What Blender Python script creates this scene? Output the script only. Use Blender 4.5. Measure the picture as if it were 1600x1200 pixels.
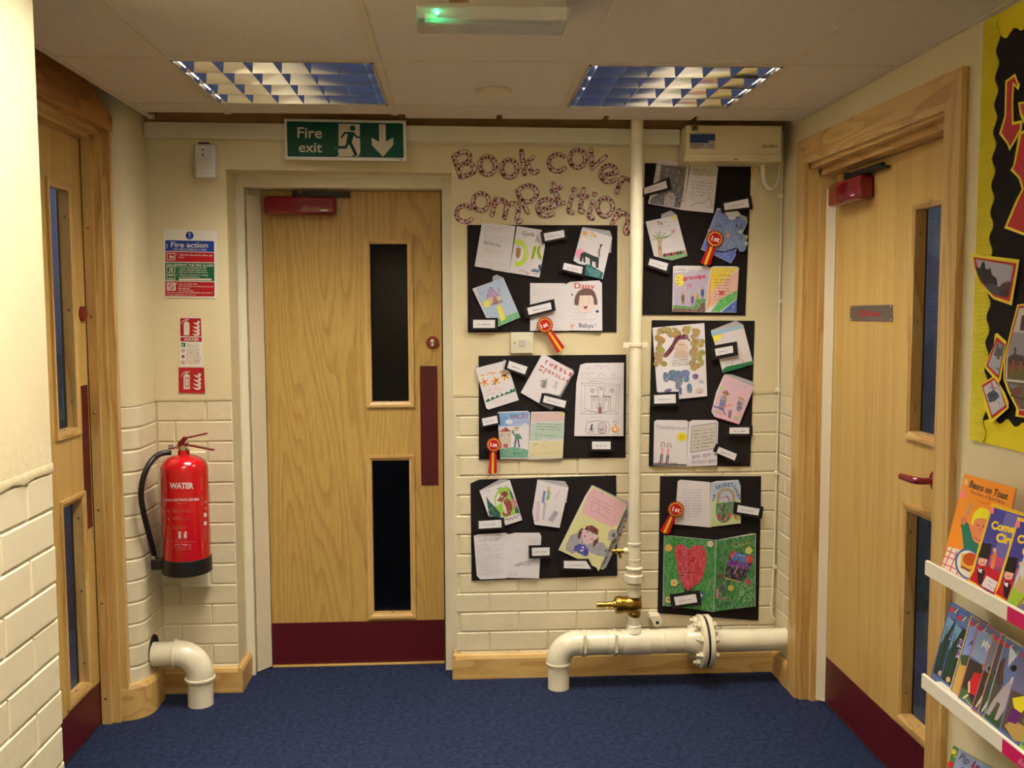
import bpy, bmesh, math, random
from mathutils import Vector, Matrix
random.seed(7)
PI = math.pi
sc = bpy.context.scene
for o in list(bpy.data.objects): bpy.data.objects.remove(o)
COL = sc.collection

# ------------------------------------------------------------ camera, world, light, exposure
FPX = 1488.05
CR = Vector((0.99839819, -0.05646553, -0.00356256))
CU = Vector((0.00793341, 0.07737361, 0.9969706))
CF = Vector((0.05601883, 0.99540191, -0.07769763))
CAM = Vector((0, 0, 1.5))
cd = bpy.data.cameras.new('camera'); cam = bpy.data.objects.new('camera', cd); COL.objects.link(cam)
cd.sensor_width = 36; cd.lens = FPX / 1600 * 36; cd.clip_start = 0.02
m = Matrix((CR, CU, -CF)).transposed().to_4x4(); m.translation = CAM
cam.matrix_world = m
sc.camera = cam
w = bpy.data.worlds.new('world'); sc.world = w; w.use_nodes = True
w.node_tree.nodes['Background'].inputs[0].default_value = (.05, .06, .08, 1)
w.node_tree.nodes['Background'].inputs[1].default_value = .3
sc.view_settings.view_transform = 'Standard'
sc.view_settings.look = 'None'
sc.view_settings.gamma = 1
sc.view_settings.use_curve_mapping = False
sc.view_settings.exposure = 0.45
LAMP_W = 22.0            # each fitting in the ceiling
LAMP_COL = (1.0, .92, .78)

# ------------------------------------------------------------ projection helpers (photo pixel -> point on a plane)
def ray(x, y): return CF + CR * ((x - 800) / FPX) - CU * ((y - 600) / FPX)
class Pl:
    def __init__(s, p, n):
        s.p = Vector(p); s.n = Vector(n).normalized()
        if s.n.dot(CAM - s.p) < 0: s.n = -s.n       # n points to the viewer side
    def at(s, x, y, off=0):
        r = ray(x, y); q = s.p + s.n * off
        return CAM + r * ((q - CAM).dot(s.n) / r.dot(s.n))
def PY(y): return Pl((0, y, 0), (0, -1, 0))
def PX(x): return Pl((x, 0, 0), (-1 if x > 0 else 1, 0, 0))
def P3(base, a, b, c):      # plane through three pixels, each raised off the base plane
    A, B, C_ = [base.at(q[0], q[1], q[2]) for q in (a, b, c)]
    return Pl(A, (B - A).cross(C_ - A))

# ------------------------------------------------------------ materials
MATS = {}
def lin(c): return tuple((x / 12.92 if x <= .04045 else ((x + .055) / 1.055) ** 2.4) for x in c)
def hexc(r, g, b): return lin((r / 255, g / 255, b / 255))
def mat(name, col, rough=.5, metal=0, bump=0, bscale=60, var=0, vscale=8, emis=None, coat=0, spec=.5):
    if name in MATS: return MATS[name]
    m = bpy.data.materials.new(name); m.use_nodes = True; N = m.node_tree.nodes; L = m.node_tree.links
    b = N['Principled BSDF']; b.inputs['Base Color'].default_value = (*col, 1)
    b.inputs['Roughness'].default_value = rough; b.inputs['Metallic'].default_value = metal
    b.inputs['Coat Weight'].default_value = coat; b.inputs['Specular IOR Level'].default_value = spec
    tc = N.new('ShaderNodeTexCoord')
    if bump:
        n = N.new('ShaderNodeTexNoise'); n.inputs['Scale'].default_value = bscale; n.inputs['Detail'].default_value = 5
        bp = N.new('ShaderNodeBump'); bp.inputs['Strength'].default_value = bump; bp.inputs['Distance'].default_value = .01
        L.new(tc.outputs['Object'], n.inputs['Vector']); L.new(n.outputs['Fac'], bp.inputs['Height']); L.new(bp.outputs[0], b.inputs['Normal'])
    if var:
        n = N.new('ShaderNodeTexNoise'); n.inputs['Scale'].default_value = vscale; n.inputs['Detail'].default_value = 6
        r = N.new('ShaderNodeMapRange'); r.inputs[1].default_value = .3; r.inputs[2].default_value = .7
        r.inputs[3].default_value = 1 - var; r.inputs[4].default_value = 1 + var * .4
        mx = N.new('ShaderNodeVectorMath'); mx.operation = 'SCALE'; mx.inputs[0].default_value = col
        L.new(tc.outputs['Object'], n.inputs['Vector']); L.new(n.outputs['Fac'], r.inputs[0]); L.new(r.outputs[0], mx.inputs['Scale'])
        L.new(mx.outputs[0], b.inputs['Base Color'])
    if emis:
        b.inputs['Emission Color'].default_value = (*emis[0], 1); b.inputs['Emission Strength'].default_value = emis[1]
    MATS[name] = m; return m

def wood(name, c1, c2, axis='z', rings=10, sc_=(5, 5, .55), rough=.38, strength=.55):
    m = bpy.data.materials.new(name); m.use_nodes = True; N = m.node_tree.nodes; L = m.node_tree.links
    b = N['Principled BSDF']; b.inputs['Roughness'].default_value = rough
    tc = N.new('ShaderNodeTexCoord'); mp = N.new('ShaderNodeMapping')
    s = {'z': sc_, 'y': (sc_[0], sc_[2], sc_[1]), 'x': (sc_[2], sc_[1], sc_[0])}[axis]
    mp.inputs['Scale'].default_value = s; L.new(tc.outputs['Object'], mp.inputs['Vector'])
    n1 = N.new('ShaderNodeTexNoise'); n1.inputs['Scale'].default_value = 1; n1.inputs['Detail'].default_value = 1.5; n1.inputs['Distortion'].default_value = .25
    L.new(mp.outputs[0], n1.inputs['Vector'])
    mu = N.new('ShaderNodeMath'); mu.operation = 'MULTIPLY'; mu.inputs[1].default_value = rings; L.new(n1.outputs['Fac'], mu.inputs[0])
    fr = N.new('ShaderNodeMath'); fr.operation = 'FRACT'; L.new(mu.outputs[0], fr.inputs[0])
    n2 = N.new('ShaderNodeTexNoise'); n2.inputs['Scale'].default_value = 26; n2.inputs['Detail'].default_value = 4
    L.new(mp.outputs[0], n2.inputs['Vector'])
    ramp = N.new('ShaderNodeValToRGB'); e = ramp.color_ramp.elements
    e[0].position = 0; e[0].color = (0, 0, 0, 1); e[1].position = .55; e[1].color = (1, 1, 1, 1)
    k = ramp.color_ramp.elements.new(.93); k.color = (.9, .9, .9, 1); k = ramp.color_ramp.elements.new(1); k.color = (0, 0, 0, 1)
    L.new(fr.outputs[0], ramp.inputs[0])
    ad = N.new('ShaderNodeMath'); ad.operation = 'MULTIPLY_ADD'; ad.inputs[1].default_value = strength; L.new(ramp.outputs[0], ad.inputs[0])
    m3 = N.new('ShaderNodeMath'); m3.operation = 'MULTIPLY'; m3.inputs[1].default_value = .75; L.new(n2.outputs['Fac'], m3.inputs[0])
    L.new(m3.outputs[0], ad.inputs[2])
    cl = N.new('ShaderNodeClamp'); L.new(ad.outputs[0], cl.inputs[0])
    mx = N.new('ShaderNodeMix'); mx.data_type = 'RGBA'; mx.inputs[6].default_value = (*c2, 1); mx.inputs[7].default_value = (*c1, 1)
    L.new(cl.outputs[0], mx.inputs[0]); L.new(mx.outputs[2], b.inputs['Base Color'])
    bp = N.new('ShaderNodeBump'); bp.inputs['Strength'].default_value = .06; L.new(n2.outputs['Fac'], bp.inputs['Height']); L.new(bp.outputs[0], b.inputs['Normal'])
    return m

PAINT = mat('cream_wall_paint', (.74, .64, .40), .42, bump=.10, bscale=45, var=.05, vscale=5)
BRICKP = mat('cream_painted_brick', (.74, .65, .44), .4, bump=.12, bscale=38, var=.05, vscale=14)
MORTAR = mat('painted_mortar', (.73, .64, .43), .6, bump=.4, bscale=120)
GLOSSW = mat('gloss_cream_paint', (.80, .74, .56), .28, bump=.05, bscale=90, var=.04, vscale=12)
PIPEP = mat('pipe_gloss_paint', (.80, .73, .54), .22, bump=.06, bscale=60, var=.06, vscale=16)
TILEM = mat('ceiling_tile_mineral', (.74, .67, .58), .9, bump=.25, bscale=260, var=.16, vscale=180)
GRIDM = mat('ceiling_grid_metal', (.66, .58, .45), .5)
CARPET = mat('blue_carpet', (.024, .035, .088), .95, bump=.8, bscale=300, var=.5, vscale=55, spec=.15)
OAKV = wood('oak_veneer', hexc(204, 170, 96), hexc(152, 114, 52), 'z', 30, (4.2, 4.2, .40), strength=.34)
OAKB = wood('pale_veneer', hexc(210, 175, 102), hexc(178, 138, 70), 'z', 6, (7, 7, .30), strength=.35)
OAKZ = wood('oak_lipping_upright', hexc(208, 174, 108), hexc(168, 118, 56), 'z', 6, (9, 9, .8), strength=.6)
OAKY = wood('oak_board_along', hexc(206, 170, 104), hexc(158, 108, 50), 'y', 9, (9, 9, 1.1), strength=.6)
OAKX = wood('oak_board_across', hexc(206, 172, 106), hexc(170, 120, 58), 'x', 7, (9, 9, 1.1), strength=.6)
DKOAK = wood('stained_head_board', hexc(186, 130, 66), hexc(112, 68, 28), 'y', 8, (8, 8, 1.0), strength=.6)
BATTEN = mat('brown_batten_wood', (.42, .23, .09), .7, bump=.2, bscale=40, var=.2, vscale=12)
MAROON = mat('maroon_laminate', (.082, .002, .007), .42, bump=.03, bscale=300)
CLOSER = mat('maroon_gloss_plastic', (.20, .004, .012), .18, coat=.4)
GUARD = mat('cream_finger_guard', (.72, .62, .44), .5, bump=.03, bscale=200)
BLACKM = mat('black_metal', (.012, .012, .012), .35)
BLACKR = mat('black_rubber', (.010, .010, .011), .38)
STEEL = mat('bright_steel', (.75, .75, .76), .2, metal=1)
BRASS = mat('brass', (.60, .38, .08), .26, metal=1, bump=.1, bscale=80)
DBRASS = mat('aged_brass', (.32, .20, .035), .32, metal=1, bump=.3, bscale=60)
REDP = mat('red_cylinder_paint', (.56, .004, .010), .16, coat=.6)
WPLAS = mat('white_plastic', (.74, .72, .72), .35)
CPLAS = mat('cream_plastic', (.68, .60, .42), .4)
SWPL = mat('switch_plastic', (.72, .67, .52), .3)
SUGAR = mat('black_sugar_paper', (.017, .013, .014), .88, bump=.15, bscale=500, var=.2, vscale=90, spec=.2)
CARD = mat('black_mount_card', (.012, .010, .011), .7, spec=.3)
PAPER = mat('white_paper', (.74, .70, .74), .75, bump=.25, bscale=18)
PAPER_SHADE = mat('shaded_page_paper', (.44, .43, .47), .8, bump=.2, bscale=18)  # same white paper, the back pages' shade is put into the colour
LABELW = mat('white_label', (.80, .78, .82), .6)
SIGNW = mat('sign_white_board', (.76, .74, .66), .35)
LOUVRE = mat('mirror_louvre', (.90, .91, .95), .10, metal=1)
HOUSE = mat('fitting_white_enamel', (.8, .8, .78), .4)
SHELFM = mat('white_shelf_laminate', (.80, .75, .62), .35)
YELP = mat('yellow_border_paper', (.80, .66, .005), .7, bump=.12, bscale=30)
YELF = mat('yellow_corrugated_strip', (.82, .70, .005), .7)
DARK = mat('dark_corridor', (.02, .02, .022), .9)
HOLE = mat('dark_hole', (.004, .004, .004), 1)

def ink_mat(name, rough):
    m = bpy.data.materials.new(name); m.use_nodes = True; N = m.node_tree.nodes; L = m.node_tree.links
    b = N['Principled BSDF']; b.inputs['Roughness'].default_value = rough; b.inputs['Specular IOR Level'].default_value = .35
    a = N.new('ShaderNodeAttribute'); a.attribute_name = 'Col'; L.new(a.outputs['Color'], b.inputs['Base Color'])
    return m
INK = ink_mat('print_colours', .6)
INKG = ink_mat('glossy_print_colours', .28)
def crayon_mat(name):          # hand colouring: strokes of pencil and felt pen let the paper through
    m = ink_mat(name, .75); N = m.node_tree.nodes; L = m.node_tree.links; b = N['Principled BSDF']
    a = [n for n in N if n.type == 'ATTRIBUTE'][0]
    tc = N.new('ShaderNodeTexCoord'); n = N.new('ShaderNodeTexNoise'); n.inputs['Scale'].default_value = 170; n.inputs['Detail'].default_value = 4; n.inputs['Distortion'].default_value = 1.2
    mp = N.new('ShaderNodeMapping'); mp.inputs['Rotation'].default_value = (0, .7, 0); mp.inputs['Scale'].default_value = (1, 1, .35)
    L.new(tc.outputs['Object'], mp.inputs['Vector']); L.new(mp.outputs[0], n.inputs['Vector'])
    r = N.new('ShaderNodeMapRange'); r.inputs[1].default_value = .45; r.inputs[2].default_value = .75; r.inputs[3].default_value = 0; r.inputs[4].default_value = .38
    L.new(n.outputs['Fac'], r.inputs[0])
    mx = N.new('ShaderNodeMix'); mx.data_type = 'RGBA'; mx.inputs[7].default_value = (.7, .68, .68, 1)
    L.new(r.outputs[0], mx.inputs[0]); L.new(a.outputs['Color'], mx.inputs[6]); L.new(mx.outputs[2], b.inputs['Base Color'])
    return m
CRAYON = crayon_mat('crayon_colours')

def glass_mat(name, tint, dens):
    m = bpy.data.materials.new(name); m.use_nodes = True; N = m.node_tree.nodes; L = m.node_tree.links
    N.remove(N['Principled BSDF']); out = N['Material Output']
    t = N.new('ShaderNodeBsdfTransparent'); t.inputs[0].default_value = (*tint, 1)
    g = N.new('ShaderNodeBsdfGlossy'); g.inputs[1].default_value = .02
    f = N.new('ShaderNodeFresnel'); f.inputs[0].default_value = 1.5
    k = N.new('ShaderNodeMath'); k.operation = 'MULTIPLY'; k.inputs[1].default_value = dens; L.new(f.outputs[0], k.inputs[0])
    mx = N.new('ShaderNodeMixShader'); L.new(k.outputs[0], mx.inputs[0]); L.new(t.outputs[0], mx.inputs[1]); L.new(g.outputs[0], mx.inputs[2])
    L.new(mx.outputs[0], out.inputs[0]); return m
GLASS = glass_mat('wired_glass', (.62, .64, .68), .30)
def diffuser_mat():
    m = bpy.data.materials.new('ribbed_clear_plastic'); m.use_nodes = True; N = m.node_tree.nodes; L = m.node_tree.links
    N.remove(N['Principled BSDF']); t = N.new('ShaderNodeBsdfTransparent'); d = N.new('ShaderNodeBsdfDiffuse'); d.inputs[0].default_value = (.62, .58, .52, 1); g = N.new('ShaderNodeBsdfGlossy'); g.inputs[1].default_value = .22
    a = N.new('ShaderNodeMixShader'); a.inputs[0].default_value = .34; L.new(t.outputs[0], a.inputs[1]); L.new(d.outputs[0], a.inputs[2])
    b = N.new('ShaderNodeMixShader'); b.inputs[0].default_value = .12; L.new(a.outputs[0], b.inputs[1]); L.new(g.outputs[0], b.inputs[2]); L.new(b.outputs[0], N['Material Output'].inputs[0]); return m
CLEAR = diffuser_mat()

def giraffe():
    m = bpy.data.materials.new('giraffe_print_card'); m.use_nodes = True; N = m.node_tree.nodes; L = m.node_tree.links
    b = N['Principled BSDF']; b.inputs['Roughness'].default_value = .5
    tc = N.new('ShaderNodeTexCoord'); v = N.new('ShaderNodeTexVoronoi'); v.feature = 'DISTANCE_TO_EDGE'; v.inputs['Scale'].default_value = 66; v.inputs['Randomness'].default_value = .75
    L.new(tc.outputs['Object'], v.inputs['Vector'])
    g = N.new('ShaderNodeMath'); g.operation = 'GREATER_THAN'; g.inputs[1].default_value = .105; L.new(v.outputs['Distance'], g.inputs[0])
    v2 = N.new('ShaderNodeTexVoronoi'); v2.inputs['Scale'].default_value = 66; v2.inputs['Randomness'].default_value = .75; L.new(tc.outputs['Object'], v2.inputs['Vector'])
    c = N.new('ShaderNodeMix'); c.data_type = 'RGBA'; c.inputs[6].default_value = (.11, .009, .008, 1); c.inputs[7].default_value = (.32, .045, .018, 1)
    L.new(v2.outputs['Color'], c.inputs[0])
    mx = N.new('ShaderNodeMix'); mx.data_type = 'RGBA'; mx.inputs[6].default_value = (.74, .54, .48, 1); L.new(c.outputs[2], mx.inputs[7])
    L.new(g.outputs[0], mx.inputs[0]); L.new(mx.outputs[2], b.inputs['Base Color']); return m
GIRAFFE = giraffe()
OUTL = mat('letter_outline', (.028, .008, .008), .5)
# corrugation on the yellow strip
def corrugate(m, sc_):
    N = m.node_tree.nodes; L = m.node_tree.links; tc = N.new('ShaderNodeTexCoord'); wv = N.new('ShaderNodeTexWave')
    wv.bands_direction = 'Z'; wv.inputs['Scale'].default_value = sc_; bp = N.new('ShaderNodeBump'); bp.inputs['Strength'].default_value = .6; bp.inputs['Distance'].default_value = .004
    L.new(tc.outputs['Object'], wv.inputs['Vector']); L.new(wv.outputs['Fac'], bp.inputs['Height']); L.new(bp.outputs[0], N['Principled BSDF'].inputs['Normal'])
corrugate(YELF, 85)

# ------------------------------------------------------------ mesh builder
class MB:
    def __init__(s): s.v = []; s.f = []; s.c = []; s.sm = []; s.ang = 38
    def add(s, vs, fs, col=None, smooth=False):
        n = len(s.v); s.v += [Vector(q) for q in vs]
        for f in fs: s.f.append([n + i for i in f]); s.c.append(col or (1, 1, 1)); s.sm.append(smooth)
        return s
    def box(s, x0, x1, y0, y1, z0, z1, col=None):
        v = [(x, y, z) for x in (x0, x1) for y in (y0, y1) for z in (z0, z1)]
        return s.add(v, [(0, 1, 3, 2), (4, 6, 7, 5), (0, 4, 5, 1), (2, 3, 7, 6), (0, 2, 6, 4), (1, 5, 7, 3)], col)
    def bbox(s, x0, x1, y0, y1, z0, z1, r, col=None):   # box with chamfered vertical+horizontal edges
        b = bmesh.new(); bmesh.ops.create_cube(b, size=1)
        for q in b.verts: q.co = Vector((x0 + (q.co.x + .5) * (x1 - x0), y0 + (q.co.y + .5) * (y1 - y0), z0 + (q.co.z + .5) * (z1 - z0)))
        bmesh.ops.bevel(b, geom=b.edges[:] , offset=r, segments=3 if r > .006 else 2, affect='EDGES', profile=.5)
        b.verts.index_update(); s.add([q.co.copy() for q in b.verts], [[q.index for q in f.verts] for f in b.faces], col, r > .006); b.free(); return s
    def prism(s, pts, d, col=None):       # polygon points (3d) extruded by vector d
        pts = [Vector(p) for p in pts]; n = len(pts); d = Vector(d)
        return s.add(pts + [p + d for p in pts], [list(range(n)), list(range(2 * n - 1, n - 1, -1))] + [(i, (i + 1) % n, n + (i + 1) % n, n + i) for i in range(n)], col)
    def tube(s, path, r, seg=14, caps=True, col=None):
        path = [Vector(p) for p in path]; n = len(path); rs = r if isinstance(r, (list, tuple)) else [r] * n
        vs = []; up = None
        for i, p in enumerate(path):
            t = (path[min(i + 1, n - 1)] - path[max(i - 1, 0)]).normalized()
            if up is None:
                up = Vector((0, 0, 1)) if abs(t.z) < .9 else Vector((1, 0, 0))
            a = (up - t * up.dot(t)).normalized(); up = a; b = t.cross(a)
            vs += [p + (a * math.cos(2 * PI * k / seg) + b * math.sin(2 * PI * k / seg)) * rs[i] for k in range(seg)]
        fs = [(i * seg + k, i * seg + (k + 1) % seg, (i + 1) * seg + (k + 1) % seg, (i + 1) * seg + k) for i in range(n - 1) for k in range(seg)]
        s.add(vs, fs, col, True)
        if caps: s.add(vs[:seg], [list(range(seg))], col); s.add(vs[-seg:], [list(range(seg))], col)
        return s
    def lathe(s, prof, o, axis='z', seg=32, col=None):   # profile (r, h)
        o = Vector(o); ax = {'z': (Vector((1, 0, 0)), Vector((0, 1, 0)), Vector((0, 0, 1))), 'x': (Vector((0, 1, 0)), Vector((0, 0, 1)), Vector((1, 0, 0))), 'y': (Vector((1, 0, 0)), Vector((0, 0, 1)), Vector((0, 1, 0)))}[axis]
        vs = [o + (ax[0] * math.cos(2 * PI * k / seg) + ax[1] * math.sin(2 * PI * k / seg)) * r + ax[2] * h for r, h in prof for k in range(seg)]
        fs = [(i * seg + k, i * seg + (k + 1) % seg, (i + 1) * seg + (k + 1) % seg, (i + 1) * seg + k) for i in range(len(prof) - 1) for k in range(seg)]
        s.add(vs, fs, col, True)
        if prof[0][0] > 1e-4: s.add(vs[:seg], [list(range(seg))], col)
        if prof[-1][0] > 1e-4: s.add(vs[-seg:], [list(range(seg))], col)
        return s
    def sheet(s, pts, pl, th=.0006, off=0, col=None):
        return s.prism([pl.at(x, y, off) for x, y in pts], -pl.n * th, col)
    def mesh(s, name, m, origin=Vector((0, 0, 0)), recalc=True, angle=35):
        me = bpy.data.meshes.new(name); me.from_pydata([v - origin for v in s.v], [], s.f)
        if recalc:
            b = bmesh.new(); b.from_mesh(me); bmesh.ops.recalc_face_normals(b, faces=b.faces)
            b.to_mesh(me); b.free()
        me.polygons.foreach_set('use_smooth', s.sm)
        if any(s.sm): me.set_sharp_from_angle(angle=math.radians(s.ang))
        if any(c != (1, 1, 1) for c in s.c):
            a = me.color_attributes.new('Col', 'FLOAT_COLOR', 'CORNER'); i = 0; d = []
            for p, c in zip(me.polygons, s.c): d += [*c, 1] * p.loop_total
            a.data.foreach_set('color', d)
        if m: me.materials.append(m)
        return me

def thing(name, label, cat, loc=(0, 0, 0), group=None, kind=None):
    o = bpy.data.objects.new(name, None); COL.objects.link(o); o.location = loc; o.empty_display_size = .05
    if kind: o['kind'] = kind
    if label: o['label'] = label
    if cat: o['category'] = cat
    if group: o['group'] = group
    return o
def orig(o):
    v = Vector((0, 0, 0))
    while o is not None: v += Vector(o.location); o = o.parent
    return v
def obj(name, mb, m, parent=None, label=None, stuff=False, recalc=True, loc=None):
    # verts are given in world space; the object sits at its parent's origin (or at loc)
    o = bpy.data.objects.new(name, None) if False else None
    base = orig(parent)
    me = mb.mesh(name, m, base, recalc)
    o = bpy.data.objects.new(name, me); COL.objects.link(o)
    if parent: o.parent = parent
    if label: o['label'] = label
    if stuff: o['kind'] = 'stuff'
    return o
def tag(o, label, cat, group=None):
    o['label'] = label; o['category'] = cat
    if group: o['group'] = group
    return o
def struct(name, mb, m, label=None):
    o = obj(name, mb, m); o['kind'] = 'structure'
    if label: o['label'] = label
    return o
def recentre(o):            # put the origin of a single-mesh thing at its own centre
    me = o.data; c = sum((v.co for v in me.vertices), Vector()) / len(me.vertices)
    me.transform(Matrix.Translation(-c)); o.location = c; return o
def single(name, mb, m, label, cat, group=None): return recentre(tag(obj(name, mb, m), label, cat, group))

# ------------------------------------------------------------ text and flat print
_txt = {}
def text_geo(s, bold=0, shear=0):
    k = (s, bold, shear)
    if k not in _txt:
        cu = bpy.data.curves.new('t', 'FONT'); cu.body = s; cu.offset = bold; cu.shear = shear; cu.resolution_u = 3; cu.fill_mode = 'FRONT' if hasattr(cu, 'fill_mode') else None
        o = bpy.data.objects.new('t', cu); COL.objects.link(o)
        bpy.context.view_layer.update()
        e = o.evaluated_get(bpy.context.evaluated_depsgraph_get()); me = e.to_mesh()
        vs = [(v.co.x, v.co.y) for v in me.vertices]; fs = [list(p.vertices) for p in me.polygons]
        e.to_mesh_clear(); bpy.data.objects.remove(o); bpy.data.curves.remove(cu)
        x0 = min(v[0] for v in vs); x1 = max(v[0] for v in vs)
        vs = [((a - x0) / (x1 - x0), b / .7) for a, b in vs]
        _txt[k] = (vs, fs)
    return _txt[k]
class Ink:
    """flat print drawn in photo pixels (through a crop frame) and laid on a real plane"""
    def __init__(s, pl, frame=(0, 0, 1), off=.0004):
        s.pl = pl; s.ox, s.oy, s.s = frame; s.mb = MB(); s.off = off; s.k = 0; s.inset = None
    def P(s, x, y):
        if s.inset: cx, cy, f = s.inset; x, y = cx + (x - cx) * f, cy + (y - cy) * f
        return s.pl.at(s.ox + x / s.s, s.oy + y / s.s, s.off + s.k * .000012)
    def raw(s, pts, fs, col):
        s.mb.add([s.P(*p) for p in pts], fs, hexc(*col)); s.k += 1
    def poly(s, pts, col): s.raw(pts, [list(range(len(pts)))], col); return s
    def ell(s, cx, cy, rx, ry=None, col=(0, 0, 0), a=0, n=22):
        ry = ry or rx; ca, sa = math.cos(math.radians(a)), math.sin(math.radians(a))
        return s.poly([(cx + rx * math.cos(t) * ca - ry * math.sin(t) * sa, cy + rx * math.cos(t) * sa + ry * math.sin(t) * ca) for t in [2 * PI * i / n for i in range(n)]], col)
    def line(s, pts, w, col, cap=True):
        vs = []; fs = []
        for (x0, y0), (x1, y1) in zip(pts, pts[1:]):
            d = math.hypot(x1 - x0, y1 - y0) or 1; nx, ny = -(y1 - y0) / d * w / 2, (x1 - x0) / d * w / 2; n = len(vs)
            vs += [(x0 + nx, y0 + ny), (x1 + nx, y1 + ny), (x1 - nx, y1 - ny), (x0 - nx, y0 - ny)]; fs.append((n, n + 1, n + 2, n + 3))
        if len(pts) > 2 or cap:
            for x, y in pts:
                n = len(vs); vs += [(x + w / 2 * math.cos(t * PI / 4), y + w / 2 * math.sin(t * PI / 4)) for t in range(8)]; fs.append(tuple(range(n, n + 8)))
        s.raw(vs, fs, col); return s
    def rect(s, x0, y0, x1, y1, col): return s.poly([(x0, y0), (x1, y0), (x1, y1), (x0, y1)], col)
    def text(s, t, x, y, w, h, col, ang=0, bold=.012, shear=0):   # x, y baseline left; w total width; h cap height
        vs, fs = text_geo(t, bold, shear); ca, sa = math.cos(math.radians(ang)), math.sin(math.radians(ang))
        s.raw([(x + u * w * ca + v * h * sa, y + u * w * sa - v * h * ca) for u, v in vs], fs, col); return s
    def scrib(s, x0, y0, x1, dy, n, h, col, w=2.2, slope=0, var=.12, seed=1):   # unreadable lines of handwriting
        R = random.Random(seed)
        for i in range(n):
            yb = y0 + i * dy; x = x0; e = x1 - (x1 - x0) * R.random() * var * (2.5 if i == n - 1 else 1); pts = []
            while x < e:
                pts.append((x, yb + (x - x0) * slope + (R.random() - .5) * h)); x += h * (.28 + .3 * R.random())
                if R.random() < .14 and len(pts) > 2:
                    s.line(pts, w, col, cap=False); pts = []; x += h * .9
            if len(pts) > 1: s.line(pts, w, col, cap=False)
        return s
    def hatch(s, pts_fn, n, w, col, seed=3):
        R = random.Random(seed)
        for i in range(n): s.line(pts_fn(R), w, col, cap=False)
        return s
    def done(s, name, parent, m=None, label=None): return obj(name, s.mb, m or INK, parent, label, recalc=False)

# ============================================================ THE ROOM
CEIL = 2.211; WY = 3.80; PYW = 3.725; XR = 1.305; XL = -1.168; NX = -.876; NY = 2.09; BACKY = -1.6
ZB = 1.155; CH = .0805      # brickwork below this height, plaster above
FL = 0.0
# floor: carpet tiles
fl = thing('floor', 'dark blue carpet tiles', None, kind='structure')
sub = obj('floor_base', MB().box(-1.45, 1.5, BACKY, 4.1, -.05, -.0015), DARK, fl)
tile_me = {}
def carpet(x0, x1, y0, y1):
    k = (round(x1 - x0, 3), round(y1 - y0, 3))
    if k not in tile_me:
        g = .0004; b = MB().box(g, k[0] - g, g, k[1] - g, -.004, 0); tile_me[k] = b.mesh('carpet_tile', CARPET)
    o = bpy.data.objects.new('carpet_tile', tile_me[k]); COL.objects.link(o); o.parent = fl; o.location = (x0, y0, 0)
xs = [-1.45, -1.148, -.648, -.148, .352, .852, 1.352, 1.5]; ys = [BACKY, -1.38, -.88, -.38, .12, .62, 1.12, 1.62, 2.12, 2.62, 3.12, 3.62, 4.1]
for a, b in zip(xs, xs[1:]):
    for c, d in zip(ys, ys[1:]): carpet(a, b, c, d)

# walls: plaster above, mortar bed below, bricks as parts
bricks = {}
def brick(parent, o, u, l, z, h=CH, n=None):
    """one brick: o origin, u direction along the wall, n outward; l length"""
    gl = l - .005; gh = h - .0055; k = (round(gl, 3), round(gh, 3), round(u.x, 2), round(u.y, 2))
    if k not in bricks:
        b = MB(); f = -n * .004 * -1; r = .003; d = .004
        p = lambda a, c, e: u * a + Vector((0, 0, 1)) * c + n * e
        vs = [p(0, 0, -.004), p(gl, 0, -.004), p(gl, gh, -.004), p(0, gh, -.004), p(0, 0, d - r), p(gl, 0, d - r), p(gl, gh, d - r), p(0, gh, d - r),
              p(r, r, d), p(gl - r, r, d), p(gl - r, gh - r, d), p(r, gh - r, d)]
        b.add(vs, [(0, 1, 5, 4), (1, 2, 6, 5), (2, 3, 7, 6), (3, 0, 4, 7), (4, 5, 9, 8), (5, 6, 10, 9), (6, 7, 11, 10), (7, 4, 8, 11), (8, 9, 10, 11)])
        bricks[k] = b.mesh('brick', BRICKP)
    q = bpy.data.objects.new('brick', bricks[k]); COL.objects.link(q); q.parent = parent
    q.location = o + n * random.uniform(-.0012, .0008) + Vector((0, 0, z + .003)) + u * .0025 - orig(parent)
def brickwall(parent, o, u, n, length, phase=0., rows=None, zt=ZB, bl=.24):
    z = zt - CH; r = 0
    while z > -.02:
        a = -((phase + (r % 2) * bl / 2) % bl)
        while a < length:
            s0 = max(a, 0); s1 = min(a + bl, length)
            if s1 - s0 > .02: brick(parent, o + u * s0, u, s1 - s0, max(z, 0), h=CH + min(z, 0), n=n)
            a += bl
        z -= CH; r += 1
X = Vector((1, 0, 0)); Y = Vector((0, 1, 0))
TOPW = 2.6
# back wall, right-hand panel (the pictures hang here) + lintel + left pier are one wall
wb = thing('wall_back', 'cream painted wall with display and pipework, plaster above painted brick', None, (0, WY, 0), kind='structure')
obj('plaster', MB().box(-.022, 1.45, WY, WY + .1, ZB, TOPW).prism([(-.876, PYW, 2.036), (-.022, WY, 2.036), (-.022, WY + .1, 2.036), (-.876, WY + .1, 2.036)], (0, 0, TOPW - 2.036)).box(-1.25, -.876, PYW, WY + .1, ZB, TOPW), PAINT, wb)
obj('mortar_bed', MB().box(-.0105, 1.45, WY + .004, WY + .1, 0, ZB).box(-1.25, -.8765, PYW + .004, WY + .1, 0, ZB), MORTAR, wb)
brickwall(wb, Vector((-.022, WY + .004, 0)), X, -Y, XR + .022, .10)
brickwall(wb, Vector((-1.166, PYW + .004, 0)), X, -Y, .29, .05)
obj('reveal', MB().box(-.0215, -.0102, WY + .1005, 3.97, 0, 2.04).box(-.0219, -.010, WY + .001, WY + .1, 0, ZB), PAINT, wb)
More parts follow.
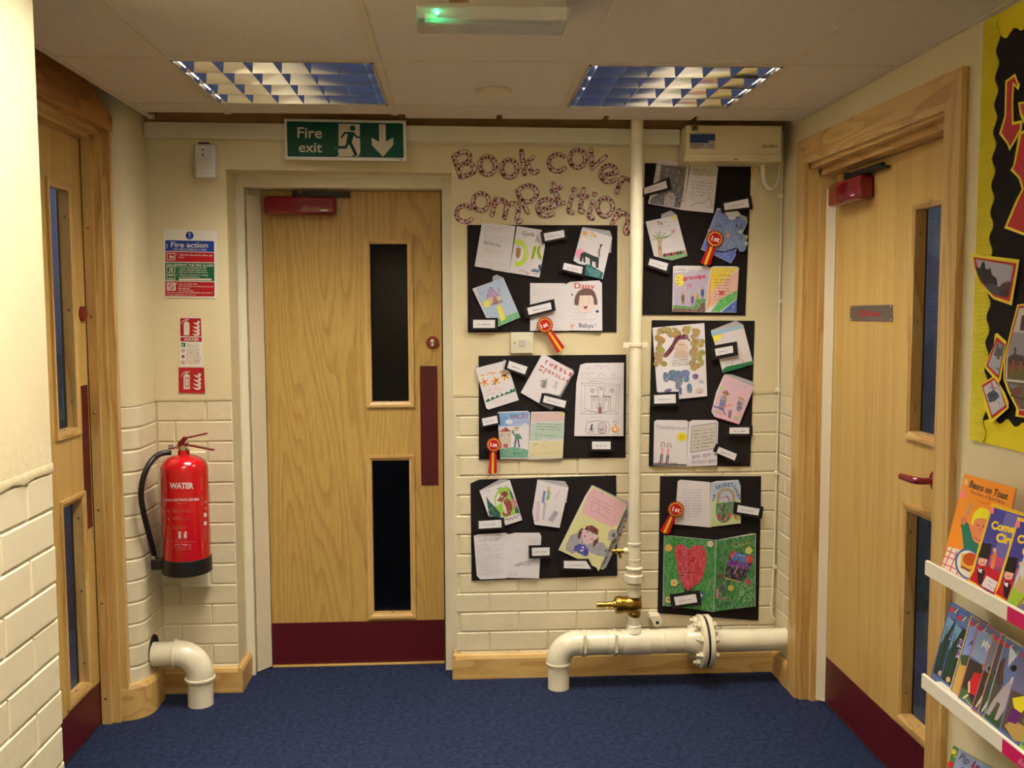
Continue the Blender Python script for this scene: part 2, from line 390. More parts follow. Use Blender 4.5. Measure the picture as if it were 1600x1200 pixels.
# right wall
wr = thing('wall_right', 'cream plastered side wall with notice board and book shelves', None, (XR, 0, 0), kind='structure')
obj('plaster', MB().box(XR, XR + .1, BACKY, 2.47, 0, TOPW).box(XR, XR + .1, 2.47, 3.51, 2.04, TOPW).box(XR, XR + .1, 3.51, 3.9, ZB, TOPW), PAINT, wr)
obj('mortar_bed', MB().box(XR + .004, XR + .1, 3.51, 3.9, 0, ZB), MORTAR, wr)
brickwall(wr, Vector((XR + .004, 3.59, 0)), Y, -X, .205, .12)
# left wall: rounded corner beside the pier
wl = thing('wall_left', 'cream painted rounded corner of brick and plaster beside the left door', None, (-1.24, 3.56, 0), kind='structure')
RC = .075; CX, CYc = XL - RC, 3.56
def bull(z0, z1, r, n=14, ylast=PYW + .02, x0=-1.30, a0=0, a1=1):
    pts = [(x0, CYc - r)] if a0 == 0 else []
    for i in range(n + 1):
        t = -PI / 2 + PI / 2 * (a0 + (a1 - a0) * i / n); pts.append((CX + r * math.cos(t), CYc + r * math.sin(t)))
    pts.append((CX + r, ylast)); return pts
def column(mb, z0, z1, r, wav=None):
    pts = bull(z0, z1, r); N = len(pts)
    vs = [(x, y, z0) for x, y in pts] + [(x, y, z1) for x, y in pts] + [(-1.30, PYW + .02, z0), (-1.30, PYW + .02, z1)]
    mb.add(vs, [(i, i + 1, N + i + 1, N + i) for i in range(N - 1)], None, True)
    mb.add([(x, y, z1) for x, y in pts] + [(-1.30, PYW + .02, z1)], [list(range(N + 1))]); mb.add([(x, y, z0) for x, y in pts] + [(-1.30, PYW + .02, z0)], [list(range(N + 1))])
    return mb
obj('plaster', column(MB(), ZB, TOPW, RC), PAINT, wl)
obj('mortar_bed', column(MB(), 0, ZB, RC - .004), MORTAR, wl)
def bull_brick(z0, z1):
    mb = MB(); mb.ang = 15; rs = [(RC - .008, z0), (RC - .0025, z0), (RC, z0 + .0035), (RC, z1 - .0035), (RC - .0025, z1), (RC - .008, z1)]
    rows = [[(x, y, z) for x, y in bull(0, 0, r, ylast=PYW + .002)] for r, z in rs]; N = len(rows[0]); vs = sum(rows, [])
    mb.add(vs, [(j * N + i, j * N + i + 1, (j + 1) * N + i + 1, (j + 1) * N + i) for j in range(5) for i in range(N - 1)], None, True); return mb
z = ZB - CH
while z > -.02:
    obj('brick', bull_brick(max(z, 0) + .003, z + CH - .0035), BRICKP, wl); z -= CH
# ragged lower edge of the plaster
def ragged(name, parent, fn, L, seed):
    R = random.Random(seed); mb = MB(); n = 26; pts = [(L * i / n, ZB + (  .003 if i % 3 else .001) - R.random() * .007) for i in range(n + 1)]
    vs = [fn(a, ZB + .02, 0.0) for a, _ in pts] + [fn(a, b + .004, .0018) for a, b in pts] + [fn(a, b, .0005) for a, b in pts]; N = n + 1
    mb.add(vs, [(j * N + i, j * N + i + 1, (j + 1) * N + i + 1, (j + 1) * N + i) for j in range(2) for i in range(n)], None, True); obj(name, mb, PAINT, parent)
ragged('plaster_edge', wb, lambda a, z, d: Vector((-1.166 + a, PYW - d, z)), .29, 3)
ragged('plaster_edge', wb, lambda a, z, d: Vector((-.022 + a, WY - d, z)), XR + .02, 5)
# near wall on the left, brick below, plaster above
wn = thing('wall_near', 'nearest white painted wall end, bright plaster above large painted bricks', None, (NX, NY, 0), kind='structure')
obj('plaster', MB().bbox(NX - .12, NX, BACKY, NY, ZB, TOPW, .006), PAINT, wn)
obj('return_panel', MB().box(-1.45, NX - .11, NY - .1, NY - .001, 0, TOPW), PAINT, wn)
obj('mortar_bed', MB().box(NX - .12, NX - .004, BACKY, NY - .004, 0, ZB), MORTAR, wn)
brickwall(wn, Vector((NX - .004, NY, 0)), -Y, X, 1.2, .115)
ragged('plaster_edge', wn, lambda a, z, d: Vector((NX + d, NY - a, z)), 1.2, 9)
def far_mat():
    m = mat('far_room_grey', (.30, .30, .33), .8); N = m.node_tree.nodes; L = m.node_tree.links
    tc = N.new('ShaderNodeTexCoord'); v = N.new('ShaderNodeTexVoronoi'); v.inputs['Scale'].default_value = 4.5; v.distance = 'CHEBYCHEV'
    h = N.new('ShaderNodeHueSaturation'); h.inputs['Saturation'].default_value = .55; h.inputs['Value'].default_value = .6
    mx = N.new('ShaderNodeMix'); mx.data_type = 'RGBA'; mx.inputs[0].default_value = .55; mx.inputs[6].default_value = (.26, .28, .34, 1)
    L.new(tc.outputs['Object'], v.inputs['Vector']); L.new(v.outputs['Color'], h.inputs['Color']); L.new(h.outputs[0], mx.inputs[7]); L.new(mx.outputs[2], N['Principled BSDF'].inputs['Base Color']); return m
far_mat()
struct('wall_rear', MB().box(-1.6, 1.6, BACKY - .1, BACKY, 0, TOPW), PAINT)
# outer skins of the rooms behind the doors
struct('wall_outer_left', MB().box(-2.5, -2.4, 1.5, 4.6, 0, 2.6).box(-2.5, -1.25, 4.5, 4.6, 0, 2.6).box(-2.5, -1.0, 1.4, 1.5, 0, 2.6).box(-2.5, -1.33, 1.4, 4.6, 2.6, 2.65).box(-2.5, -1.45, 1.4, 4.6, -.05, 0), MATS['far_room_grey'])
struct('wall_outer_right', MB().box(2.4, 2.5, 1.5, 4.6, 0, 2.6).box(1.40, 2.5, 4.5, 4.6, 0, 2.6).box(1.41, 2.5, 1.4, 1.5, 0, 2.6).box(1.42, 2.5, 1.4, 4.6, 2.6, 2.65).box(1.5, 2.5, 1.4, 4.6, -.05, 0), MATS['far_room_grey'])
struct('wall_outer_back', MB().box(-1.3, .6, 5.3, 5.4, 0, 2.6).box(-1.3, -1.25, 4.1, 5.4, 0, 2.6).box(.5, .6, 3.92, 5.4, 0, 2.6).box(-1.3, .6, 3.9, 5.4, 2.6, 2.65).box(-1.3, .6, 4.1, 5.4, -.05, 0), DARK)
# leaf-side wall parts around the side doors
obj('plaster', MB().box(-1.40, -1.30, NY - .1, 2.5, 0, TOPW).box(-1.40, -1.30, 2.5, 3.5, 2.14, TOPW).box(-1.40, -1.30, 3.49, 3.8, 0, TOPW), PAINT, wl)
obj('timber_batten', MB().prism([(-1.166, PYW - .02, 2.206), (-.876, PYW - .02, 2.206), (-.022, WY - .02, 2.206), (1.30, WY - .02, 2.206), (1.30, WY - .001, 2.206), (-.022, WY - .001, 2.206), (-.876, PYW - .001, 2.206), (-1.166, PYW - .001, 2.206)], (0, 0, .25)), BATTEN, wb)

# ceiling
ce = thing('ceiling', 'suspended ceiling of buff mineral tiles in a metal grid', None, (0, 0, CEIL), kind='structure')
obj('ceiling_slab', MB().box(-1.5, 1.5, BACKY, 4.1, 2.6, 2.65), DARK, ce)
GX = [-1.13, -.825, -.225, .375, .975, XR]; GY = [BACKY, -1.395, -.795, -.195, .405, 1.005, 1.605, 2.205, 2.805, 3.405]
LIGHTS = {(1, 8), (3, 8), (1, 6), (1, 5), (3, 4), (1, 1), (3, 1)}
tm = {}
def ctile(x0, x1, y0, y1, z=CEIL, th=.012):
    k = (round(x1 - x0, 3), round(y1 - y0, 3), th)
    if k not in tm:
        b = MB(); g = .011; w_, h_ = k[0], k[1]
        b.box(g, w_ - g, g, h_ - g, .001, th); tm[k] = b.mesh('ceiling_tile', TILEM)
    o = bpy.data.objects.new('ceiling_tile', tm[k]); COL.objects.link(o); o.parent = ce; o.location = Vector((x0, y0, z)) - orig(ce)
for j in range(len(GY) - 1):
    for i in range(5):
        x0 = GX[i] if not (i == 0 and GY[j] < 1.9) else max(GX[0], NX)
        if (i, j) in LIGHTS or GX[i + 1] - x0 < .06: continue
        ctile(x0, GX[i + 1], GY[j], GY[j + 1])
YEND = 3.565
for i in range(5): ctile(GX[i], GX[i + 1], 3.405, YEND)
for a, b in ((-.20, .16), (.16, .56), (.56, .90), (.90, XR)): ctile(a, b, YEND - .012, 3.655, CEIL + .004, .010)
for x in GX[1:-1]:
    obj('grid_bar', MB().box(x - .012, x + .012, BACKY, YEND, CEIL - .0015, CEIL + .002).box(x - .001, x + .001, BACKY, YEND, CEIL, CEIL + .04), GRIDM, ce)
for y in GY[1:]:
    for a, b in zip(GX, GX[1:]): obj('grid_bar', MB().box(a + .012, b - .012, y - .012, y + .012, CEIL - .0012, CEIL + .002), GRIDM, ce)
obj('edge_trim', MB().box(GX[0] - .004, GX[0] + .014, NY - .1, YEND + .1, CEIL - .002, CEIL + .022).box(XR - .018, XR, BACKY, 3.66, CEIL - .002, CEIL + .02), GRIDM, ce)
obj('edge_trim', MB().box(-.225, XR - .02, 3.40, 3.435, CEIL - .001, CEIL + .0005), GRIDM, ce)
obj('hanger_clip', MB().box(-1.12, -1.09, YEND, YEND + .04, CEIL + .005, CEIL + .035), mat('grey_clip', (.03, .05, .04), .5), ce)
# skirting boards
def skirt_profile(mb, pts, h=.098, t=.02):   # pts along the front face, wall behind
    pass
SK = OAKX
bs = thing('baseboard_back', 'pale wood skirting board along the back wall', None, (0, WY, 0), kind='structure')
def board(mb, p0, p1, n, h=.10, t=.022):
    p0, p1, n = Vector(p0), Vector(p1), Vector(n); Z = Vector((0, 0, 1))
    prof = [(0, 0), (t, 0), (t, h - .018), (t - .006, h - .004), (t - .012, h), (0, h)]
    a = [p0 + n * u + Z * v for u, v in prof]; b = [p1 + n * u + Z * v for u, v in prof]; k = len(prof)
    return mb.add(a + b, [list(range(k)), list(range(k, 2 * k))[::-1]] + [(i, (i + 1) % k, k + (i + 1) % k, k + i) for i in range(k)])
obj('skirting_length', board(MB(), (-.03, WY, 0), (XR, WY, 0), -Y), OAKX, bs)
obj('skirting_end', board(MB(), (-.022, WY + .07, 0), (-.022, WY - .022, 0), -X, t=.012), OAKX, bs)
bs2 = thing('baseboard_pier', 'short pale wood skirting under the fire extinguisher', None, (-1, PYW, 0), kind='structure')
obj('skirting_length', board(MB(), (-1.166, PYW, 0), (-.862, PYW, 0), -Y), OAKX, bs2)
obj('skirting_return', board(MB(), (-.876, PYW - .0215, 0), (-.876, 3.885, 0), X, t=.018), OAKY, bs2)
bs3 = thing('baseboard_right', 'short wood skirting in the right corner', None, (XR, 3.7, 0), kind='structure')
obj('skirting_length', board(MB(), (XR, 3.60, 0), (XR, WY - .02, 0), -X), OAKY, bs3)
bs4 = thing('baseboard_left', 'curved wood skirting wrapped round the rounded corner', None, (-1.24, 3.56, 0), kind='structure')
def curved_skirt():
    mb = MB(); prof = [(RC - .002, 0), (RC + .022, 0), (RC + .022, .115), (RC + .014, .130), (RC + .008, .133), (RC - .002, .133)]
    rows = [[(x, y, z) for x, y in bull(0, 0, r, x0=-1.243, ylast=3.66)] for r, z in prof]; N = len(rows[0]); vs = sum(rows, []); K = len(prof)
    mb.add(vs, [(j * N + i, j * N + i + 1, ((j + 1) % K) * N + i + 1, ((j + 1) % K) * N + i) for j in range(K) for i in range(N - 1)], None, False)
    mb.add([r[0] for r in rows], [list(range(K))]); mb.add([r[-1] for r in rows], [list(range(K))]); return mb
obj('skirting_curve', curved_skirt(), OAKX, bs4)

# ============================================================ DOORS
class Frame:
    def __init__(s, o, u, n): s.o = Vector(o); s.u = Vector(u); s.n = Vector(n)
    def p(s, a, z, d=0): return s.o + s.u * a + Vector((0, 0, z)) + s.n * d
def fbox(mb, F, a0, a1, z0, z1, d0, d1):
    v = [F.p(a, z, d) for a in (a0, a1) for z in (z0, z1) for d in (d0, d1)]
    return mb.add(v, [(0, 1, 3, 2), (4, 6, 7, 5), (0, 4, 5, 1), (2, 3, 7, 6), (0, 2, 6, 4), (1, 5, 7, 3)])
def leaf(F, a0, a1, z0, z1, th, holes):
    us = sorted({a0, a1, *[h[0] for h in holes], *[h[1] for h in holes]}); vs = sorted({z0, z1, *[h[2] for h in holes], *[h[3] for h in holes]})
    solid = lambda i, j: 0 <= i < len(us) - 1 and 0 <= j < len(vs) - 1 and not any(h[0] < (us[i] + us[i + 1]) / 2 < h[1] and h[2] < (vs[j] + vs[j + 1]) / 2 < h[3] for h in holes)
    mb = MB()
    for i in range(len(us) - 1):
        for j in range(len(vs) - 1):
            if not solid(i, j): continue
            A, B, c, d = us[i], us[i + 1], vs[j], vs[j + 1]
            mb.add([F.p(A, c), F.p(B, c), F.p(B, d), F.p(A, d)], [(0, 1, 2, 3)]); mb.add([F.p(A, c, -th), F.p(B, c, -th), F.p(B, d, -th), F.p(A, d, -th)], [(3, 2, 1, 0)])
            for (di, dj, q) in ((-1, 0, (A, c, A, d)), (1, 0, (B, c, B, d)), (0, -1, (A, c, B, c)), (0, 1, (A, d, B, d))):
                if not solid(i + di, j + dj): mb.add([F.p(q[0], q[1]), F.p(q[2], q[3]), F.p(q[2], q[3], -th), F.p(q[0], q[1], -th)], [(0, 1, 2, 3)])
    return mb
def bead_ring(F, a0, a1, z0, z1, w_, d_out, d_in, side):
    """glazing bead: one mitred length. side 0 left 1 right 2 bottom 3 top"""
    o = [(a0, z0), (a1, z0), (a1, z1), (a0, z1)]; i = [(a0 + w_, z0 + w_), (a1 - w_, z0 + w_), (a1 - w_, z1 - w_), (a0 + w_, z1 - w_)]
    k = {2: (0, 1), 1: (1, 2), 3: (2, 3), 0: (3, 0)}[side]; q = []
    for e in k:
        (x, z_), (xi, zi) = o[e], i[e]
        q.append([F.p(x, z_, 0), F.p(x, z_, d_out), F.p(x + (xi - x) * .45, z_ + (zi - z_) * .45, d_out), F.p(xi, zi, d_out - .006), F.p(xi, zi, d_in), F.p(x + (xi - x) * .6, z_ + (zi - z_) * .6, d_in)])
    n = 6
    return MB().add(q[0] + q[1], [list(range(n)), list(range(n, 2 * n))[::-1]] + [(j, (j + 1) % n, n + (j + 1) % n, n + j) for j in range(n)])
def screw(F, a, z, d, r=.004, along=None):
    mb = MB(); c = F.p(a, z, d); ax = along or F.n
    e1 = ax.orthogonal().normalized(); e2 = ax.cross(e1)
    ring = [c + (e1 * math.cos(t * PI / 5) + e2 * math.sin(t * PI / 5)) * r for t in range(10)]
    mb.add(ring + [c + ax * r * .6], [(i, (i + 1) % 10, 10) for i in range(10)], None, True); return mb
def vision(root, F, a0, a1, z0, z1, th, w_=.022, d_out=.010, glass_d=-.028, scr='face'):
    vf = thing('vision_panel', None, None, F.p((a0 + a1) / 2, z0) - orig(root)); vf.parent = root
    for sd in range(4): obj('glazing_bead', bead_ring(F, a0, a1, z0, z1, w_, d_out, glass_d, sd), OAKZ if sd < 2 else (OAKX if abs(F.u.x) > .5 else OAKY), vf)
    g = MB(); fbox(g, F, a0 + w_ * .6, a1 - w_ * .6, z0 + w_ * .6, z1 - w_ * .6, glass_d - .006, glass_d); obj('glass_pane', g, GLASS, vf)
    wm = MB(); st = .0125; a = a0 + w_ + .004
    while a < a1 - w_: fbox(wm, F, a - .0003, a + .0003, z0 + w_, z1 - w_, glass_d - .0036, glass_d - .0030); a += st
    z_ = z0 + w_ + .004
    while z_ < z1 - w_: fbox(wm, F, a0 + w_, a1 - w_, z_ - .0003, z_ + .0003, glass_d - .0036, glass_d - .0030); z_ += st
    obj('wire_mesh', wm, mat('glass_wire', (.05, .05, .055), .5, metal=.3), vf, stuff=True)
    for fz in (.13, .5, .87):
        for e in (a0 + w_, a1 - w_):
            s_ = F.u if e < (a0 + a1) / 2 else -F.u
            obj('screw', screw(F, e, z0 + (z1 - z0) * fz, (glass_d + d_out) / 2, .0045 if abs(F.u.y) > .5 else .0035, s_), STEEL, vf)
    obj('screw', screw(F, (a0 + a1) / 2, z0 + w_, (glass_d + d_out) / 2, .0045, Vector((0, 0, 1))), STEEL, vf)
    return vf
def closer(root, F, a0, a1, z0, z1, dep, arm_a0, arm_a1, arm_z):
    cl = thing('door_closer', 'maroon overhead closer box with black arm', None, F.p((a0 + a1) / 2, z0) - orig(root)); cl.parent = root
    mb = MB(); b = bmesh.new(); bmesh.ops.create_cube(b, size=1)
    for q in b.verts: q.co = Vector(((q.co.x) * (a1 - a0), (q.co.z) * (z1 - z0), (q.co.y + .5) * dep))
    bmesh.ops.recalc_face_normals(b, faces=b.faces)
    bmesh.ops.bevel(b, geom=[e for e in b.edges], offset=.014, segments=4, affect='EDGES', profile=.5)
    b.verts.index_update(); mb.add([F.p((a0 + a1) / 2 + q.co.x, (z0 + z1) / 2 + q.co.y, q.co.z + .002) for q in b.verts], [[q.index for q in f.verts] for f in b.faces], None, True); b.free()
    obj('closer_cover', mb, CLOSER, cl)
    s = 1 if a1 > a0 else -1
    e = a1 - s * .030 * (1); lb = MB(); fbox(lb, F, e - s * .030, e, z0 + .016, z0 + .020, dep + .0015, dep + .0028); obj('badge', lb, WPLAS, cl)
    sp = MB(); c = F.p(arm_a0, z1, dep * .5); sp.tube([c, c + Vector((0, 0, arm_z - z1 + .01))], .010, 12)
    pa = F.p(arm_a0, arm_z, dep * .5); pb = F.p(arm_a1, arm_z - .006, dep * .22); d = (pb - pa)
    obj('arm_spindle', sp, BLACKM, cl)
    am = MB(); n = Vector((0, 0, 1)); sd = d.normalized().cross(n) * .009
    am.prism([pa - sd, pb - sd, pb + sd, pa + sd], n * -.009); obj('closer_arm', am, BLACKM, cl)
    ch = MB(); fbox(ch, F, min(arm_a0, arm_a1) + .03, max(arm_a0, arm_a1) + .0, arm_z - .014, arm_z + .008, .008, .022); obj('slide_channel', ch, BLACKM, cl)
    return cl

# ---- centre door
D2 = thing('door_2', 'oak veneered fire door in the middle of the back wall with two dark glazed strips', None, (-.43, 3.97, 0), kind='structure')
F2 = Frame((0, 3.97, 0), (1, 0, 0), (0, -1, 0))
h2 = [(-.377, -.190, 1.105, 1.787), (-.382, -.192, .207, .889)]
obj('door_leaf', leaf(F2, -.793, -.068, .006, 1.986, .044, h2), OAKV, D2)
vision(D2, F2, -.382, -.185, 1.098, 1.794, .044, w_=.022)
vision(D2, F2, -.387, -.187, .200, .896, .044, w_=.022)
obj('kick_plate', fbox(MB(), F2, -.792, -.069, .010, .188, .0005, .0025), MAROON, D2)
obj('push_plate', fbox(MB(), F2, -.160, -.088, .766, 1.268, .0005, .0025), MAROON, D2, 'maroon push plate')
es = thing('lock_escutcheon', None, None, F2.p(-.106, 1.366) - orig(D2)); es.parent = D2
obj('escutcheon_disc', MB().lathe([(.0, -.012), (.022, -.012), (.0265, -.006), (.0265, 0)], F2.p(-.106, 1.366, -.001), 'y', 28), CLOSER, es)
obj('lock_cylinder', MB().lathe([(0, -.016), (.0075, -.016), (.0075, -.010)], F2.p(-.107, 1.372, 0), 'y', 16).box(-.1115, -.1025, 3.954, 3.960, 1.352, 1.370), STEEL, es)
closer(D2, F2, -.777, -.490, 1.884, 1.960, .052, -.655, -.435, 1.972)
fr = MB().box(-.887, -.846, 3.88, 3.99, 0, 2.036).box(-.846, -.797, 3.975, 3.99, 0, 1.99)
obj('frame_jamb', fr, GLOSSW, D2)
obj('frame_jamb', MB().box(-.062, -.0105, 3.885, 3.99, 0, 2.036), GLOSSW, D2)
obj('frame_head', MB().box(-.846, -.062, 3.88, 3.99, 1.988, 2.05), GLOSSW, D2)
obj('frame_moulding', MB().box(-.883, -.872, 3.872, 3.882, 0, 2.04).box(-.883, -.0105, 3.874, 3.885, 2.028, 2.042), GLOSSW, D2)
gd = MB().prism([(-.840, 3.900, .006), (-.844, 3.905, .006), (-.800, 3.965, .006), (-.794, 3.963, .006)], (0, 0, 1.955)); obj('finger_guard', gd, GUARD, D2)
obj('threshold_strip', MB().box(-.79, -.07, 3.955, 3.968, .002, .007), OAKX, D2)

# ---- right door
D3 = thing('door_3', 'pale veneered fire door in the right wall with thick oak architrave', None, (XR, 3.0, 0), kind='structure')
F3 = Frame((1.385, 0, 0), (0, 1, 0), (-1, 0, 0))
h3 = [(2.632, 2.848, 1.107, 1.812), (2.632, 2.850, .212, .892)]
obj('door_leaf', leaf(F3, 2.515, 3.450, .006, 1.985, .044, h3), OAKB, D3)
vision(D3, F3, 2.625, 2.856, 1.100, 1.820, .044, w_=.024, d_out=.010, glass_d=-.030)
vision(D3, F3, 2.625, 2.858, .205, .900, .044, w_=.024, d_out=.010, glass_d=-.030)
obj('kick_plate', fbox(MB(), F3, 2.517, 3.448, .010, .185, .0005, .0025), MAROON, D3)
closer(D3, F3, 3.395, 3.128, 1.862, 1.945, .055, 3.30, 3.01, 1.962)
np_ = thing('name_plate', 'brushed metal room sign with red lettering', None, F3.p(3.15, 1.49) - orig(D3)); np_.parent = D3
pl3 = PX(1.385)
obj('metal_plate', MB().sheet([(1328, 478), (1394, 476), (1394, 502), (1328, 501)], pl3, .002, .0025), mat('brushed_plate', (.30, .28, .27), .35, metal=.9), np_)
ik = Ink(pl3, (0, 0, 1), .003); ik.text('ECaR Room', 1342, 494, 33, 9, (190, 30, 35), 0, .02)
for q in ((1330, 480.5), (1391.5, 478.5), (1391.5, 499.5), (1330, 499)): ik.ell(q[0], q[1], 1.1, 1.3, (235, 230, 220))
ik.done('lettering', np_)
lh = thing('lever_handle', 'maroon lever handle', None, F3.p(2.72, 1.0) - orig(D3)); lh.parent = D3
obj('lever', MB().tube([F3.p(2.66, 1.0, .0), F3.p(2.66, 1.0, .045), F3.p(2.67, 1.0, .058), F3.p(2.70, .999, .062), F3.p(2.755, .998, .062)], [.010, .010, .011, .011, .010], 14), CLOSER, lh)
obj('rose', MB().lathe([(.028, -.010), (.030, 0)], F3.p(2.66, 1.0, .001), 'x', 24), CLOSER, lh)
# frame: architrave legs and head, stepped lining
obj('architrave_leg', MB().prism([(1.285, 3.592, 0), (1.285, 3.592, 2.128), (1.285, 3.505, 2.033), (1.285, 3.505, 0)], (.0195, 0, 0)), OAKZ, D3)
obj('architrave_leg', MB().prism([(1.285, 2.407, 0), (1.285, 2.407, 2.113), (1.285, 2.492, 2.020), (1.285, 2.492, 0)], (.0195, 0, 0)), OAKZ, D3)
# head with mitres
H = [(1.285, 2.407, 2.113), (1.285, 3.592, 2.128), (1.285, 3.505, 2.033), (1.285, 2.492, 2.020)]
obj('architrave_head', MB().prism(H, (.02, 0, 0)), OAKY, D3)
obj('frame_jamb', MB().box(1.300, 1.345, 3.492, 3.52, 0, 2.033).box(1.335, 1.43, 3.475, 3.52, 0, 2.01), OAKZ, D3)
obj('frame_jamb', MB().box(1.300, 1.43, 2.478, 2.505, 0, 2.025), OAKZ, D3)
obj('frame_head', MB().box(1.300, 1.345, 2.49, 3.51, 2.012, 2.035).box(1.335, 1.43, 2.49, 3.51, 1.988, 2.035), OAKY, D3)
obj('finger_guard', MB().prism([(1.340, 3.492, .008), (1.345, 3.498, .008), (1.388, 3.452, .008), (1.383, 3.448, .008)], (0, 0, 1.93)), GUARD, D3)

# ---- left door
D1 = thing('door_1', 'oak veneered fire door at the left edge behind the white wall', None, (-1.31, 3.2, 0), kind='structure')
F1 = Frame((-1.31, 0, 0), (0, 1, 0), (1, 0, 0))
h1 = [(3.158, 3.342, 1.087, 1.920), (3.164, 3.356, .183, .869)]
obj('door_leaf', leaf(F1, 2.55, 3.50, .006, 2.10, .044, h1), OAKB, D1)
vision(D1, F1, 3.150, 3.350, 1.080, 1.928, .044, w_=.024, d_out=.010, glass_d=-.030)
vision(D1, F1, 3.157, 3.364, .175, .876, .044, w_=.024, d_out=.010, glass_d=-.030)
obj('kick_plate', fbox(MB(), F1, 2.552, 3.46, .010, .160, .0005, .0025), MAROON, D1)
obj('push_plate', fbox(MB(), F1, 3.372, 3.430, .735, 1.242, .0005, .0025), MAROON, D1, 'maroon push plate')
obj('lock_escutcheon', MB().lathe([(.0265, 0), (.0265, .008), (.020, .014), (0, .014)], F1.p(3.408, 1.492, .0), 'x', 28), CLOSER, D1)
st = MB().box(-1.305, -1.272, 3.440, 3.50, 0, 2.115); obj('door_stop', st, OAKZ, D1)
obj('frame_jamb', MB().box(-1.274, -1.243, 3.452, 3.50, 0, 2.125), OAKZ, D1)
obj('architrave_leg', MB().bbox(-1.300, -1.216, 3.466, 3.49, 0, 2.135, .003), OAKZ, D1)
obj('frame_head', MB().box(-1.31, -1.272, 2.5, 3.45, 2.098, 2.125).box(-1.275, -1.243, 2.5, 3.46, 2.112, 2.135), OAKY, D1)
pts = [(2.5, 2.128), (3.495, 2.128), (3.495, 2.178), (3.462, 2.19), (3.40, 2.215), (3.33, 2.24), (3.26, 2.258), (3.18, 2.268), (2.5, 2.27)]
obj('shaped_head_board', MB().prism([(-1.212, y, z_) for y, z_ in pts], (-.09, 0, 0)), DKOAK, D1, 'dark oak head board with a rounded upper corner')
for z_ in (.095, .45, .79, 1.14, 1.48, 1.79): obj('screw', screw(Frame((0, 3.440, 0), (1, 0, 0), (0, -1, 0)), -1.290, z_, 0, .0048), BRASS, D1)

# ============================================================ LIGHT FITTINGS
lpos = {(1, 8): 'recessed louvred ceiling light on the left, over the fire exit sign', (3, 8): 'recessed louvred ceiling light on the right, in front of the white wall box',
        (1, 6): 'recessed louvred ceiling light beside the end of the near white wall', (1, 5): 'added louvred ceiling light, out of view on the left, brightening the near white wall', (3, 4): 'recessed louvred ceiling light over the camera, right',  # the second left one is an extra fitting added to brighten the near wall
        (1, 1): 'recessed louvred ceiling light far behind the camera, left', (3, 1): 'recessed louvred ceiling light far behind the camera, right'}
def bladex(x0, x1, y, zb, h):   # mirrored parabolic blade running across
    mb = MB(); n = 6; prof = [(y - .0008 - .030 * ((k / n) ** 1.25), zb + h * k / n) for k in range(n + 1)] + [(y + .0008 + .030 * ((k / n) ** 1.25), zb + h * k / n) for k in range(n, -1, -1)]
    a = [(x0, p, q) for p, q in prof]; b = [(x1, p, q) for p, q in prof]; N = len(prof)
    mb.add(a + b, [(i, (i + 1) % N, N + (i + 1) % N, N + i) for i in range(N)], None, True); return mb
def fitting(i, j):
    x0, x1, y0, y1 = GX[i] + .013, GX[i + 1] - .013, GY[j] + .013, GY[j + 1] - .013; zc = CEIL
    t = thing('ceiling_light', lpos[(i, j)], 'light', ((x0 + x1) / 2, (y0 + y1) / 2, zc), 'recessed louvred ceiling lights')
    hs = MB(); e = .002; zt = zc + .13
    for q in ((x0, x0 + e, y0, y1, zc, zt), (x1 - e, x1, y0, y1, zc, zt), (x0, x1, y0, y0 + e, zc, zt), (x0, x1, y1 - e, y1, zc, zt), (x0, x1, y0, y1, zt, zt + .002)): hs.box(*q)
    obj('housing', hs, HOUSE, t)
    rm = MB(); r = .006
    for q in ((x0, x0 + r, y0, y1), (x1 - r, x1, y0, y1), (x0, x1, y0, y0 + r), (x0, x1, y1 - r, y1)): rm.box(*q, zc - .003, zc + .010)
    obj('rim', rm, mat('polished_rim', (.75, .74, .72), .15, metal=1), t)
    nb = 4; dy = (y1 - y0) / nb; hB = .048; zb = zc - .001
    for k in range(nb + 1):
        y = y0 + dy * k
        if k == 0: y += .012
        if k == nb: y -= .012
        obj('mirror_blade', bladex(x0 + .004, x1 - .004, y, zb, hB), LOUVRE, t)
    nc = 6; dx = (x1 - x0) / (nc + .6)
    for k in range(nc + 1):
        x = x0 + dx * (k + .3)
        for r_ in range(nb):
            ya, yb = y0 + dy * r_ + .002, y0 + dy * (r_ + 1) - .002
            mb = MB(); tt = .0045; tb = .0007
            v = [(x - tb, ya, zb), (x + tb, ya, zb), (x + tb, yb, zb), (x - tb, yb, zb), (x - tt, ya, zb + hB * .8), (x + tt, ya, zb + hB * .8), (x + tt, yb, zb + hB * .8), (x - tt, yb, zb + hB * .8)]
            mb.add(v, [(0, 1, 2, 3), (4, 5, 6, 7), (0, 1, 5, 4), (1, 2, 6, 5), (2, 3, 7, 6), (3, 0, 4, 7)]); obj('cross_blade', mb, LOUVRE, t)
    L = bpy.data.lights.new('lamp', 'AREA'); L.shape = 'RECTANGLE'; L.size = .55; L.size_y = .55; L.energy = LAMP_W; L.color = LAMP_COL
    L.spread = math.radians(124)
    lo = bpy.data.objects.new('lamp', L); COL.objects.link(lo); lo.location = (0, 0, .055); lo.parent = t
for k in sorted(LIGHTS): fitting(*k)
# added lamps without fittings, brightening what shows through the side door glass
for nm, x, en in (('added_side_fill', -1.9, 20), ('added_side_fill', 1.95, 15)):
    L = bpy.data.lights.new(nm, 'AREA'); L.size = .5; L.energy = en; L.color = (.74, .82, 1)
    lo = bpy.data.objects.new(nm, L); COL.objects.link(lo); lo.location = (x, 3.4, 2.55)

# ============================================================ THINGS ON THE BACK WALL
WALLP = PY(WY); PIERP = PY(PYW)
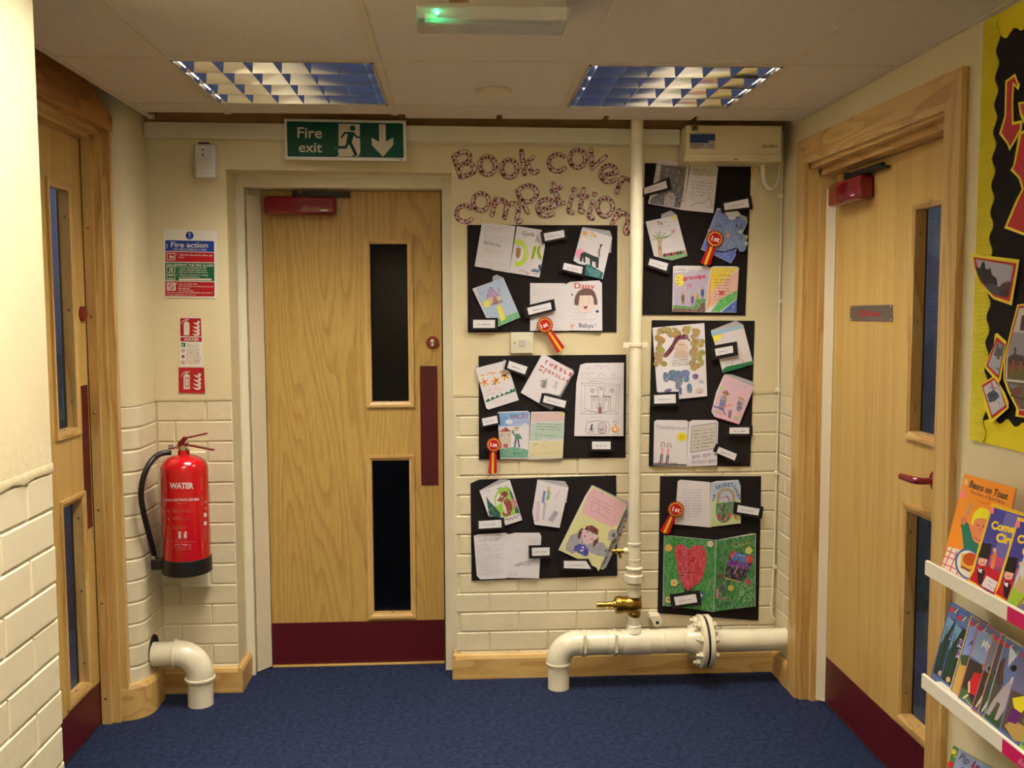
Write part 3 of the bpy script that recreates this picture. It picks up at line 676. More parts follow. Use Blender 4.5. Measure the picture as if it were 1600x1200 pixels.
# trunking
single('cable_trunking', MB().prism([(XL + .003, 3.687, 2.147), (.872, 3.745, 2.143), (.872, WY - .001, 2.143), (-.022, WY - .001, 2.143), (-.876, PYW - .001, 2.147), (XL + .003, PYW - .001, 2.147)], (0, 0, .057)), GLOSSW, 'long cream trunking box running along the top of the back wall under the ceiling', 'trunking')
def S(ox, oy, s):
    return lambda *q: [(ox + a / s, oy + b / s) for a, b in q]

# fire exit sign
def fire_exit():
    pl = PY(3.689); c = (360, 170, 4)
    t = thing('exit_sign', 'green and white fire exit sign with running figure and down arrow, above the middle door', 'sign', pl.at(540, 219))
    obj('sign_board', MB().sheet(S(*c)((335, 62), (1097, 75), (1100, 327), (342, 316)), pl, .005), SIGNW, t)
    k = Ink(pl, c); G = (0, 78, 66); W = (208, 202, 178)
    k.poly([(352, 82), (356, 78), (1074, 91), (1078, 95), (1083, 303), (1079, 307), (361, 298), (357, 294)], G)
    k.text('Fire', 418, 180, 155, 66, W, 1, .014).text('exit', 427, 269, 145, 62, W, 1, .014)
    k.poly([(676, 93), (808, 96), (812, 268), (800, 298), (665, 298), (680, 282), (672, 270), (676, 240)], W)
    k.poly([(668, 232), (722, 234), (722, 250), (654, 250)], W)
    k.ell(763, 121, 17, col=G)
    k.line([(748, 152), (715, 150), (696, 177)], 13, G).line([(768, 152), (788, 176), (812, 180)], 12, G)
    k.poly([(738, 143), (775, 146), (758, 215), (724, 206)], G)
    k.line([(737, 205), (722, 241), (668, 241)], 17, G).line([(745, 208), (768, 250), (784, 287)], 19, G)
    k.line([(784, 290), (764, 297)], 8, G)
    k.poly([(928, 97), (970, 97), (972, 205), (1018, 180), (1018, 226), (954, 300), (885, 228), (882, 180), (930, 207)], W)
    k.line([(1056, 319), (1076, 320)], 4, (60, 60, 60), cap=False)
    k.done('sign_print', t, INKG)
fire_exit()

def ext_icon(k, x, y, w, h, W):
    k.poly([(x + w * .12, y + h * .25), (x + w * .2, y + h * .17), (x + w * .32, y + h * .17), (x + w * .42, y + h * .25), (x + w * .42, y + h * .97), (x + w * .12, y + h * .97)], W)
    k.line([(x + w * .08, y + h * .14), (x + w * .22, y + h * .05), (x + w * .4, y + h * .05)], h * .06, W).line([(x + w * .26, y + h * .05), (x + w * .26, y + h * .2)], h * .07, W)
    k.line([(x + w * .05, y + h * .16), (x + w * .02, y + h * .3)], h * .04, W)
    for i, (a, b) in enumerate(((.10, .55), (.34, .58), (.56, .60), (.76, .62))):
        k.poly([(x + w * (.60 - i * .02), y + h * (a + .10)), (x + w * .78, y + h * (a + .15)), (x + w * .86, y + h * a), (x + w * .97, y + h * (a + .06)), (x + w * .93, y + h * (a + .2)), (x + w * .82, y + h * (a + .26)), (x + w * .70, y + h * (a + .24))], W)

def fire_action():
    pl = PY(PYW - .001); c = (230, 340, 4); R_ = (172, 22, 38); W = (214, 206, 190); B = (28, 62, 150); G = (18, 96, 62)
    t = thing('fire_action_sign', 'fire action notice with blue, red and green bands on the left pier', 'sign', pl.at(297, 412))
    obj('sign_panel', MB().sheet(S(*c)((100, 70), (435, 82), (435, 505), (110, 500)), pl, .0012, .0015), mat('sign_vinyl', (.78, .74, .66), .35), t)
    k = Ink(pl, c, .0019)
    k.ell(265, 112, 25, 25, B).poly([(260, 94), (270, 94), (267, 118), (263, 118)], W).ell(265, 125, 4, 4, W)
    k.poly([(112, 146), (118, 141), (412, 147), (418, 152), (418, 215), (113, 208)], B)
    k.text('Fire action', 148, 184, 232, 32, W, 1, .02).text('ON DISCOVERING A FIRE', 164, 204, 206, 12, W, 1, .01)
    k.line([(122, 165), (124, 190)], 5, W)
    k.poly([(113, 213), (418, 219), (419, 280), (113, 275)], R_)
    k.rect(121, 222, 175, 266, W).rect(126, 227, 170, 261, R_).rect(138, 236, 152, 254, W).ell(160, 247, 7, 7, W)
    k.text('1.  Operate nearest fire alarm call', 184, 236, 222, 11, W, 1.5, .012).text('point.', 196, 252, 36, 10, W, 1, .01)
    k.poly([(112, 280), (419, 285), (420, 398), (113, 394)], G)
    k.text('ON HEARING THE FIRE ALARM', 120, 302, 292, 15, W, 1, .02)
    for y in (300, 348): k.rect(121, y + 4, 175, y + 44, W).rect(125, y + 8, 171, y + 40, G)
    k.rect(138, 314, 160, 336, W).rect(143, 319, 151, 334, G).rect(132, 360, 164, 366, W).rect(132, 378, 164, 384, W)
    for i, (s, w_) in enumerate((('2.  Leave the building by the', 186), ('nearest available exit route,', 176), ('closing all doors behind you.', 184))): k.text(s, 184 + (12 if i else 0), 316 + i * 14, w_, 10, W, 1, .01)
    for i, (s, w_) in enumerate((('3.  Report to person in charge', 198), ('of assembly point at:', 132))): k.text(s, 184 + (12 if i else 0), 361 + i * 14, w_, 10, W, 1, .01)
    k.rect(198, 381, 402, 393, W)
    k.poly([(113, 399), (420, 403), (421, 488), (416, 493), (118, 490), (113, 485)], R_)
    k.rect(123, 407, 178, 456, W).ell(150, 431, 19, 19, R_).ell(150, 431, 14, 14, W).line([(138, 419), (163, 444)], 6, R_)
    for i, (s, w_) in enumerate((('4.  Do not take risks.', 130), ('Do not stop to collect personal', 214), ('belongings.', 72), ('Do not use lifts.', 94))): k.text(s, 184 + (12 if i else 0), 418 + i * 14, w_, 10, W, 1, .01)
    k.text('Do not re-enter the building for any reason', 124, 472, 286, 10, W, .5, .01).text('unless authorised to do so.', 124, 485, 180, 9, W, .5, .01)
    k.done('sign_print', t, INKG)
    t = thing('extinguisher_sign', 'narrow red and white water extinguisher notice below the fire action notice', 'sign', pl.at(299, 535))
    obj('sign_panel', MB().sheet(S(*c)((204, 625), (339, 626), (347, 935), (201, 935)), pl, .0012, .0015), MATS['sign_vinyl'], t)
    k = Ink(pl, c, .0019)
    k.poly([(207, 628), (336, 629), (339, 742), (207, 741)], R_); ext_icon(k, 214, 632, 120, 106, W)
    k.poly([(208, 747), (340, 748), (341, 776), (208, 774)], R_).text('WATER', 228, 770, 96, 18, W, .5, .03)
    k.rect(212, 782, 238, 808, G).rect(217, 788, 226, 804, W); k.scrib(246, 790, 336, 9, 3, 4, G, 1.6, .03, seed=5)
    for y in (832, 868, 905): k.ell(224, y, 11, 11, R_).ell(224, y, 8, 8, W).line([(218, y - 6), (230, y + 6)], 2.5, R_)
    k.ell(224, 868, 6, 6, (60, 20, 30)); k.scrib(244, 822, 336, 10, 10, 4, R_, 1.7, .01, seed=6)
    k.done('sign_print', t, INKG)
    t = thing('extinguisher_sign', 'square red extinguisher and flame notice, lowest of the wall notices above the extinguisher', 'sign', pl.at(300, 594))
    obj('sign_panel', MB().sheet(S(*c)((197, 937), (355, 939), (361, 1098), (198, 1094)), pl, .0012, .002), mat('red_vinyl', hexc(180, 24, 38), .35), t)
    k = Ink(pl, c, .0023); ext_icon(k, 212, 958, 130, 118, W); k.rect(237, 1000, 262, 1058, (190, 60, 65)).rect(241, 1006, 258, 1052, W); k.done('sign_print', t, INKG)
fire_action()

# motion sensor
def pir():
    pl = PY(3.69); x0, z0 = pl.at(305, 277).x, pl.at(305, 279).z; x1, z1 = pl.at(336, 225).x, pl.at(336, 225).z
    t = thing('motion_sensor', 'white plastic motion sensor on the wall above the fire action notice', 'sensor', ((x0 + x1) / 2, PYW, (z0 + z1) / 2))
    mb = MB(); b = bmesh.new(); bmesh.ops.create_cube(b, size=1)
    for q in b.verts:
        q.co = Vector(((x0 + x1) / 2 + q.co.x * (x1 - x0), 3.7 + q.co.y * .05, (z0 + z1) / 2 + q.co.z * (z1 - z0)))
        if q.co.y < 3.7 and q.co.z > (z0 + z1) / 2: q.co.y += .006
        if q.co.y < 3.7 and q.co.z < (z0 + z1) / 2: q.co.y -= .006
    bmesh.ops.bevel(b, geom=b.edges[:], offset=.010, segments=4, affect='EDGES', profile=.5); b.verts.index_update()
    mb.add([q.co.copy() for q in b.verts], [[q.index for q in f.verts] for f in b.faces], None, True); b.free(); obj('sensor_body', mb, WPLAS, t)
    w_ = x1 - x0; h = z1 - z0
    obj('lens', MB().bbox(x0 + w_ * .14, x1 - w_ * .16, 3.663, 3.67, z0 + h * .12, z0 + h * .54, .003), mat('sensor_lens', (.70, .66, .60), .55), t)
    obj('indicator', MB().box(x0 + w_ * .40, x0 + w_ * .52, 3.6735, 3.675, z0 + h * .80, z0 + h * .83).box(x0 + w_ * .42, x0 + w_ * .48, 3.671, 3.674, z0 + h * .62, z0 + h * .69), mat('sensor_window', (.12, .06, .06), .3), t)
    obj('bracket', MB().box(x0 + w_ * .2, x0 + w_ * .7, 3.69, PYW, z1 - .01, z1 + .006), BLACKM, t)
pir()

# light switch
def switch():
    pl = PY(WY); a, b_ = pl.at(798, 552), pl.at(833, 519)
    t = thing('light_switch', 'cream single rocker light switch below the top left black sheet', 'switch', ((a.x + b_.x) / 2, WY, (a.z + b_.z) / 2))
    obj('switch_plate', MB().bbox(a.x, b_.x, WY - .010, WY - .0005, a.z, b_.z, .002), SWPL, t)
    cx, cz = (a.x + b_.x) / 2, (a.z + b_.z) / 2
    obj('rocker', MB().add([(cx - .011, WY - .010, cz - .013), (cx + .011, WY - .010, cz - .013), (cx + .011, WY - .010, cz + .013), (cx - .011, WY - .010, cz + .013), (cx - .011, WY - .0125, cz - .013), (cx + .011, WY - .0125, cz - .013), (cx + .011, WY - .017, cz + .013), (cx - .011, WY - .017, cz + .013)],
        [(0, 1, 2, 3), (4, 5, 6, 7), (0, 1, 5, 4), (1, 2, 6, 5), (2, 3, 7, 6), (3, 0, 4, 7)]), WPLAS, t)
    for s in (-1, 1): obj('screw', MB().lathe([(.0035, 0), (.0035, .001), (0, .0012)], (cx + s * .030, WY - .0113, cz), 'y', 12), STEEL, t)
switch()

# ------------------------------------------------------------ cut-out letters
def letters():
    s5 = lambda q: (690 + q[0] / 5, 210 + q[1] / 5)
    ell = lambda cx, cy, rx, ry: [(cx + rx * math.cos(t), cy + ry * math.sin(t)) for t in [2 * PI * i / 22 for i in range(23)]]
    arc = lambda cx, cy, rx, ry, a, b: [(cx + rx * math.cos(math.radians(a + (b - a) * i / 14)), cy + ry * math.sin(math.radians(a + (b - a) * i / 14))) for i in range(15)]
    sp = lambda *p: smooth(p)
    data = [('capital B', 'the first letter of Book', [[(94, 172), (146, 332)], smooth([(94, 172), (150, 142), (200, 142), (222, 172), (200, 215), (125, 250)]), smooth([(160, 232), (220, 225), (252, 262), (240, 305), (146, 332)])]),
      ('letter o', 'the first o of Book', [ell(360, 243, 62, 72)]), ('letter o', 'the second o of Book', [ell(530, 268, 60, 69)]),
      ('letter k', 'ending Book', [[(625, 130), (648, 308)], [(716, 178), (650, 238)], smooth([(668, 225), (705, 290), (728, 300), (752, 285)])]),
      ('letter c', 'starting cover', [arc(907, 222, 70, 66, -48, -322)]), ('letter o', 'in cover', [ell(1062, 190, 61, 69)]),
      ('letter v', 'in cover', [[(1168, 122), (1172, 215)], [(1172, 215), (1178, 262)], [(1178, 262), (1282, 172)]]),
      ('letter e', 'in cover', [[(1262, 322), (1368, 298)], smooth([(1368, 298), (1350, 258), (1308, 242), (1262, 262), (1243, 308), (1266, 354), (1310, 372), (1362, 352)])]),
      ('letter r', 'ending cover beside the pipe', [[(1412, 338), (1368, 448)], smooth([(1398, 378), (1428, 345), (1472, 362)])]),
      ('letter c', 'starting competition', [arc(183, 620, 68, 64, -45, -318)]), ('letter o', 'the first o of competition', [ell(308, 528, 62, 68)]),
      ('letter m', 'in competition', [[(424, 505), (394, 628)], smooth([(412, 560), (450, 515), (495, 525), (508, 560), (490, 655)]), smooth([(503, 580), (540, 542), (585, 548), (602, 595), (588, 655), (600, 685), (620, 678)])]),
      ('letter p', 'in competition', [[(588, 442), (674, 610)], smooth([(592, 445), (640, 408), (700, 403), (740, 440), (735, 490), (690, 525), (638, 522)])]),
      ('letter e', 'in competition', [[(765, 592), (884, 562)], smooth([(884, 562), (868, 522), (820, 506), (772, 525), (750, 570), (770, 616), (818, 635), (868, 622)])]),
      ('letter t', 'the first t of competition', [smooth([(875, 383), (905, 490), (925, 540), (955, 535)]), [(860, 440), (928, 415)]]),
      ('letter i', 'the first i of competition', [smooth([(1021, 482), (1000, 560), (998, 605), (1024, 612)])]),
      ('letter t', 'the second t of competition', [smooth([(1110, 428), (1090, 540), (1084, 592), (1108, 604)]), [(1068, 474), (1140, 488)]]),
      ('letter i', 'the second i of competition', [smooth([(1180, 524), (1160, 600), (1156, 640), (1182, 652)])]),
      ('letter o', 'the last o of competition', [ell(1278, 568, 60, 70)]),
      ('letter n', 'ending competition beside the pipe', [[(1386, 594), (1330, 700)], smooth([(1365, 650), (1410, 612), (1450, 632), (1456, 680), (1436, 738), (1440, 768), (1460, 762)])])]
    dots = {15: (1033, 433, 19), 17: (1195, 468, 19)}
    for i, (nm, where, strokes) in enumerate(data):
        fl_ = [p for st in strokes for p in st]; cx = sum(p[0] for p in fl_) / len(fl_); cy = sum(p[1] for p in fl_) / len(fl_)
        q = s5((cx, cy)); tilt = .004 + (i % 3) * .001
        pl = PY(WY - tilt)
        t = thing('cutout_letter', 'giraffe patterned cut out %s, %s' % (nm, where), 'letter', pl.at(*q), 'giraffe patterned letters of the title')
        for part, wd, m_, off, th in (('outline', 35, OUTL, 0, .0010), ('pattern', 27, GIRAFFE, .0018, .0009)):
            mb = MB(); wp = wd / 5; nn = 0
            for st in strokes:
                st = [s5(p) for p in st]
                for k, (a, b) in enumerate(zip(st, st[1:])):
                    d = math.hypot(b[0] - a[0], b[1] - a[1]) or 1; nx, ny = -(b[1] - a[1]) / d * wp / 2, (b[0] - a[0]) / d * wp / 2; nn += 1
                    mb.prism([pl.at(x, y, off + nn * .000008) for x, y in ((a[0] + nx, a[1] + ny), (b[0] + nx, b[1] + ny), (b[0] - nx, b[1] - ny), (a[0] - nx, a[1] - ny))], -pl.n * th)
                for k, a in enumerate(st):
                    nn += 1
                    ring = [pl.at(a[0] + wp / 2 * math.cos(2 * PI * u / 12), a[1] + wp / 2 * math.sin(2 * PI * u / 12), off + nn * .000008) for u in range(12)]
                    mb.prism(ring, -pl.n * th)
            if i in dots:
                a = s5(dots[i][:2]); r = (dots[i][2] + (2 if part == 'outline' else -2)) / 5
                mb.prism([pl.at(a[0] + r * math.cos(2 * PI * u / 18), a[1] + r * math.sin(2 * PI * u / 18), off) for u in range(18)], -pl.n * th)
            obj(part, mb, m_, t)
def smooth(p, n=5):
    p = list(p); out = []
    for i in range(len(p) - 1):
        a, b, c, d = p[max(i - 1, 0)], p[i], p[i + 1], p[min(i + 2, len(p) - 1)]
        for k in range(n):
            t = k / n; out.append(tuple(.5 * (2 * b[j] + (c[j] - a[j]) * t + (2 * a[j] - 5 * b[j] + 4 * c[j] - d[j]) * t * t + (3 * b[j] - a[j] - 3 * c[j] + d[j]) * t ** 3) for j in (0, 1)))
    return out + [p[-1]]
letters()

# ------------------------------------------------------------ display sheets, booklets, captions, rosettes
def sugar(fr, pts, label):
    # a sheet of black paper, slightly bowed off the wall
    pl = PY(WY); q = S(*fr)(*pts); n = 6; mb = MB(); top = [q[0], q[1]] if len(q) == 4 else [q[1], q[2]]
    mb.prism([pl.at(x, y, .0030 + .0012 * ((i * 7) % 3 == 0)) for i, (x, y) in enumerate(q)], Vector((0, .0012, 0)))
    return single('display_sheet', mb, SUGAR, label, 'backing paper', 'black paper display sheets')
def caption(fr, pts, label, seed, grow=20, mount=True):
    q = S(*fr)(*pts); cx, cy = sum(p[0] for p in q) / 4, sum(p[1] for p in q) / 4; pl = PY(WY); off = .021
    t = thing('name_card', label, 'card', pl.at(cx, cy, off), 'name cards on the black sheets')
    g = grow / fr[2]
    def ex(p):
        d = math.hypot(p[0] - cx, p[1] - cy); return (p[0] + (p[0] - cx) / d * g * 1.35, p[1] + (p[1] - cy) / d * g * 1.35 + (1 if p[1] > cy else -1) * g * .45)
    obj('card_mount', MB().sheet([ex(p) for p in q], pl, .0008, off), CARD, t)
    obj('white_card', MB().sheet(q, pl, .0004, off + .0006), LABELW, t)
    k = Ink(pl, fr, off + .0008); a, b, c, d = pts
    mx, my = (a[0] + b[0] + c[0] + d[0]) / 4, (a[1] + b[1] + c[1] + d[1]) / 4; L = math.hypot(b[0] - a[0], b[1] - a[1]); sl = (b[1] - a[1]) / (b[0] - a[0])
    k.scrib(mx - L * .30, my + 4 - L * .30 * sl, mx + L * .30, 10, 1, 9, (50, 45, 60), 2.8, sl, 0, seed)
    k.done('typed_name', t)
def rosette(fr, x, y, r, tx, ty, label):
    pl = PY(WY); off = .026; c0 = (fr[0] + x / fr[2], fr[1] + y / fr[2]); R_ = r / fr[2]
    t = thing('rosette', label, 'rosette', pl.at(*c0, off), 'first prize rosettes')
    sc_ = lambda rad, amp, n=18, ph=0: [(c0[0] + (rad + amp * math.cos(n * a)) * math.cos(a + ph), c0[1] + (rad + amp * math.cos(n * a)) * math.sin(a + ph)) for a in [2 * PI * i / 144 for i in range(144)]]
    obj('frill', MB().sheet(sc_(R_ * .95, R_ * .06), pl, .002, off), mat('rosette_dark_red', hexc(140, 22, 30), .35), t)
    obj('yellow_frill', MB().sheet(sc_(R_ * .80, R_ * .07, 18, .17), pl, .001, off + .0012), mat('rosette_yellow', hexc(236, 186, 40), .4), t)
    obj('centre', MB().sheet(sc_(R_ * .68, R_ * .035, 18), pl, .001, off + .0024), mat('rosette_red', hexc(186, 20, 32), .3), t)
    k = Ink(pl, (c0[0], c0[1], 1), off + .0028); an = math.degrees(math.atan2(ty - y, tx - x)) - 90
    an = max(-16, min(16, -an * .9 if abs(an) > 1 else 0)); an = -22 if tx > x + 60 else (14 if tx < x - 60 else 4)
    k.text('1st', -R_ * .46 * math.cos(math.radians(an)), R_ * .26 - R_ * .46 * math.sin(math.radians(an)), R_ * .92, R_ * .52, (238, 226, 226), an, .03); k.done('lettering', t)
    dx, dy = (tx - x) / fr[2], (ty - y) / fr[2]; L = math.hypot(dx, dy); ux, uy = dx / L, dy / L; nx, ny = -uy, ux
    P_ = lambda a, b: (c0[0] + ux * a + nx * b, c0[1] + uy * a + ny * b)
    w_ = R_ * .42
    obj('ribbon_tail', MB().sheet([P_(R_ * .6, w_ * .2), P_(R_ * .6, w_ * 1.0), P_(L * .96, w_ * 1.5), P_(L * .99, w_ * .6), P_(L * .96, w_ * .1)], pl, .0006, off - .003), MATS['rosette_red'], t)
    obj('ribbon_tail', MB().sheet([P_(R_ * .6, -w_ * .9), P_(R_ * .6, w_ * .2), P_(L * .93, w_ * .1), P_(L * .97, -w_ * .5), P_(L * .93, -w_ * 1.2)], pl, .0006, off - .004), MATS['rosette_red'], t)
    obj('yellow_ribbon_tail', MB().sheet([P_(R_ * .6, -w_ * .1), P_(R_ * .6, w_ * .45), P_(L * .95, w_ * .5), P_(L, w_ * .1), P_(L * .95, -w_ * .3)], pl, .0006, off - .002), MATS['rosette_yellow'], t)
def booklet(fr, label, pages, art, group='handmade book covers on the black sheets', m=None):
    """pages: list of (name, pts, (3 heights)); art: fn(list of planes)"""
    q0 = S(*fr)(*pages[-1][1]); cx, cy = sum(p[0] for p in q0) / len(q0), sum(p[1] for p in q0) / len(q0)
    t = thing('paper_booklet', label, 'booklet', PY(WY).at(cx, cy, .006), group); pls = []
    for nm, pts, hs in pages:
        q = S(*fr)(*pts); base = PY(WY)
        if isinstance(hs, tuple):
            xs_ = [p[0] for p in q]; ym = sum(p[1] for p in q) / len(q); xa, xb = min(xs_), max(xs_)
            pl = P3(base, (xa, ym, hs[0]), (xb, ym, hs[2]), ((xa + xb) / 2, ym + 60, (hs[0] + hs[2]) / 2))
        else: pl = PY(WY - hs)
        pls.append(pl); obj(nm, MB().sheet(q, pl, .0005), PAPER_SHADE if nm == 'back_page' else PAPER, t)
    art([Ink(p, fr) for p in pls], t)
    return t
C1 = (720, 340, 5.454); C2 = (730, 540, 5.715); C3 = (725, 735, 5.926); C4 = (1000, 245, 4.8); C5 = (1005, 490, 4.9); C6 = (1015, 735, 5)
sugar(C1, [(55, 62), (1335, 66), (1328, 975), (60, 978)], 'black sheet directly under the title letters, topmost on the left')
sugar(C2, [(102, 92), (1420, 80), (1415, 1000), (105, 1018)], 'black sheet in the middle of the left column, below the light switch')
sugar(C3, [(60, 120), (140, 85), (1410, 45), (1420, 975), (70, 1022)], 'black sheet at the bottom of the left column with a cut corner')
sugar(C4, [(35, 48), (835, 50), (790, 1190), (18, 1185)], 'black sheet below the wall box, topmost on the right of the pipe')
sugar(C5, [(65, 50), (855, 55), (820, 1170), (42, 1168)], 'black sheet in the middle of the column right of the pipe')
sugar(C6, [(82, 45), (872, 45), (850, 1175), (62, 1115)], 'black sheet at the bottom of the column right of the pipe, behind the flange')
GREY = (120, 116, 128); PUR = (120, 80, 150); LG = (205, 235, 60); BK = (40, 38, 42)
HL = (.006, .006, .013)
# --- sheet 1
def art(I, t):
    k = I[0]; k.scrib(205, 78, 430, 26, 1, 16, (190, 140, 160), 2.5, .05, seed=1); k.scrib(265, 100, 370, 22, 1, 14, (200, 130, 160), 2.5, .05, seed=2)
    k.scrib(215, 150, 420, 20, 3, 11, (205, 190, 110), 2.4, .12, seed=3); k.text('Bad Hair Day...', 198, 222, 155, 26, BK, 12, .0, .3)
    k.scrib(190, 262, 390, 24, 2, 10, (205, 190, 110), 2.4, .10, seed=4); k.scrib(195, 375, 400, 24, 3, 10, (160, 155, 165), 1.8, .12, seed=5)
    k.line([(205, 110), (205, 160), (190, 250)], 2, (150, 190, 200)); k.poly([(262, 445), (300, 425), (330, 455)], (235, 232, 238)); k.done('drawing', t)
    k = I[1]; k.text('Gods', 522, 150, 105, 36, (120, 66, 74), 6, .004)
    for i in range(17):
        a = math.radians(-100 + i * 12.2); k.line([(480 + 62 * math.cos(a), 300 + 82 * math.sin(a)), (480 + 90 * math.cos(a), 300 + 112 * math.sin(a))], 15, LG)
    k.line([(490, 262), (486, 325)], 30, (190, 130, 30)).ell(492, 245, 14, 17, (200, 196, 204)).line([(478, 262), (472, 320)], 4, BK).line([(508, 262), (506, 318)], 4, BK).line([(480, 330), (478, 342)], 5, BK).line([(494, 330), (493, 342)], 5, BK)
    for sx in (632, 668): k.line(smooth([(sx, 252), (sx - 8, 290), (sx + (-22 if sx < 650 else 12), 345)]), 26, LG)
    k.line([(636, 210), (652, 155), (668, 215)], 5, (110, 90, 90)).line([(646, 215), (655, 180), (662, 216)], 3, (140, 120, 120))
    k.poly([(598, 448), (630, 436), (668, 448), (672, 468), (600, 460)], (90, 120, 160)).poly([(660, 405), (686, 398), (680, 460), (664, 440)], (70, 90, 110))
    k.scrib(498, 462, 665, 20, 1, 30, (165, 80, 80), 4, .14, 0, seed=9); k.done('drawing', t)
booklet(C1, 'open booklet headed Gods with a yellow green ring of rays, in the top left sheet', [('left_page', [(180, 45), (465, 72), (412, 470), (330, 455), (270, 440), (118, 415)], (.012, .006, .006)), ('right_page', [(478, 72), (690, 105), (695, 150), (718, 235), (670, 510), (412, 468)], (.006, .013, .013))], art)
def art(I, t):
    k = I[1]; k.rect(1040, 118, 1075, 150, (240, 175, 80)); k.text('The', 1095, 158, 62, 40, (238, 176, 90), 12, .02).scrib(1165, 190, 1240, 22, 2, 16, (245, 205, 160), 2.4, .2, seed=3); k.ell(1050, 185, 22, 16, (245, 225, 205))
    k.ell(1018, 310, 40, 46, (240, 160, 190)).poly([(1012, 370), (1020, 310), (1050, 290), (1140, 330), (1178, 340), (1172, 430), (1150, 425), (1148, 380), (1120, 372), (1118, 415), (1100, 410), (1098, 350), (1062, 330), (1060, 385), (1045, 380), (1042, 330), (1032, 375)], (45, 66, 62))
    k.line([(1195, 232), (1180, 290), (1182, 330)], 9, (70, 70, 60)).line([(1172, 270), (1168, 335)], 6, (190, 160, 110)).ell(1196, 236, 12, 8, (50, 60, 60))
    k.poly([(1060, 396), (1100, 402), (1215, 468), (1200, 525), (1052, 492)], (40, 104, 108))
    for i in range(7): k.line([(1066 + i * 6, 420 + i * 12), (1190 - i * 2, 462 + i * 8)], 2, (170, 205, 205), cap=False)
    k.done('drawing', t)
booklet(C1, 'standing folded booklet with a dark elephant shape over teal water, right of the Gods booklet', [('back_page', [(1042, 80), (1270, 112), (1290, 165), (1280, 300), (1000, 300)], .004), ('front_page', [(1035, 84), (1290, 168), (1208, 526), (960, 366)], (.008, .016, .016))], art)
def art(I, t):
    k = I[1]; k.poly([(130, 600), (356, 514), (485, 800), (300, 870), (215, 840)], (176, 196, 222)); k.poly([(310, 870), (485, 800), (508, 850), (320, 930)], (110, 176, 130))
    k.poly([(218, 692), (250, 592), (332, 668)], (176, 150, 196)).line([(218, 692), (250, 592), (335, 668)], 4, (120, 60, 130)).poly([(225, 690), (335, 668), (352, 700), (235, 728)], (214, 198, 170))
    k.poly([(272, 740), (274, 690), (292, 668), (310, 690), (318, 735)], (170, 110, 90)).line([(258, 742), (355, 705)], 7, (130, 80, 60)).line([(262, 752), (356, 718)], 5, (150, 100, 80))
    k.poly([(305, 755), (345, 742), (385, 862), (345, 884)], (232, 220, 70)).line([(330, 742), (378, 850)], 3, (200, 150, 150)).ell(220, 735, 31, 31, (236, 226, 90)).line([(312, 600), (325, 600), (326, 632)], 6, (170, 110, 110))
    k.scrib(150, 680, 200, 22, 1, 16, (150, 90, 160), 3, 1.9, seed=4); k.scrib(165, 655, 300, 20, 1, 16, (150, 130, 200), 3, -.5, seed=8); k.done('drawing', t, CRAYON)
booklet(C1, 'folded booklet with a purple roofed tree house drawing, bottom left of the top left sheet', [('back_page', [(95, 602), (305, 485), (362, 512), (300, 640), (120, 650)], .004), ('front_page', [(98, 606), (362, 512), (508, 850), (320, 930), (215, 850)], (.014, .016, .007))], art)
def art(I, t):
    k = I[0]; k.scrib(612, 612, 880, 22, 3, 9, (165, 162, 175), 1.8, .01, seed=6); k.scrib(600, 760, 880, 26, 5, 7, (200, 197, 206), 1.5, 0, seed=7); k.done('drawing', t)
    k = I[1]; k.text('Daisy', 968, 602, 172, 46, (206, 44, 58), 2, .01)
    k.poly(smooth([(968, 745), (972, 680), (1010, 622), (1070, 604), (1130, 622), (1160, 690), (1165, 742)]) + [(1135, 745), (1128, 680), (1112, 662), (1015, 664), (1008, 700), (1004, 748)], (112, 84, 78))
    k.poly([(1014, 664), (1112, 662), (1132, 750), (1110, 800), (1068, 822), (1025, 800), (1002, 745)], (228, 208, 200))
    for x, y in ((1035, 690), (1090, 685), (1030, 712), (1095, 712)): k.ell(x, y, 8, 3.5, (190, 170, 140))
    k.poly([(1042, 752), (1062, 760), (1082, 748), (1070, 780), (1058, 780)], (40, 24, 34)).ell(1063, 774, 8, 7, (214, 60, 100))
    k.poly([(935, 662), (950, 645), (960, 668), (945, 660)], (50, 50, 150)).poly([(1150, 795), (1165, 785), (1180, 800), (1168, 812), (1152, 808)], (50, 50, 140))
    k.scrib(950, 810, 1120, 30, 2, 14, (175, 172, 180), 2, 0, seed=4); k.scrib(960, 868, 1180, 22, 1, 8, (170, 166, 176), 2, 0, seed=9)
    k.text('Babys', 1006, 935, 122, 36, (52, 60, 140), 2, .005).line([(1148, 905), (1148, 925)], 4, (52, 60, 140)).line([(930, 925), (972, 915)], 5, (220, 150, 120)).line([(945, 905), (955, 948)], 5, (200, 140, 110)).line([(935, 945), (968, 905)], 3, (220, 170, 130)); k.done('drawing', t)
booklet(C1, 'open booklet titled Daisy with a brown haired face, bottom right of the top left sheet', [('left_page', [(590, 558), (885, 560), (905, 572), (930, 965), (590, 965)], (.010, .006, .006)), ('right_page', [(902, 562), (935, 548), (1180, 535), (1203, 560), (1206, 965), (930, 962)], (.006, .008, .016))], art)
caption(C1, [(705, 135), (878, 105), (885, 165), (718, 200)], 'name card beside the Gods booklet', 1)
caption(C1, [(880, 385), (1040, 420), (1030, 480), (868, 440)], 'name card left of the teal water booklet', 2)
caption(C1, [(105, 872), (292, 872), (290, 940), (105, 940)], 'name card below the tree house booklet', 3)
caption(C1, [(565, 770), (765, 722), (775, 780), (580, 830)], 'tilted name card over the left page of the Daisy booklet', 4, 26)
rosette(C1, 718, 915, 70, 862, 1135, 'red and yellow first prize rosette on the Daisy booklet, ribbon hanging to the right')
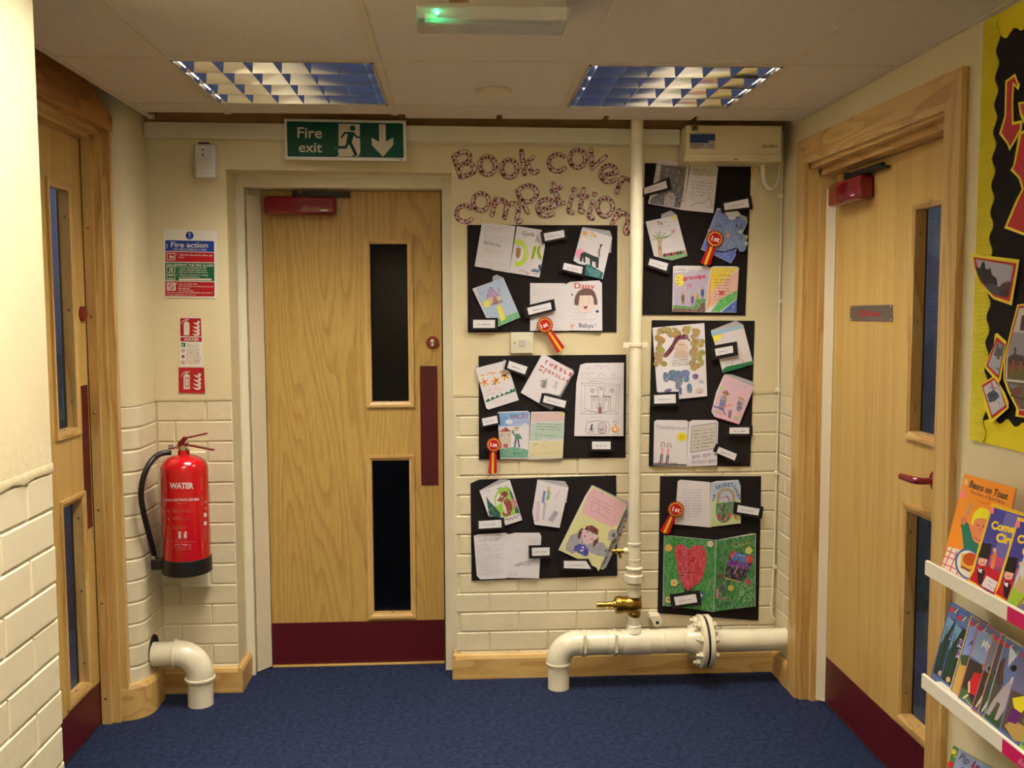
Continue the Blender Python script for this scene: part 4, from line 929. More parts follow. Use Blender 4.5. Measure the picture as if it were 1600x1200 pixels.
# --- sheet 2
def art(I, t):
    k = I[1]; k.poly([(160, 500), (190, 470), (205, 488), (225, 455), (250, 470), (265, 440), (290, 455), (310, 425), (330, 440), (350, 410), (375, 420), (390, 385), (405, 400), (418, 372), (432, 408), (300, 452), (178, 505)], (36, 112, 74))
    for x, y, c, d in ((155, 330, (240, 190, 90), (230, 90, 100)), (258, 315, (244, 180, 80), (240, 120, 60)), (338, 272, (245, 190, 80), (150, 50, 40))):
        for a in range(5): k.line([(x, y), (x + 34 * math.cos(a * 1.257 + .5), y + 34 * math.sin(a * 1.257 + .5))], 15, c)
        k.ell(x, y - 6, 14, 12, d)
    k.line([(310, 262), (348, 268)], 9, (50, 50, 90)).line([(225, 350), (245, 335), (268, 300)], 6, (60, 60, 90))
    k.scrib(125, 262, 265, 30, 1, 26, (240, 180, 100), 9, -.12, seed=1); k.scrib(290, 238, 345, 30, 1, 20, (235, 170, 80), 10, -.1, seed=12); k.scrib(175, 400, 350, 34, 2, 16, (240, 170, 160), 3.5, -.16, seed=2); k.scrib(250, 508, 400, 34, 1, 20, (240, 180, 170), 3, -.22, seed=2); k.done('drawing', t)
booklet(C2, 'folded booklet with orange stars over a green grass band, on the middle left sheet', [('back_page', [(70, 187), (270, 108), (350, 132), (340, 260), (100, 260)], .004), ('front_page', [(75, 202), (350, 132), (460, 487), (190, 572), (170, 557)], (.013, .016, .007))], art)
def art(I, t):
    k = I[1]; R_ = (196, 34, 52)
    for i, ch in enumerate('THESLE'):
        k.text(ch, 686 + i * 44, 160 + i * 21, 27 if ch != 'I' else 10, 34 - i * .6, R_, 24, .03)
    for i, ch in enumerate('DERSLAW'):
        k.text(ch, 690 + i * 31, 226 + i * 16, 21, 27, R_, 24, .02)
    k.line([(655, 180), (682, 192)], 9, R_).line([(642, 212), (668, 222)], 9, R_).line([(688, 238), (676, 246)], 8, R_)
    k.scrib(655, 310, 720, 13, 5, 12, (120, 116, 126), 4, .1, seed=4); k.line([(690, 320), (684, 372)], 22, (140, 136, 146)).ell(708, 308, 12, 14, (190, 180, 180)).line([(675, 350), (662, 372)], 4, (150, 146, 154)).line([(700, 355), (706, 378)], 4, (150, 146, 154))
    k.ell(796, 334, 15, 17, (198, 192, 200)).line([(784, 352), (770, 378)], 5, (160, 156, 165)).line([(795, 352), (790, 384)], 10, (180, 176, 184)); k.line([(560, 372), (682, 410)], 1.5, (190, 186, 194)); k.done('drawing', t)
booklet(C2, 'tilted white booklet with red lettering and two grey figures, on the middle left sheet', [('back_page', [(700, 90), (945, 215), (955, 245), (800, 520), (755, 578), (640, 520)], .004), ('front_page', [(670, 76), (700, 84), (948, 232), (820, 448), (690, 420), (640, 514), (478, 420)], (.010, .012, .016))], art)
def art(I, t):
    k = I[0]; B = (120, 92, 92); P_ = (150, 130, 170)
    k.scrib(1065, 195, 1290, 30, 1, 34, P_, 3, -.02, seed=1); k.scrib(1010, 255, 1385, 30, 1, 30, (180, 165, 195), 4, .0, seed=21); k.line(smooth([(1000, 298), (1060, 288), (1110, 300), (1180, 290), (1250, 302), (1320, 292), (1388, 298)]), 2, P_)
    k.line([(1020, 335), (1360, 345), (1345, 610), (1015, 612), (1020, 335)], 2, B).line([(1050, 355), (1335, 362), (1322, 590), (1045, 590), (1050, 355)], 2, (170, 140, 130))
    k.line([(1020, 335), (1050, 355)], 2, B).line([(1360, 345), (1335, 362)], 2, B).line([(1015, 612), (1045, 590)], 2, B).line([(1345, 610), (1322, 590)], 2, B); k.scrib(1095, 320, 1250, 10, 1, 8, B, 2, 0, seed=4)
    for x in (1118, 1293): k.ell(x, 402, 19, 19, (150, 120, 120)).ell(x, 402, 16.5, 16.5, (200, 190, 200))
    k.line([(1158, 375), (1158, 398), (1235, 398), (1232, 375), (1158, 375)], 2.5, B).ell(1195, 382, 13, 9, B).ell(1195, 382, 10, 7, (200, 190, 200))
    for x0 in (1112, 1222): k.line([(x0, 450), (x0, 570)], 3, B).line([(x0 + 38, 455), (x0 + 40, 572)], 2, B).line([(x0 + 55, 455), (x0 + 58, 575)], 2.5, B); k.line([(x0 - 8, 452), (x0 + 56, 456)], 7, (110, 80, 80)); k.line([(x0 + 18, 470), (x0 + 20, 495)], 7, (150, 130, 150))
    k.line([(1168, 405), (1168, 440), (1180, 460), (1178, 570)], 2.5, B).line([(1218, 405), (1220, 440), (1206, 462), (1210, 570)], 2.5, B).line([(1192, 470), (1192, 500)], 2, B)
    k.line(smooth([(1045, 560), (1110, 585), (1190, 600), (1280, 580), (1310, 568)]), 2.5, B).rect(1170, 548, 1202, 604, (150, 110, 110)).ell(1188, 528, 10, 13, B).ell(1188, 528, 7, 10, (200, 185, 190))
    k.line([(1055, 735), (1075, 680), (1160, 670), (1255, 678), (1272, 720), (1262, 785), (1130, 792), (1075, 785), (1055, 735)], 2.5, B).ell(1205, 735, 42, 52, (150, 110, 130)).ell(1205, 735, 38, 48, (206, 196, 204)).scrib(1180, 740, 1230, 12, 2, 20, (150, 60, 90), 4, 0, seed=3)
    k.line([(1112, 712), (1108, 748)], 14, (70, 60, 90)).line([(1085, 752), (1108, 738), (1135, 748)], 5, (70, 60, 90)).line([(1108, 748), (1095, 778)], 5, (90, 70, 100)).line([(1110, 748), (1125, 775)], 5, (90, 70, 100)).ell(1114, 708, 8, 8, (110, 80, 100))
    k.ell(1322, 748, 32, 30, (236, 170, 90)).ell(1322, 748, 15, 14, (240, 215, 190)); k.scrib(1305, 680, 1355, 20, 2, 12, (90, 120, 170), 3, 0, seed=6); k.scrib(1285, 792, 1365, 12, 1, 8, (110, 90, 90), 2, 0, seed=7)
    k.scrib(1110, 640, 1220, 10, 1, 10, P_, 2, 0, seed=9); k.done('drawing', t)
booklet(C2, 'tall white sheet with a thin line drawing of a framed castle', [('page', [(1010, 172), (1060, 156), (1400, 153), (1395, 808), (955, 808), (975, 330)], (.008, .008, .014))], art)
def art(I, t):
    k = I[0]; k.poly([(272, 602), (552, 592), (552, 700), (470, 718), (275, 720)], (112, 160, 214)).poly([(370, 640), (552, 610), (552, 716), (360, 716)], (160, 180, 224)).ell(372, 680, 32, 20, (210, 216, 232)).ell(515, 706, 22, 16, (214, 216, 236))
    k.poly([(278, 765), (395, 765), (388, 915), (292, 915)], (206, 190, 178)).poly([(285, 768), (345, 728), (398, 768)], (150, 78, 58)).ell(308, 800, 14, 14, (176, 160, 150)).ell(372, 795, 13, 13, (176, 160, 150)).rect(326, 878, 360, 912, (190, 40, 60)).line([(343, 878), (343, 912)], 3, (220, 200, 200))
    k.text('ANGRY', 382, 658, 170, 40, (120, 60, 96), -3, .005).text('ANDY', 410, 698, 150, 28, (150, 140, 200), 2, .0)
    k.poly([(412, 790), (462, 785), (485, 815), (492, 838), (465, 830), (460, 845), (425, 845), (425, 810), (398, 780), (405, 745), (425, 780)], (70, 134, 108)).line([(432, 842), (424, 905)], 15, (76, 72, 132)).line([(455, 842), (465, 905)], 14, (76, 72, 132)).ell(440, 748, 22, 19, (216, 178, 160)).line([(420, 738), (458, 732)], 8, (110, 130, 60))
    k.poly([(292, 925), (420, 905), (545, 930), (543, 1000), (296, 1002)], (104, 164, 138)); k.scrib(370, 960, 540, 12, 1, 12, BK, 3, 0, seed=2); k.done('drawing', t, CRAYON)
    k = I[1]; k.poly([(578, 600), (866, 600), (866, 670), (572, 680)], (214, 182, 180)).poly([(572, 690), (864, 680), (862, 830), (560, 850)], (178, 200, 186)).poly([(560, 860), (860, 850), (850, 1000), (552, 1000)], (216, 206, 160)).poly([(828, 604), (868, 600), (868, 628), (850, 628)], (206, 214, 60)).ell(690, 838, 40, 14, (206, 206, 220))
    k.scrib(618, 695, 862, 24, 3, 8, (54, 60, 60), 3, .06, seed=5); k.scrib(610, 795, 850, 24, 1, 7, (54, 60, 60), 3, .08, seed=6); k.scrib(590, 880, 640, 14, 2, 18, (110, 110, 80), 3, 0, seed=4); k.scrib(670, 890, 720, 16, 1, 26, (170, 150, 120), 3, 0, seed=3); k.scrib(570, 975, 845, 12, 1, 14, (190, 160, 150), 3, -.12, seed=8); k.done('drawing', t, CRAYON)
booklet(C2, 'open booklet with a red roofed house and a boy in green and blue', [('left_page', [(270, 600), (290, 592), (540, 583), (562, 600), (545, 1010), (295, 1012)], (.012, .012, .006)), ('right_page', [(572, 592), (850, 588), (872, 600), (865, 720), (866, 745), (853, 1005), (560, 1018), (545, 1010)], (.006, .014, .014))], art)
caption(C2, [(375, 135), (540, 190), (515, 257), (357, 200)], 'name card right of the orange stars booklet', 5)
caption(C2, [(690, 445), (885, 495), (870, 557), (675, 505)], 'name card below the THESLE booklet', 6)
caption(C2, [(130, 652), (265, 625), (275, 690), (143, 717)], 'name card partly tucked beside the red roofed house booklet', 7, 16)
caption(C2, [(1115, 857), (1280, 857), (1280, 925), (1115, 925)], 'name card below the castle drawing', 8)
rosette(C2, 237, 885, 68, 230, 1150, 'red and yellow first prize rosette on the red roofed house booklet, ribbon hanging straight down')
# --- sheet 3
def art(I, t):
    k = I[1]; k.poly([(205, 240), (240, 290), (330, 380), (345, 435), (235, 432)], (20, 86, 74)).poly([(405, 150), (440, 200), (520, 395), (470, 400), (420, 300)], (24, 100, 80)).poly([(290, 340), (280, 250), (330, 165), (405, 150), (440, 260), (480, 400), (370, 440)], (150, 200, 50)).poly([(300, 330), (292, 260), (325, 200), (345, 300)], (228, 226, 220))
    br = (140, 56, 42)
    k.ell(375, 222, 32, 30, br).poly([(302, 282), (345, 230), (380, 250), (350, 292)], br).ell(405, 330, 42, 70, br, -12).ell(395, 400, 38, 22, br).ell(398, 215, 10, 10, (120, 40, 34)).ell(352, 242, 9, 9, (230, 230, 230)).ell(352, 242, 4, 4, BK)
    k.poly([(358, 290), (385, 330), (400, 400), (378, 400), (360, 350)], (226, 206, 200)).poly([(445, 250), (480, 280), (485, 330), (455, 345)], (206, 90, 150)).line([(488, 300), (470, 360)], 8, (214, 120, 170))
    k.scrib(185, 195, 300, 20, 1, 22, (160, 120, 130), 3, -.22, seed=2); k.scrib(300, 165, 410, 20, 1, 22, (120, 60, 80), 4, -.2, seed=3); k.line([(370, 465), (400, 445), (415, 462), (435, 438), (450, 452), (470, 425), (485, 440), (500, 412), (520, 420)], 5, (24, 60, 50)); k.done('drawing', t, CRAYON)
booklet(C3, 'folded booklet with a brown mouse against green leaves, top left of the bottom left sheet', [('back_page', [(142, 187), (330, 84), (405, 84), (430, 110), (400, 260), (180, 260)], .004), ('front_page', [(145, 194), (425, 90), (540, 460), (382, 510), (362, 440), (228, 425)], (.013, .016, .007))], art)
def art(I, t):
    k = I[1]; W = (205, 200, 212)
    k.line([(745, 200), (730, 290)], 22, (96, 124, 196)).line([(785, 160), (778, 200)], 26, (220, 180, 110)).line([(785, 200), (775, 260)], 30, (150, 190, 150)).line([(690, 300), (680, 460)], 30, (216, 190, 212)).line([(745, 300), (735, 450)], 18, (190, 180, 214)).line([(765, 270), (752, 360)], 10, (206, 210, 150)).line([(880, 190), (840, 260)], 14, (214, 196, 214))
    for i in range(6): k.line([(840 + i * 6, 375 + i * 3), (780 + i * 8, 460 + i * 4)], 5, (140, 140, 156))
    k.done('drawing', t, CRAYON)
booklet(C3, 'folded booklet with faint blue and yellow pencil streaks, top middle of the bottom left sheet', [('back_page', [(680, 84), (935, 100), (968, 155), (950, 300), (650, 300)], .004), ('front_page', [(680, 90), (968, 162), (886, 532), (652, 502), (632, 386)], (.009, .016, .014))], art)
def art(I, t):
    k = I[1]; k.poly([(1185, 140), (1512, 318), (1245, 932), (1225, 900), (878, 735)], (216, 214, 150)).poly([(1150, 215), (1195, 165), (1500, 318), (1430, 490), (1370, 525), (1240, 470), (1090, 395)], (226, 176, 186))
    k.scrib(1170, 250, 1420, 38, 4, 34, (130, 120, 140), 3, .42, seed=4); k.scrib(1250, 190, 1310, 20, 2, 18, (160, 140, 150), 2.4, .4, seed=5)
    gr = (158, 154, 162)
    k.poly([(940, 740), (950, 680), (990, 600), (1060, 575), (1130, 640), (1060, 740), (1000, 775)], gr).poly([(1110, 690), (1200, 650), (1290, 670), (1335, 730), (1320, 800), (1240, 790), (1120, 740)], gr).ell(1200, 705, 95, 52, gr, 12)
    k.poly([(1050, 630), (1062, 560), (1090, 530), (1110, 545), (1085, 600), (1070, 632)], (84, 22, 34)).poly([(1190, 718), (1200, 650), (1220, 610), (1250, 620), (1240, 670)], (84, 22, 34))
    k.poly([(1100, 550), (1130, 600), (1215, 620), (1200, 660), (1140, 690), (1105, 660), (1090, 600)], (218, 190, 200)).ell(1160, 600, 72, 46, (218, 190, 200), 20).ell(1110, 565, 17, 17, (218, 190, 200)).ell(1222, 622, 17, 17, (218, 190, 200))
    k.poly([(1112, 545), (1140, 512), (1190, 508), (1245, 550), (1240, 600), (1185, 575), (1130, 552)], (112, 30, 34)).ell(1118, 608, 11, 10, (210, 70, 90)).ell(1185, 637, 11, 10, (210, 70, 90)).ell(1142, 573, 5, 7, (60, 100, 90)).ell(1187, 590, 5, 7, (60, 100, 90)).line([(1120, 640), (1140, 655), (1165, 645)], 3, (120, 60, 80))
    k.poly([(1012, 740), (1030, 700), (1060, 680), (1110, 685), (1150, 730), (1152, 780), (1130, 798), (1070, 770)], (56, 50, 160)).rect(1088, 705, 1112, 718, (220, 220, 230)).rect(1075, 735, 1098, 748, (220, 220, 230)).line([(1110, 718), (1100, 750)], 4, (220, 220, 230))
    k.ell(1375, 595, 42, 50, (168, 164, 172), 20).ell(1385, 600, 18, 22, (96, 92, 100)).ell(1352, 638, 20, 16, (168, 164, 172))
    for x, y in ((1500, 430), (1495, 470), (1480, 528), (1445, 585), (1440, 600), (1390, 665), (1410, 648), (1365, 728), (1350, 745), (1315, 805), (1312, 745)): k.ell(x, y, 9, 7, (36, 34, 36)).line([(x + 6, y), (x + 12, y - 22)], 3, (36, 34, 36))
    k.done('drawing', t, CRAYON)
booklet(C3, 'large tilted yellow booklet with a maroon haired girl and pink title, beside the pipe', [('back_page', [(1200, 140), (1530, 300), (1540, 360), (1380, 760), (1300, 928), (1240, 900)], .004), ('front_page', [(1185, 136), (1515, 318), (1246, 935), (1225, 900), (874, 736), (1120, 240)], (.007, .018, .018))], art)
def art(I, t):
    k = I[0]; k.scrib(160, 632, 350, 18, 1, 10, (80, 76, 90), 2.2, 0, seed=1); k.scrib(140, 650, 380, 18, 1, 10, (80, 76, 90), 2.2, -.02, seed=2); k.scrib(118, 690, 375, 21, 14, 9, (150, 146, 158), 1.8, -.02, seed=3); k.done('handwriting', t)
    k = I[1]; k.scrib(590, 645, 705, 24, 2, 9, (140, 136, 150), 1.8, .05, seed=3); k.scrib(470, 740, 540, 20, 1, 10, (180, 190, 220), 2, 0, seed=4); k.scrib(470, 870, 610, 16, 2, 24, (120, 120, 132), 2.4, -.15, seed=5); k.line([(470, 880), (520, 852), (560, 850), (615, 830), (600, 880), (540, 872), (470, 885)], 3, (130, 128, 140)); k.scrib(420, 948, 500, 20, 2, 9, (150, 170, 220), 2.6, 0, seed=6); k.done('drawing', t)
booklet(C3, 'open booklet of close grey handwriting, bottom left of the bottom left sheet', [('left_page', [(90, 606), (130, 592), (380, 578), (410, 590), (390, 1000), (150, 1010), (118, 975)], (.012, .010, .006)), ('right_page', [(410, 592), (470, 578), (700, 578), (716, 610), (695, 1000), (390, 995)], (.006, .010, .013))], art)
caption(C3, [(135, 470), (345, 457), (348, 528), (138, 540)], 'name card below the brown mouse booklet', 9)
caption(C3, [(628, 718), (793, 713), (793, 787), (630, 792)], 'name card over the edge of the handwriting booklet', 10, 24)
caption(C3, [(925, 838), (1130, 838), (1178, 912), (925, 905)], 'name card below the yellow booklet with the girl', 11)
# --- sheet 4
def art(I, t):
    k = I[0]; k.poly([(158, 60), (350, 75), (320, 300), (300, 385), (80, 350), (70, 345), (90, 300), (130, 290)], (112, 110, 114))
    for x, y in ((205, 100), (245, 105), (290, 112), (330, 120), (230, 160), (275, 170), (200, 140), (255, 215), (300, 230)): k.line([(x, y - 12), (x, y + 12)], 5, (190, 188, 194))
    k.poly([(180, 350), (186, 290), (215, 262), (250, 270), (266, 310), (250, 385), (176, 374)], (196, 194, 200)); k.scrib(190, 290, 255, 14, 7, 10, (90, 88, 94), 2, .1, seed=4); k.scrib(135, 48, 360, 10, 1, 9, (150, 150, 150), 2, .08, seed=5)
    k.scrib(110, 60, 350, 24, 11, 26, (84, 82, 88), 3, .12, seed=6); k.done('drawing', t, CRAYON)
    k = I[1]; k.poly([(392, 62), (582, 80), (578, 150), (388, 130)], (196, 196, 180)); k.scrib(400, 95, 570, 34, 2, 16, (100, 100, 96), 2.6, .1, seed=2); k.scrib(390, 185, 560, 25, 5, 13, (110, 110, 116), 2.6, .1, seed=3); k.line(smooth([(372, 372), (430, 345), (480, 345), (520, 310), (540, 380), (500, 372)]), 3, (90, 90, 96)); k.done('handwriting', t)
booklet(C4, 'open booklet with a dark grey pencil page, top of the sheet below the wall box', [('left_page', [(130, 22), (372, 55), (325, 400), (60, 350), (100, 200)], (.016, .008, .006)), ('right_page', [(380, 55), (560, 66), (586, 82), (550, 422), (325, 400)], (.008, .014, .014))], art)
def art(I, t):
    k = I[1]; k.poly([(232, 448), (270, 436), (280, 470), (250, 470)], (226, 216, 110)); k.text('The', 128, 512, 44, 28, (150, 60, 120), -4, .02).scrib(178, 492, 232, 20, 1, 10, (190, 140, 180), 2.6, -.1, seed=2); k.scrib(150, 525, 230, 20, 1, 14, (214, 170, 200), 4, -.12, seed=3)
    k.scrib(232, 560, 272, 14, 2, 16, (206, 90, 130), 5, -.3, seed=4); k.poly([(138, 750), (132, 640), (112, 600), (150, 620), (175, 600), (160, 650), (172, 752)], (196, 166, 140)).rect(142, 672, 156, 694, (150, 110, 90))
    for a, b, c in (((140, 612), (98, 590), (120, 150, 110)), ((140, 610), (150, 560), (70, 120, 70)), ((150, 610), (190, 570), (130, 160, 60)), ((150, 612), (230, 590), (80, 130, 80)), ((140, 612), (90, 625), (160, 180, 110)), ((145, 610), (120, 570), (120, 160, 100)), ((160, 612), (205, 605), (130, 160, 110))): k.line([a, b], 6, c)
    k.poly([(160, 752), (345, 720), (355, 745), (240, 778)], (130, 176, 130))
    for i, c in enumerate(((60, 80, 80), (206, 50, 80), (60, 80, 80), (206, 60, 60), (60, 90, 90), (70, 90, 90), (180, 130, 90))): k.ell(185 + i * 24, 738 - i * 4, 13, 13, c)
    k.done('drawing', t)
booklet(C4, 'folded booklet with a palm like tree and a row of red flowers', [('back_page', [(42, 480), (232, 402), (276, 436), (260, 560), (70, 560)], .004), ('front_page', [(42, 486), (276, 438), (356, 745), (240, 778), (105, 745)], (.013, .016, .007))], art)
def art(I, t):
    k = I[1]; k.poly([(582, 390), (802, 482), (684, 796), (460, 694)], (110, 130, 196)); k.poly([(470, 690), (520, 560), (700, 640), (720, 740), (684, 796)], (90, 116, 200))
    k.done('drawing', t, CRAYON)
    k = Ink(PY(WY - .019), C4)
    k.ell(695, 425, 56, 27, (206, 206, 190), 6).ell(690, 455, 30, 20, (190, 196, 210))
    k.poly(smooth([(548, 560), (600, 530), (700, 545), (790, 590), (800, 650), (790, 700), (750, 712), (722, 680), (640, 705), (560, 690), (540, 640), (548, 560)]), (112, 136, 180))
    for x, y in ((575, 510), (600, 515), (725, 512), (760, 520)): k.poly([(x - 14, y + 14), (x, y - 16), (x + 14, y + 14)], (90, 100, 110))
    k.ell(520, 552, 12, 10, (220, 150, 130)).ell(658, 590, 20, 18, (206, 150, 120)).ell(650, 578, 8, 8, (210, 110, 90)).ell(755, 562, 20, 17, (170, 180, 180)).ell(796, 600, 12, 14, (190, 196, 110)).line([(560, 685), (680, 690)], 4, (80, 100, 140)).ell(795, 650, 14, 16, (180, 190, 200)); k.done('raised_cutout', t, CRAYON)
booklet(C4, 'blue booklet with a raised grey blue fish and a pale cloud, above the grandpa booklet', [('back_page', [(585, 385), (640, 388), (800, 450), (806, 490), (760, 600), (560, 560)], .004), ('front_page', [(580, 384), (805, 482), (685, 799), (458, 695)], (.008, .016, .014))], art)
def art(I, t):
    k = I[0]; k.poly([(252, 872), (515, 850), (495, 1160), (245, 1158)], (190, 180, 206)); k.scrib(262, 850, 510, 10, 1, 14, (60, 64, 110), 3, 0, seed=1)
    for i in range(15): k.line([(258, 900 + i * 17), (500, 905 + i * 16)], 2, (140, 120, 170), cap=False)
    k.poly(smooth([(262, 900), (300, 878), (328, 900), (325, 960), (285, 968), (264, 930), (262, 900)]), (232, 216, 60)); k.scrib(272, 905, 320, 22, 3, 12, (60, 50, 40), 3, -.1, seed=3)
    k.text('grandpa', 322, 925, 176, 30, (206, 50, 84), -6, .04); k.scrib(350, 960, 395, 14, 3, 16, (210, 100, 150), 5, 0, seed=5)
    for x, y, c in ((322, 1040, (130, 90, 70)), (393, 1050, (120, 70, 140)), (468, 1000, (60, 90, 150)), (432, 1040, (190, 170, 80))): k.line([(x, y), (x, y + 40)], 24, c).ell(x, y - 16, 12, 13, (206, 160, 140)).line([(x - 6, y + 52), (x - 6, y + 66)], 4, BK).line([(x + 6, y + 52), (x + 6, y + 66)], 4, BK)
    k.poly([(245, 1112), (410, 1125), (418, 1068), (492, 1068), (490, 1092), (445, 1095), (440, 1140), (245, 1132)], (80, 150, 70)).poly([(245, 1134), (440, 1142), (446, 1098), (490, 1094), (488, 1164), (243, 1160)], (110, 84, 66)); k.done('drawing', t, CRAYON)
    k = I[1]; k.poly([(532, 828), (738, 832), (532, 1020)], (226, 196, 50)).poly([(532, 850), (532, 1100), (500, 1160), (515, 1000)], (226, 160, 50)).poly([(738, 850), (732, 1000), (530, 1130), (530, 1015)], (226, 176, 160)).poly([(730, 1000), (728, 1060), (600, 1162), (530, 1162), (600, 1070)], (84, 176, 80)).poly([(728, 1066), (722, 1164), (610, 1164)], (50, 90, 180))
    k.scrib(590, 890, 725, 20, 1, 10, BK, 3, 0, seed=2); k.scrib(555, 920, 690, 22, 8, 10, (60, 50, 40), 2.8, .02, seed=3); k.rect(592, 1005, 630, 1040, (200, 40, 50)); k.done('drawing', t, CRAYON)
booklet(C4, 'open colourful booklet titled grandpa with a striped yellow, green and blue page', [('left_page', [(248, 822), (270, 816), (500, 818), (522, 830), (492, 1167), (242, 1162)], (.013, .010, .006)), ('right_page', [(525, 830), (560, 820), (725, 822), (742, 832), (722, 1167), (492, 1167)], (.006, .010, .014))], art)
caption(C4, [(30, 235), (195, 178), (205, 235), (30, 280)], 'name card over the grey pencil page, beside the pipe', 12, 24)
caption(C4, [(628, 350), (810, 313), (820, 378), (635, 400)], 'name card above the blue fish booklet', 13)
caption(C4, [(75, 762), (212, 800), (197, 855), (62, 810)], 'name card below the palm tree booklet', 14)
rosette(C4, 563, 615, 66, 490, 815, 'red and yellow first prize rosette on the blue fish booklet')
# --- sheet 5
def art(I, t):
    k = I[0]; ol = (150, 130, 54); R = random.Random(4)
    for i in range(120):
        x, y = R.uniform(95, 455), R.uniform(110, 420)
        if 160 < x < 370 and y > 180: continue
        k.ell(x, y, R.uniform(14, 36), R.uniform(12, 28), (ol[0] + R.randint(-8, 30), ol[1] + R.randint(-8, 30), ol[2] + R.randint(0, 50)), R.uniform(0, 90), 12)
    k.line(smooth([(330, 178), (265, 185), (235, 240), (200, 290), (170, 320)]), 34, (146, 70, 92)).line(smooth([(330, 178), (355, 205)]), 14, (170, 120, 140)).ell(290, 262, 52, 50, (214, 186, 176)).ell(290, 310, 56, 30, (196, 170, 150))
    k.ell(283, 240, 4, 5, BK).ell(305, 238, 4, 5, BK).line([(280, 268), (296, 270)], 4, (170, 90, 100)); k.scrib(215, 335, 400, 26, 3, 16, (200, 200, 196), 3, -.03, seed=2); k.scrib(235, 358, 350, 20, 1, 9, (80, 70, 70), 2.4, -.1, seed=3); k.scrib(225, 380, 390, 22, 2, 7, (110, 100, 100), 2.2, -.1, seed=6)
    for x, y, a, b in ((225, 470, 40, 40), (265, 480, 34, 46), (320, 460, 38, 30), (275, 530, 24, 50), (175, 485, 22, 38), (355, 570, 20, 36), (330, 500, 24, 20), (190, 588, 30, 12), (400, 480, 24, 20), (285, 590, 12, 30)): k.ell(x, y, a, b, (72 + R.randint(0, 50), 84 + R.randint(0, 50), 140 + R.randint(0, 30)), R.uniform(-20, 20))
    k.ell(430, 590, 26, 20, (206, 176, 172)).ell(445, 520, 20, 10, (170, 186, 210)); k.done('drawing', t, CRAYON)
booklet(C5, 'large painted sheet with olive and blue blotches and a maroon haired figure', [('page', [(70, 108), (468, 72), (490, 632), (265, 655), (105, 598)], (.008, .014, .012))], art)
def art(I, t):
    k = I[1]; k.poly([(520, 138), (765, 86), (772, 108), (525, 172)], (160, 196, 220)).poly([(528, 172), (600, 160), (612, 170), (575, 200), (548, 222)], (236, 222, 70))
    for r, c in ((95, (226, 214, 200)), (84, (214, 200, 214)), (72, (226, 200, 190)), (50, (150, 160, 196)), (42, (176, 190, 206))): k.line([(725 + r * math.cos(a), 395 + r * 1.1 * math.sin(a)) for a in [PI + PI * i / 14 for i in range(15)]], 4, c)
    k.poly([(608, 428), (640, 405), (740, 385), (835, 362), (843, 384), (740, 420), (610, 452)], (40, 120, 74)); k.scrib(620, 385, 700, 20, 1, 12, (190, 186, 196), 2, -.2, seed=2); k.done('drawing', t)
booklet(C5, 'folded booklet with a yellow corner sun, faint rainbow and green ground', [('back_page', [(518, 128), (710, 54), (766, 86), (740, 200), (545, 210)], .004), ('front_page', [(520, 136), (766, 86), (843, 386), (610, 453)], (.013, .016, .007))], art)
def art(I, t):
    k = I[1]; k.poly([(622, 470), (848, 562), (735, 845), (548, 788), (525, 748)], (222, 184, 200)); k.scrib(625, 520, 800, 26, 2, 16, (190, 170, 214), 3, .25, seed=3)
    k.line([(615, 650), (600, 720)], 46, (120, 130, 176)).ell(628, 618, 22, 20, (206, 160, 110)).poly([(600, 600), (640, 585), (665, 620), (640, 625)], (150, 110, 90)).line([(590, 650), (650, 665)], 6, (206, 200, 90)).line([(560, 745), (600, 770)], 14, (206, 170, 130)).line([(610, 715), (680, 700)], 12, (226, 150, 100)).line([(540, 710), (610, 730), (625, 775)], 12, (110, 110, 170))
    k.line([(742, 680), (735, 730)], 44, (160, 156, 180)).ell(752, 655, 18, 16, (206, 160, 110)).line([(728, 640), (778, 668)], 6, (110, 90, 80)).line([(668, 750), (660, 790)], 26, (170, 120, 120)).ell(715, 800, 22, 14, (170, 196, 120)).ell(600, 570, 16, 14, (180, 200, 130)).ell(740, 765, 20, 10, (230, 170, 150))
    k.line([(548, 790), (735, 847)], 5, (196, 90, 130)); k.done('drawing', t, CRAYON)
booklet(C5, 'pink coloured folded booklet with two figures in blue, right side of the middle right sheet', [('back_page', [(625, 461), (680, 466), (838, 520), (850, 562), (800, 680), (610, 640)], .004), ('front_page', [(620, 466), (850, 562), (735, 849), (546, 791), (522, 750), (560, 600)], (.008, .016, .016))], art)
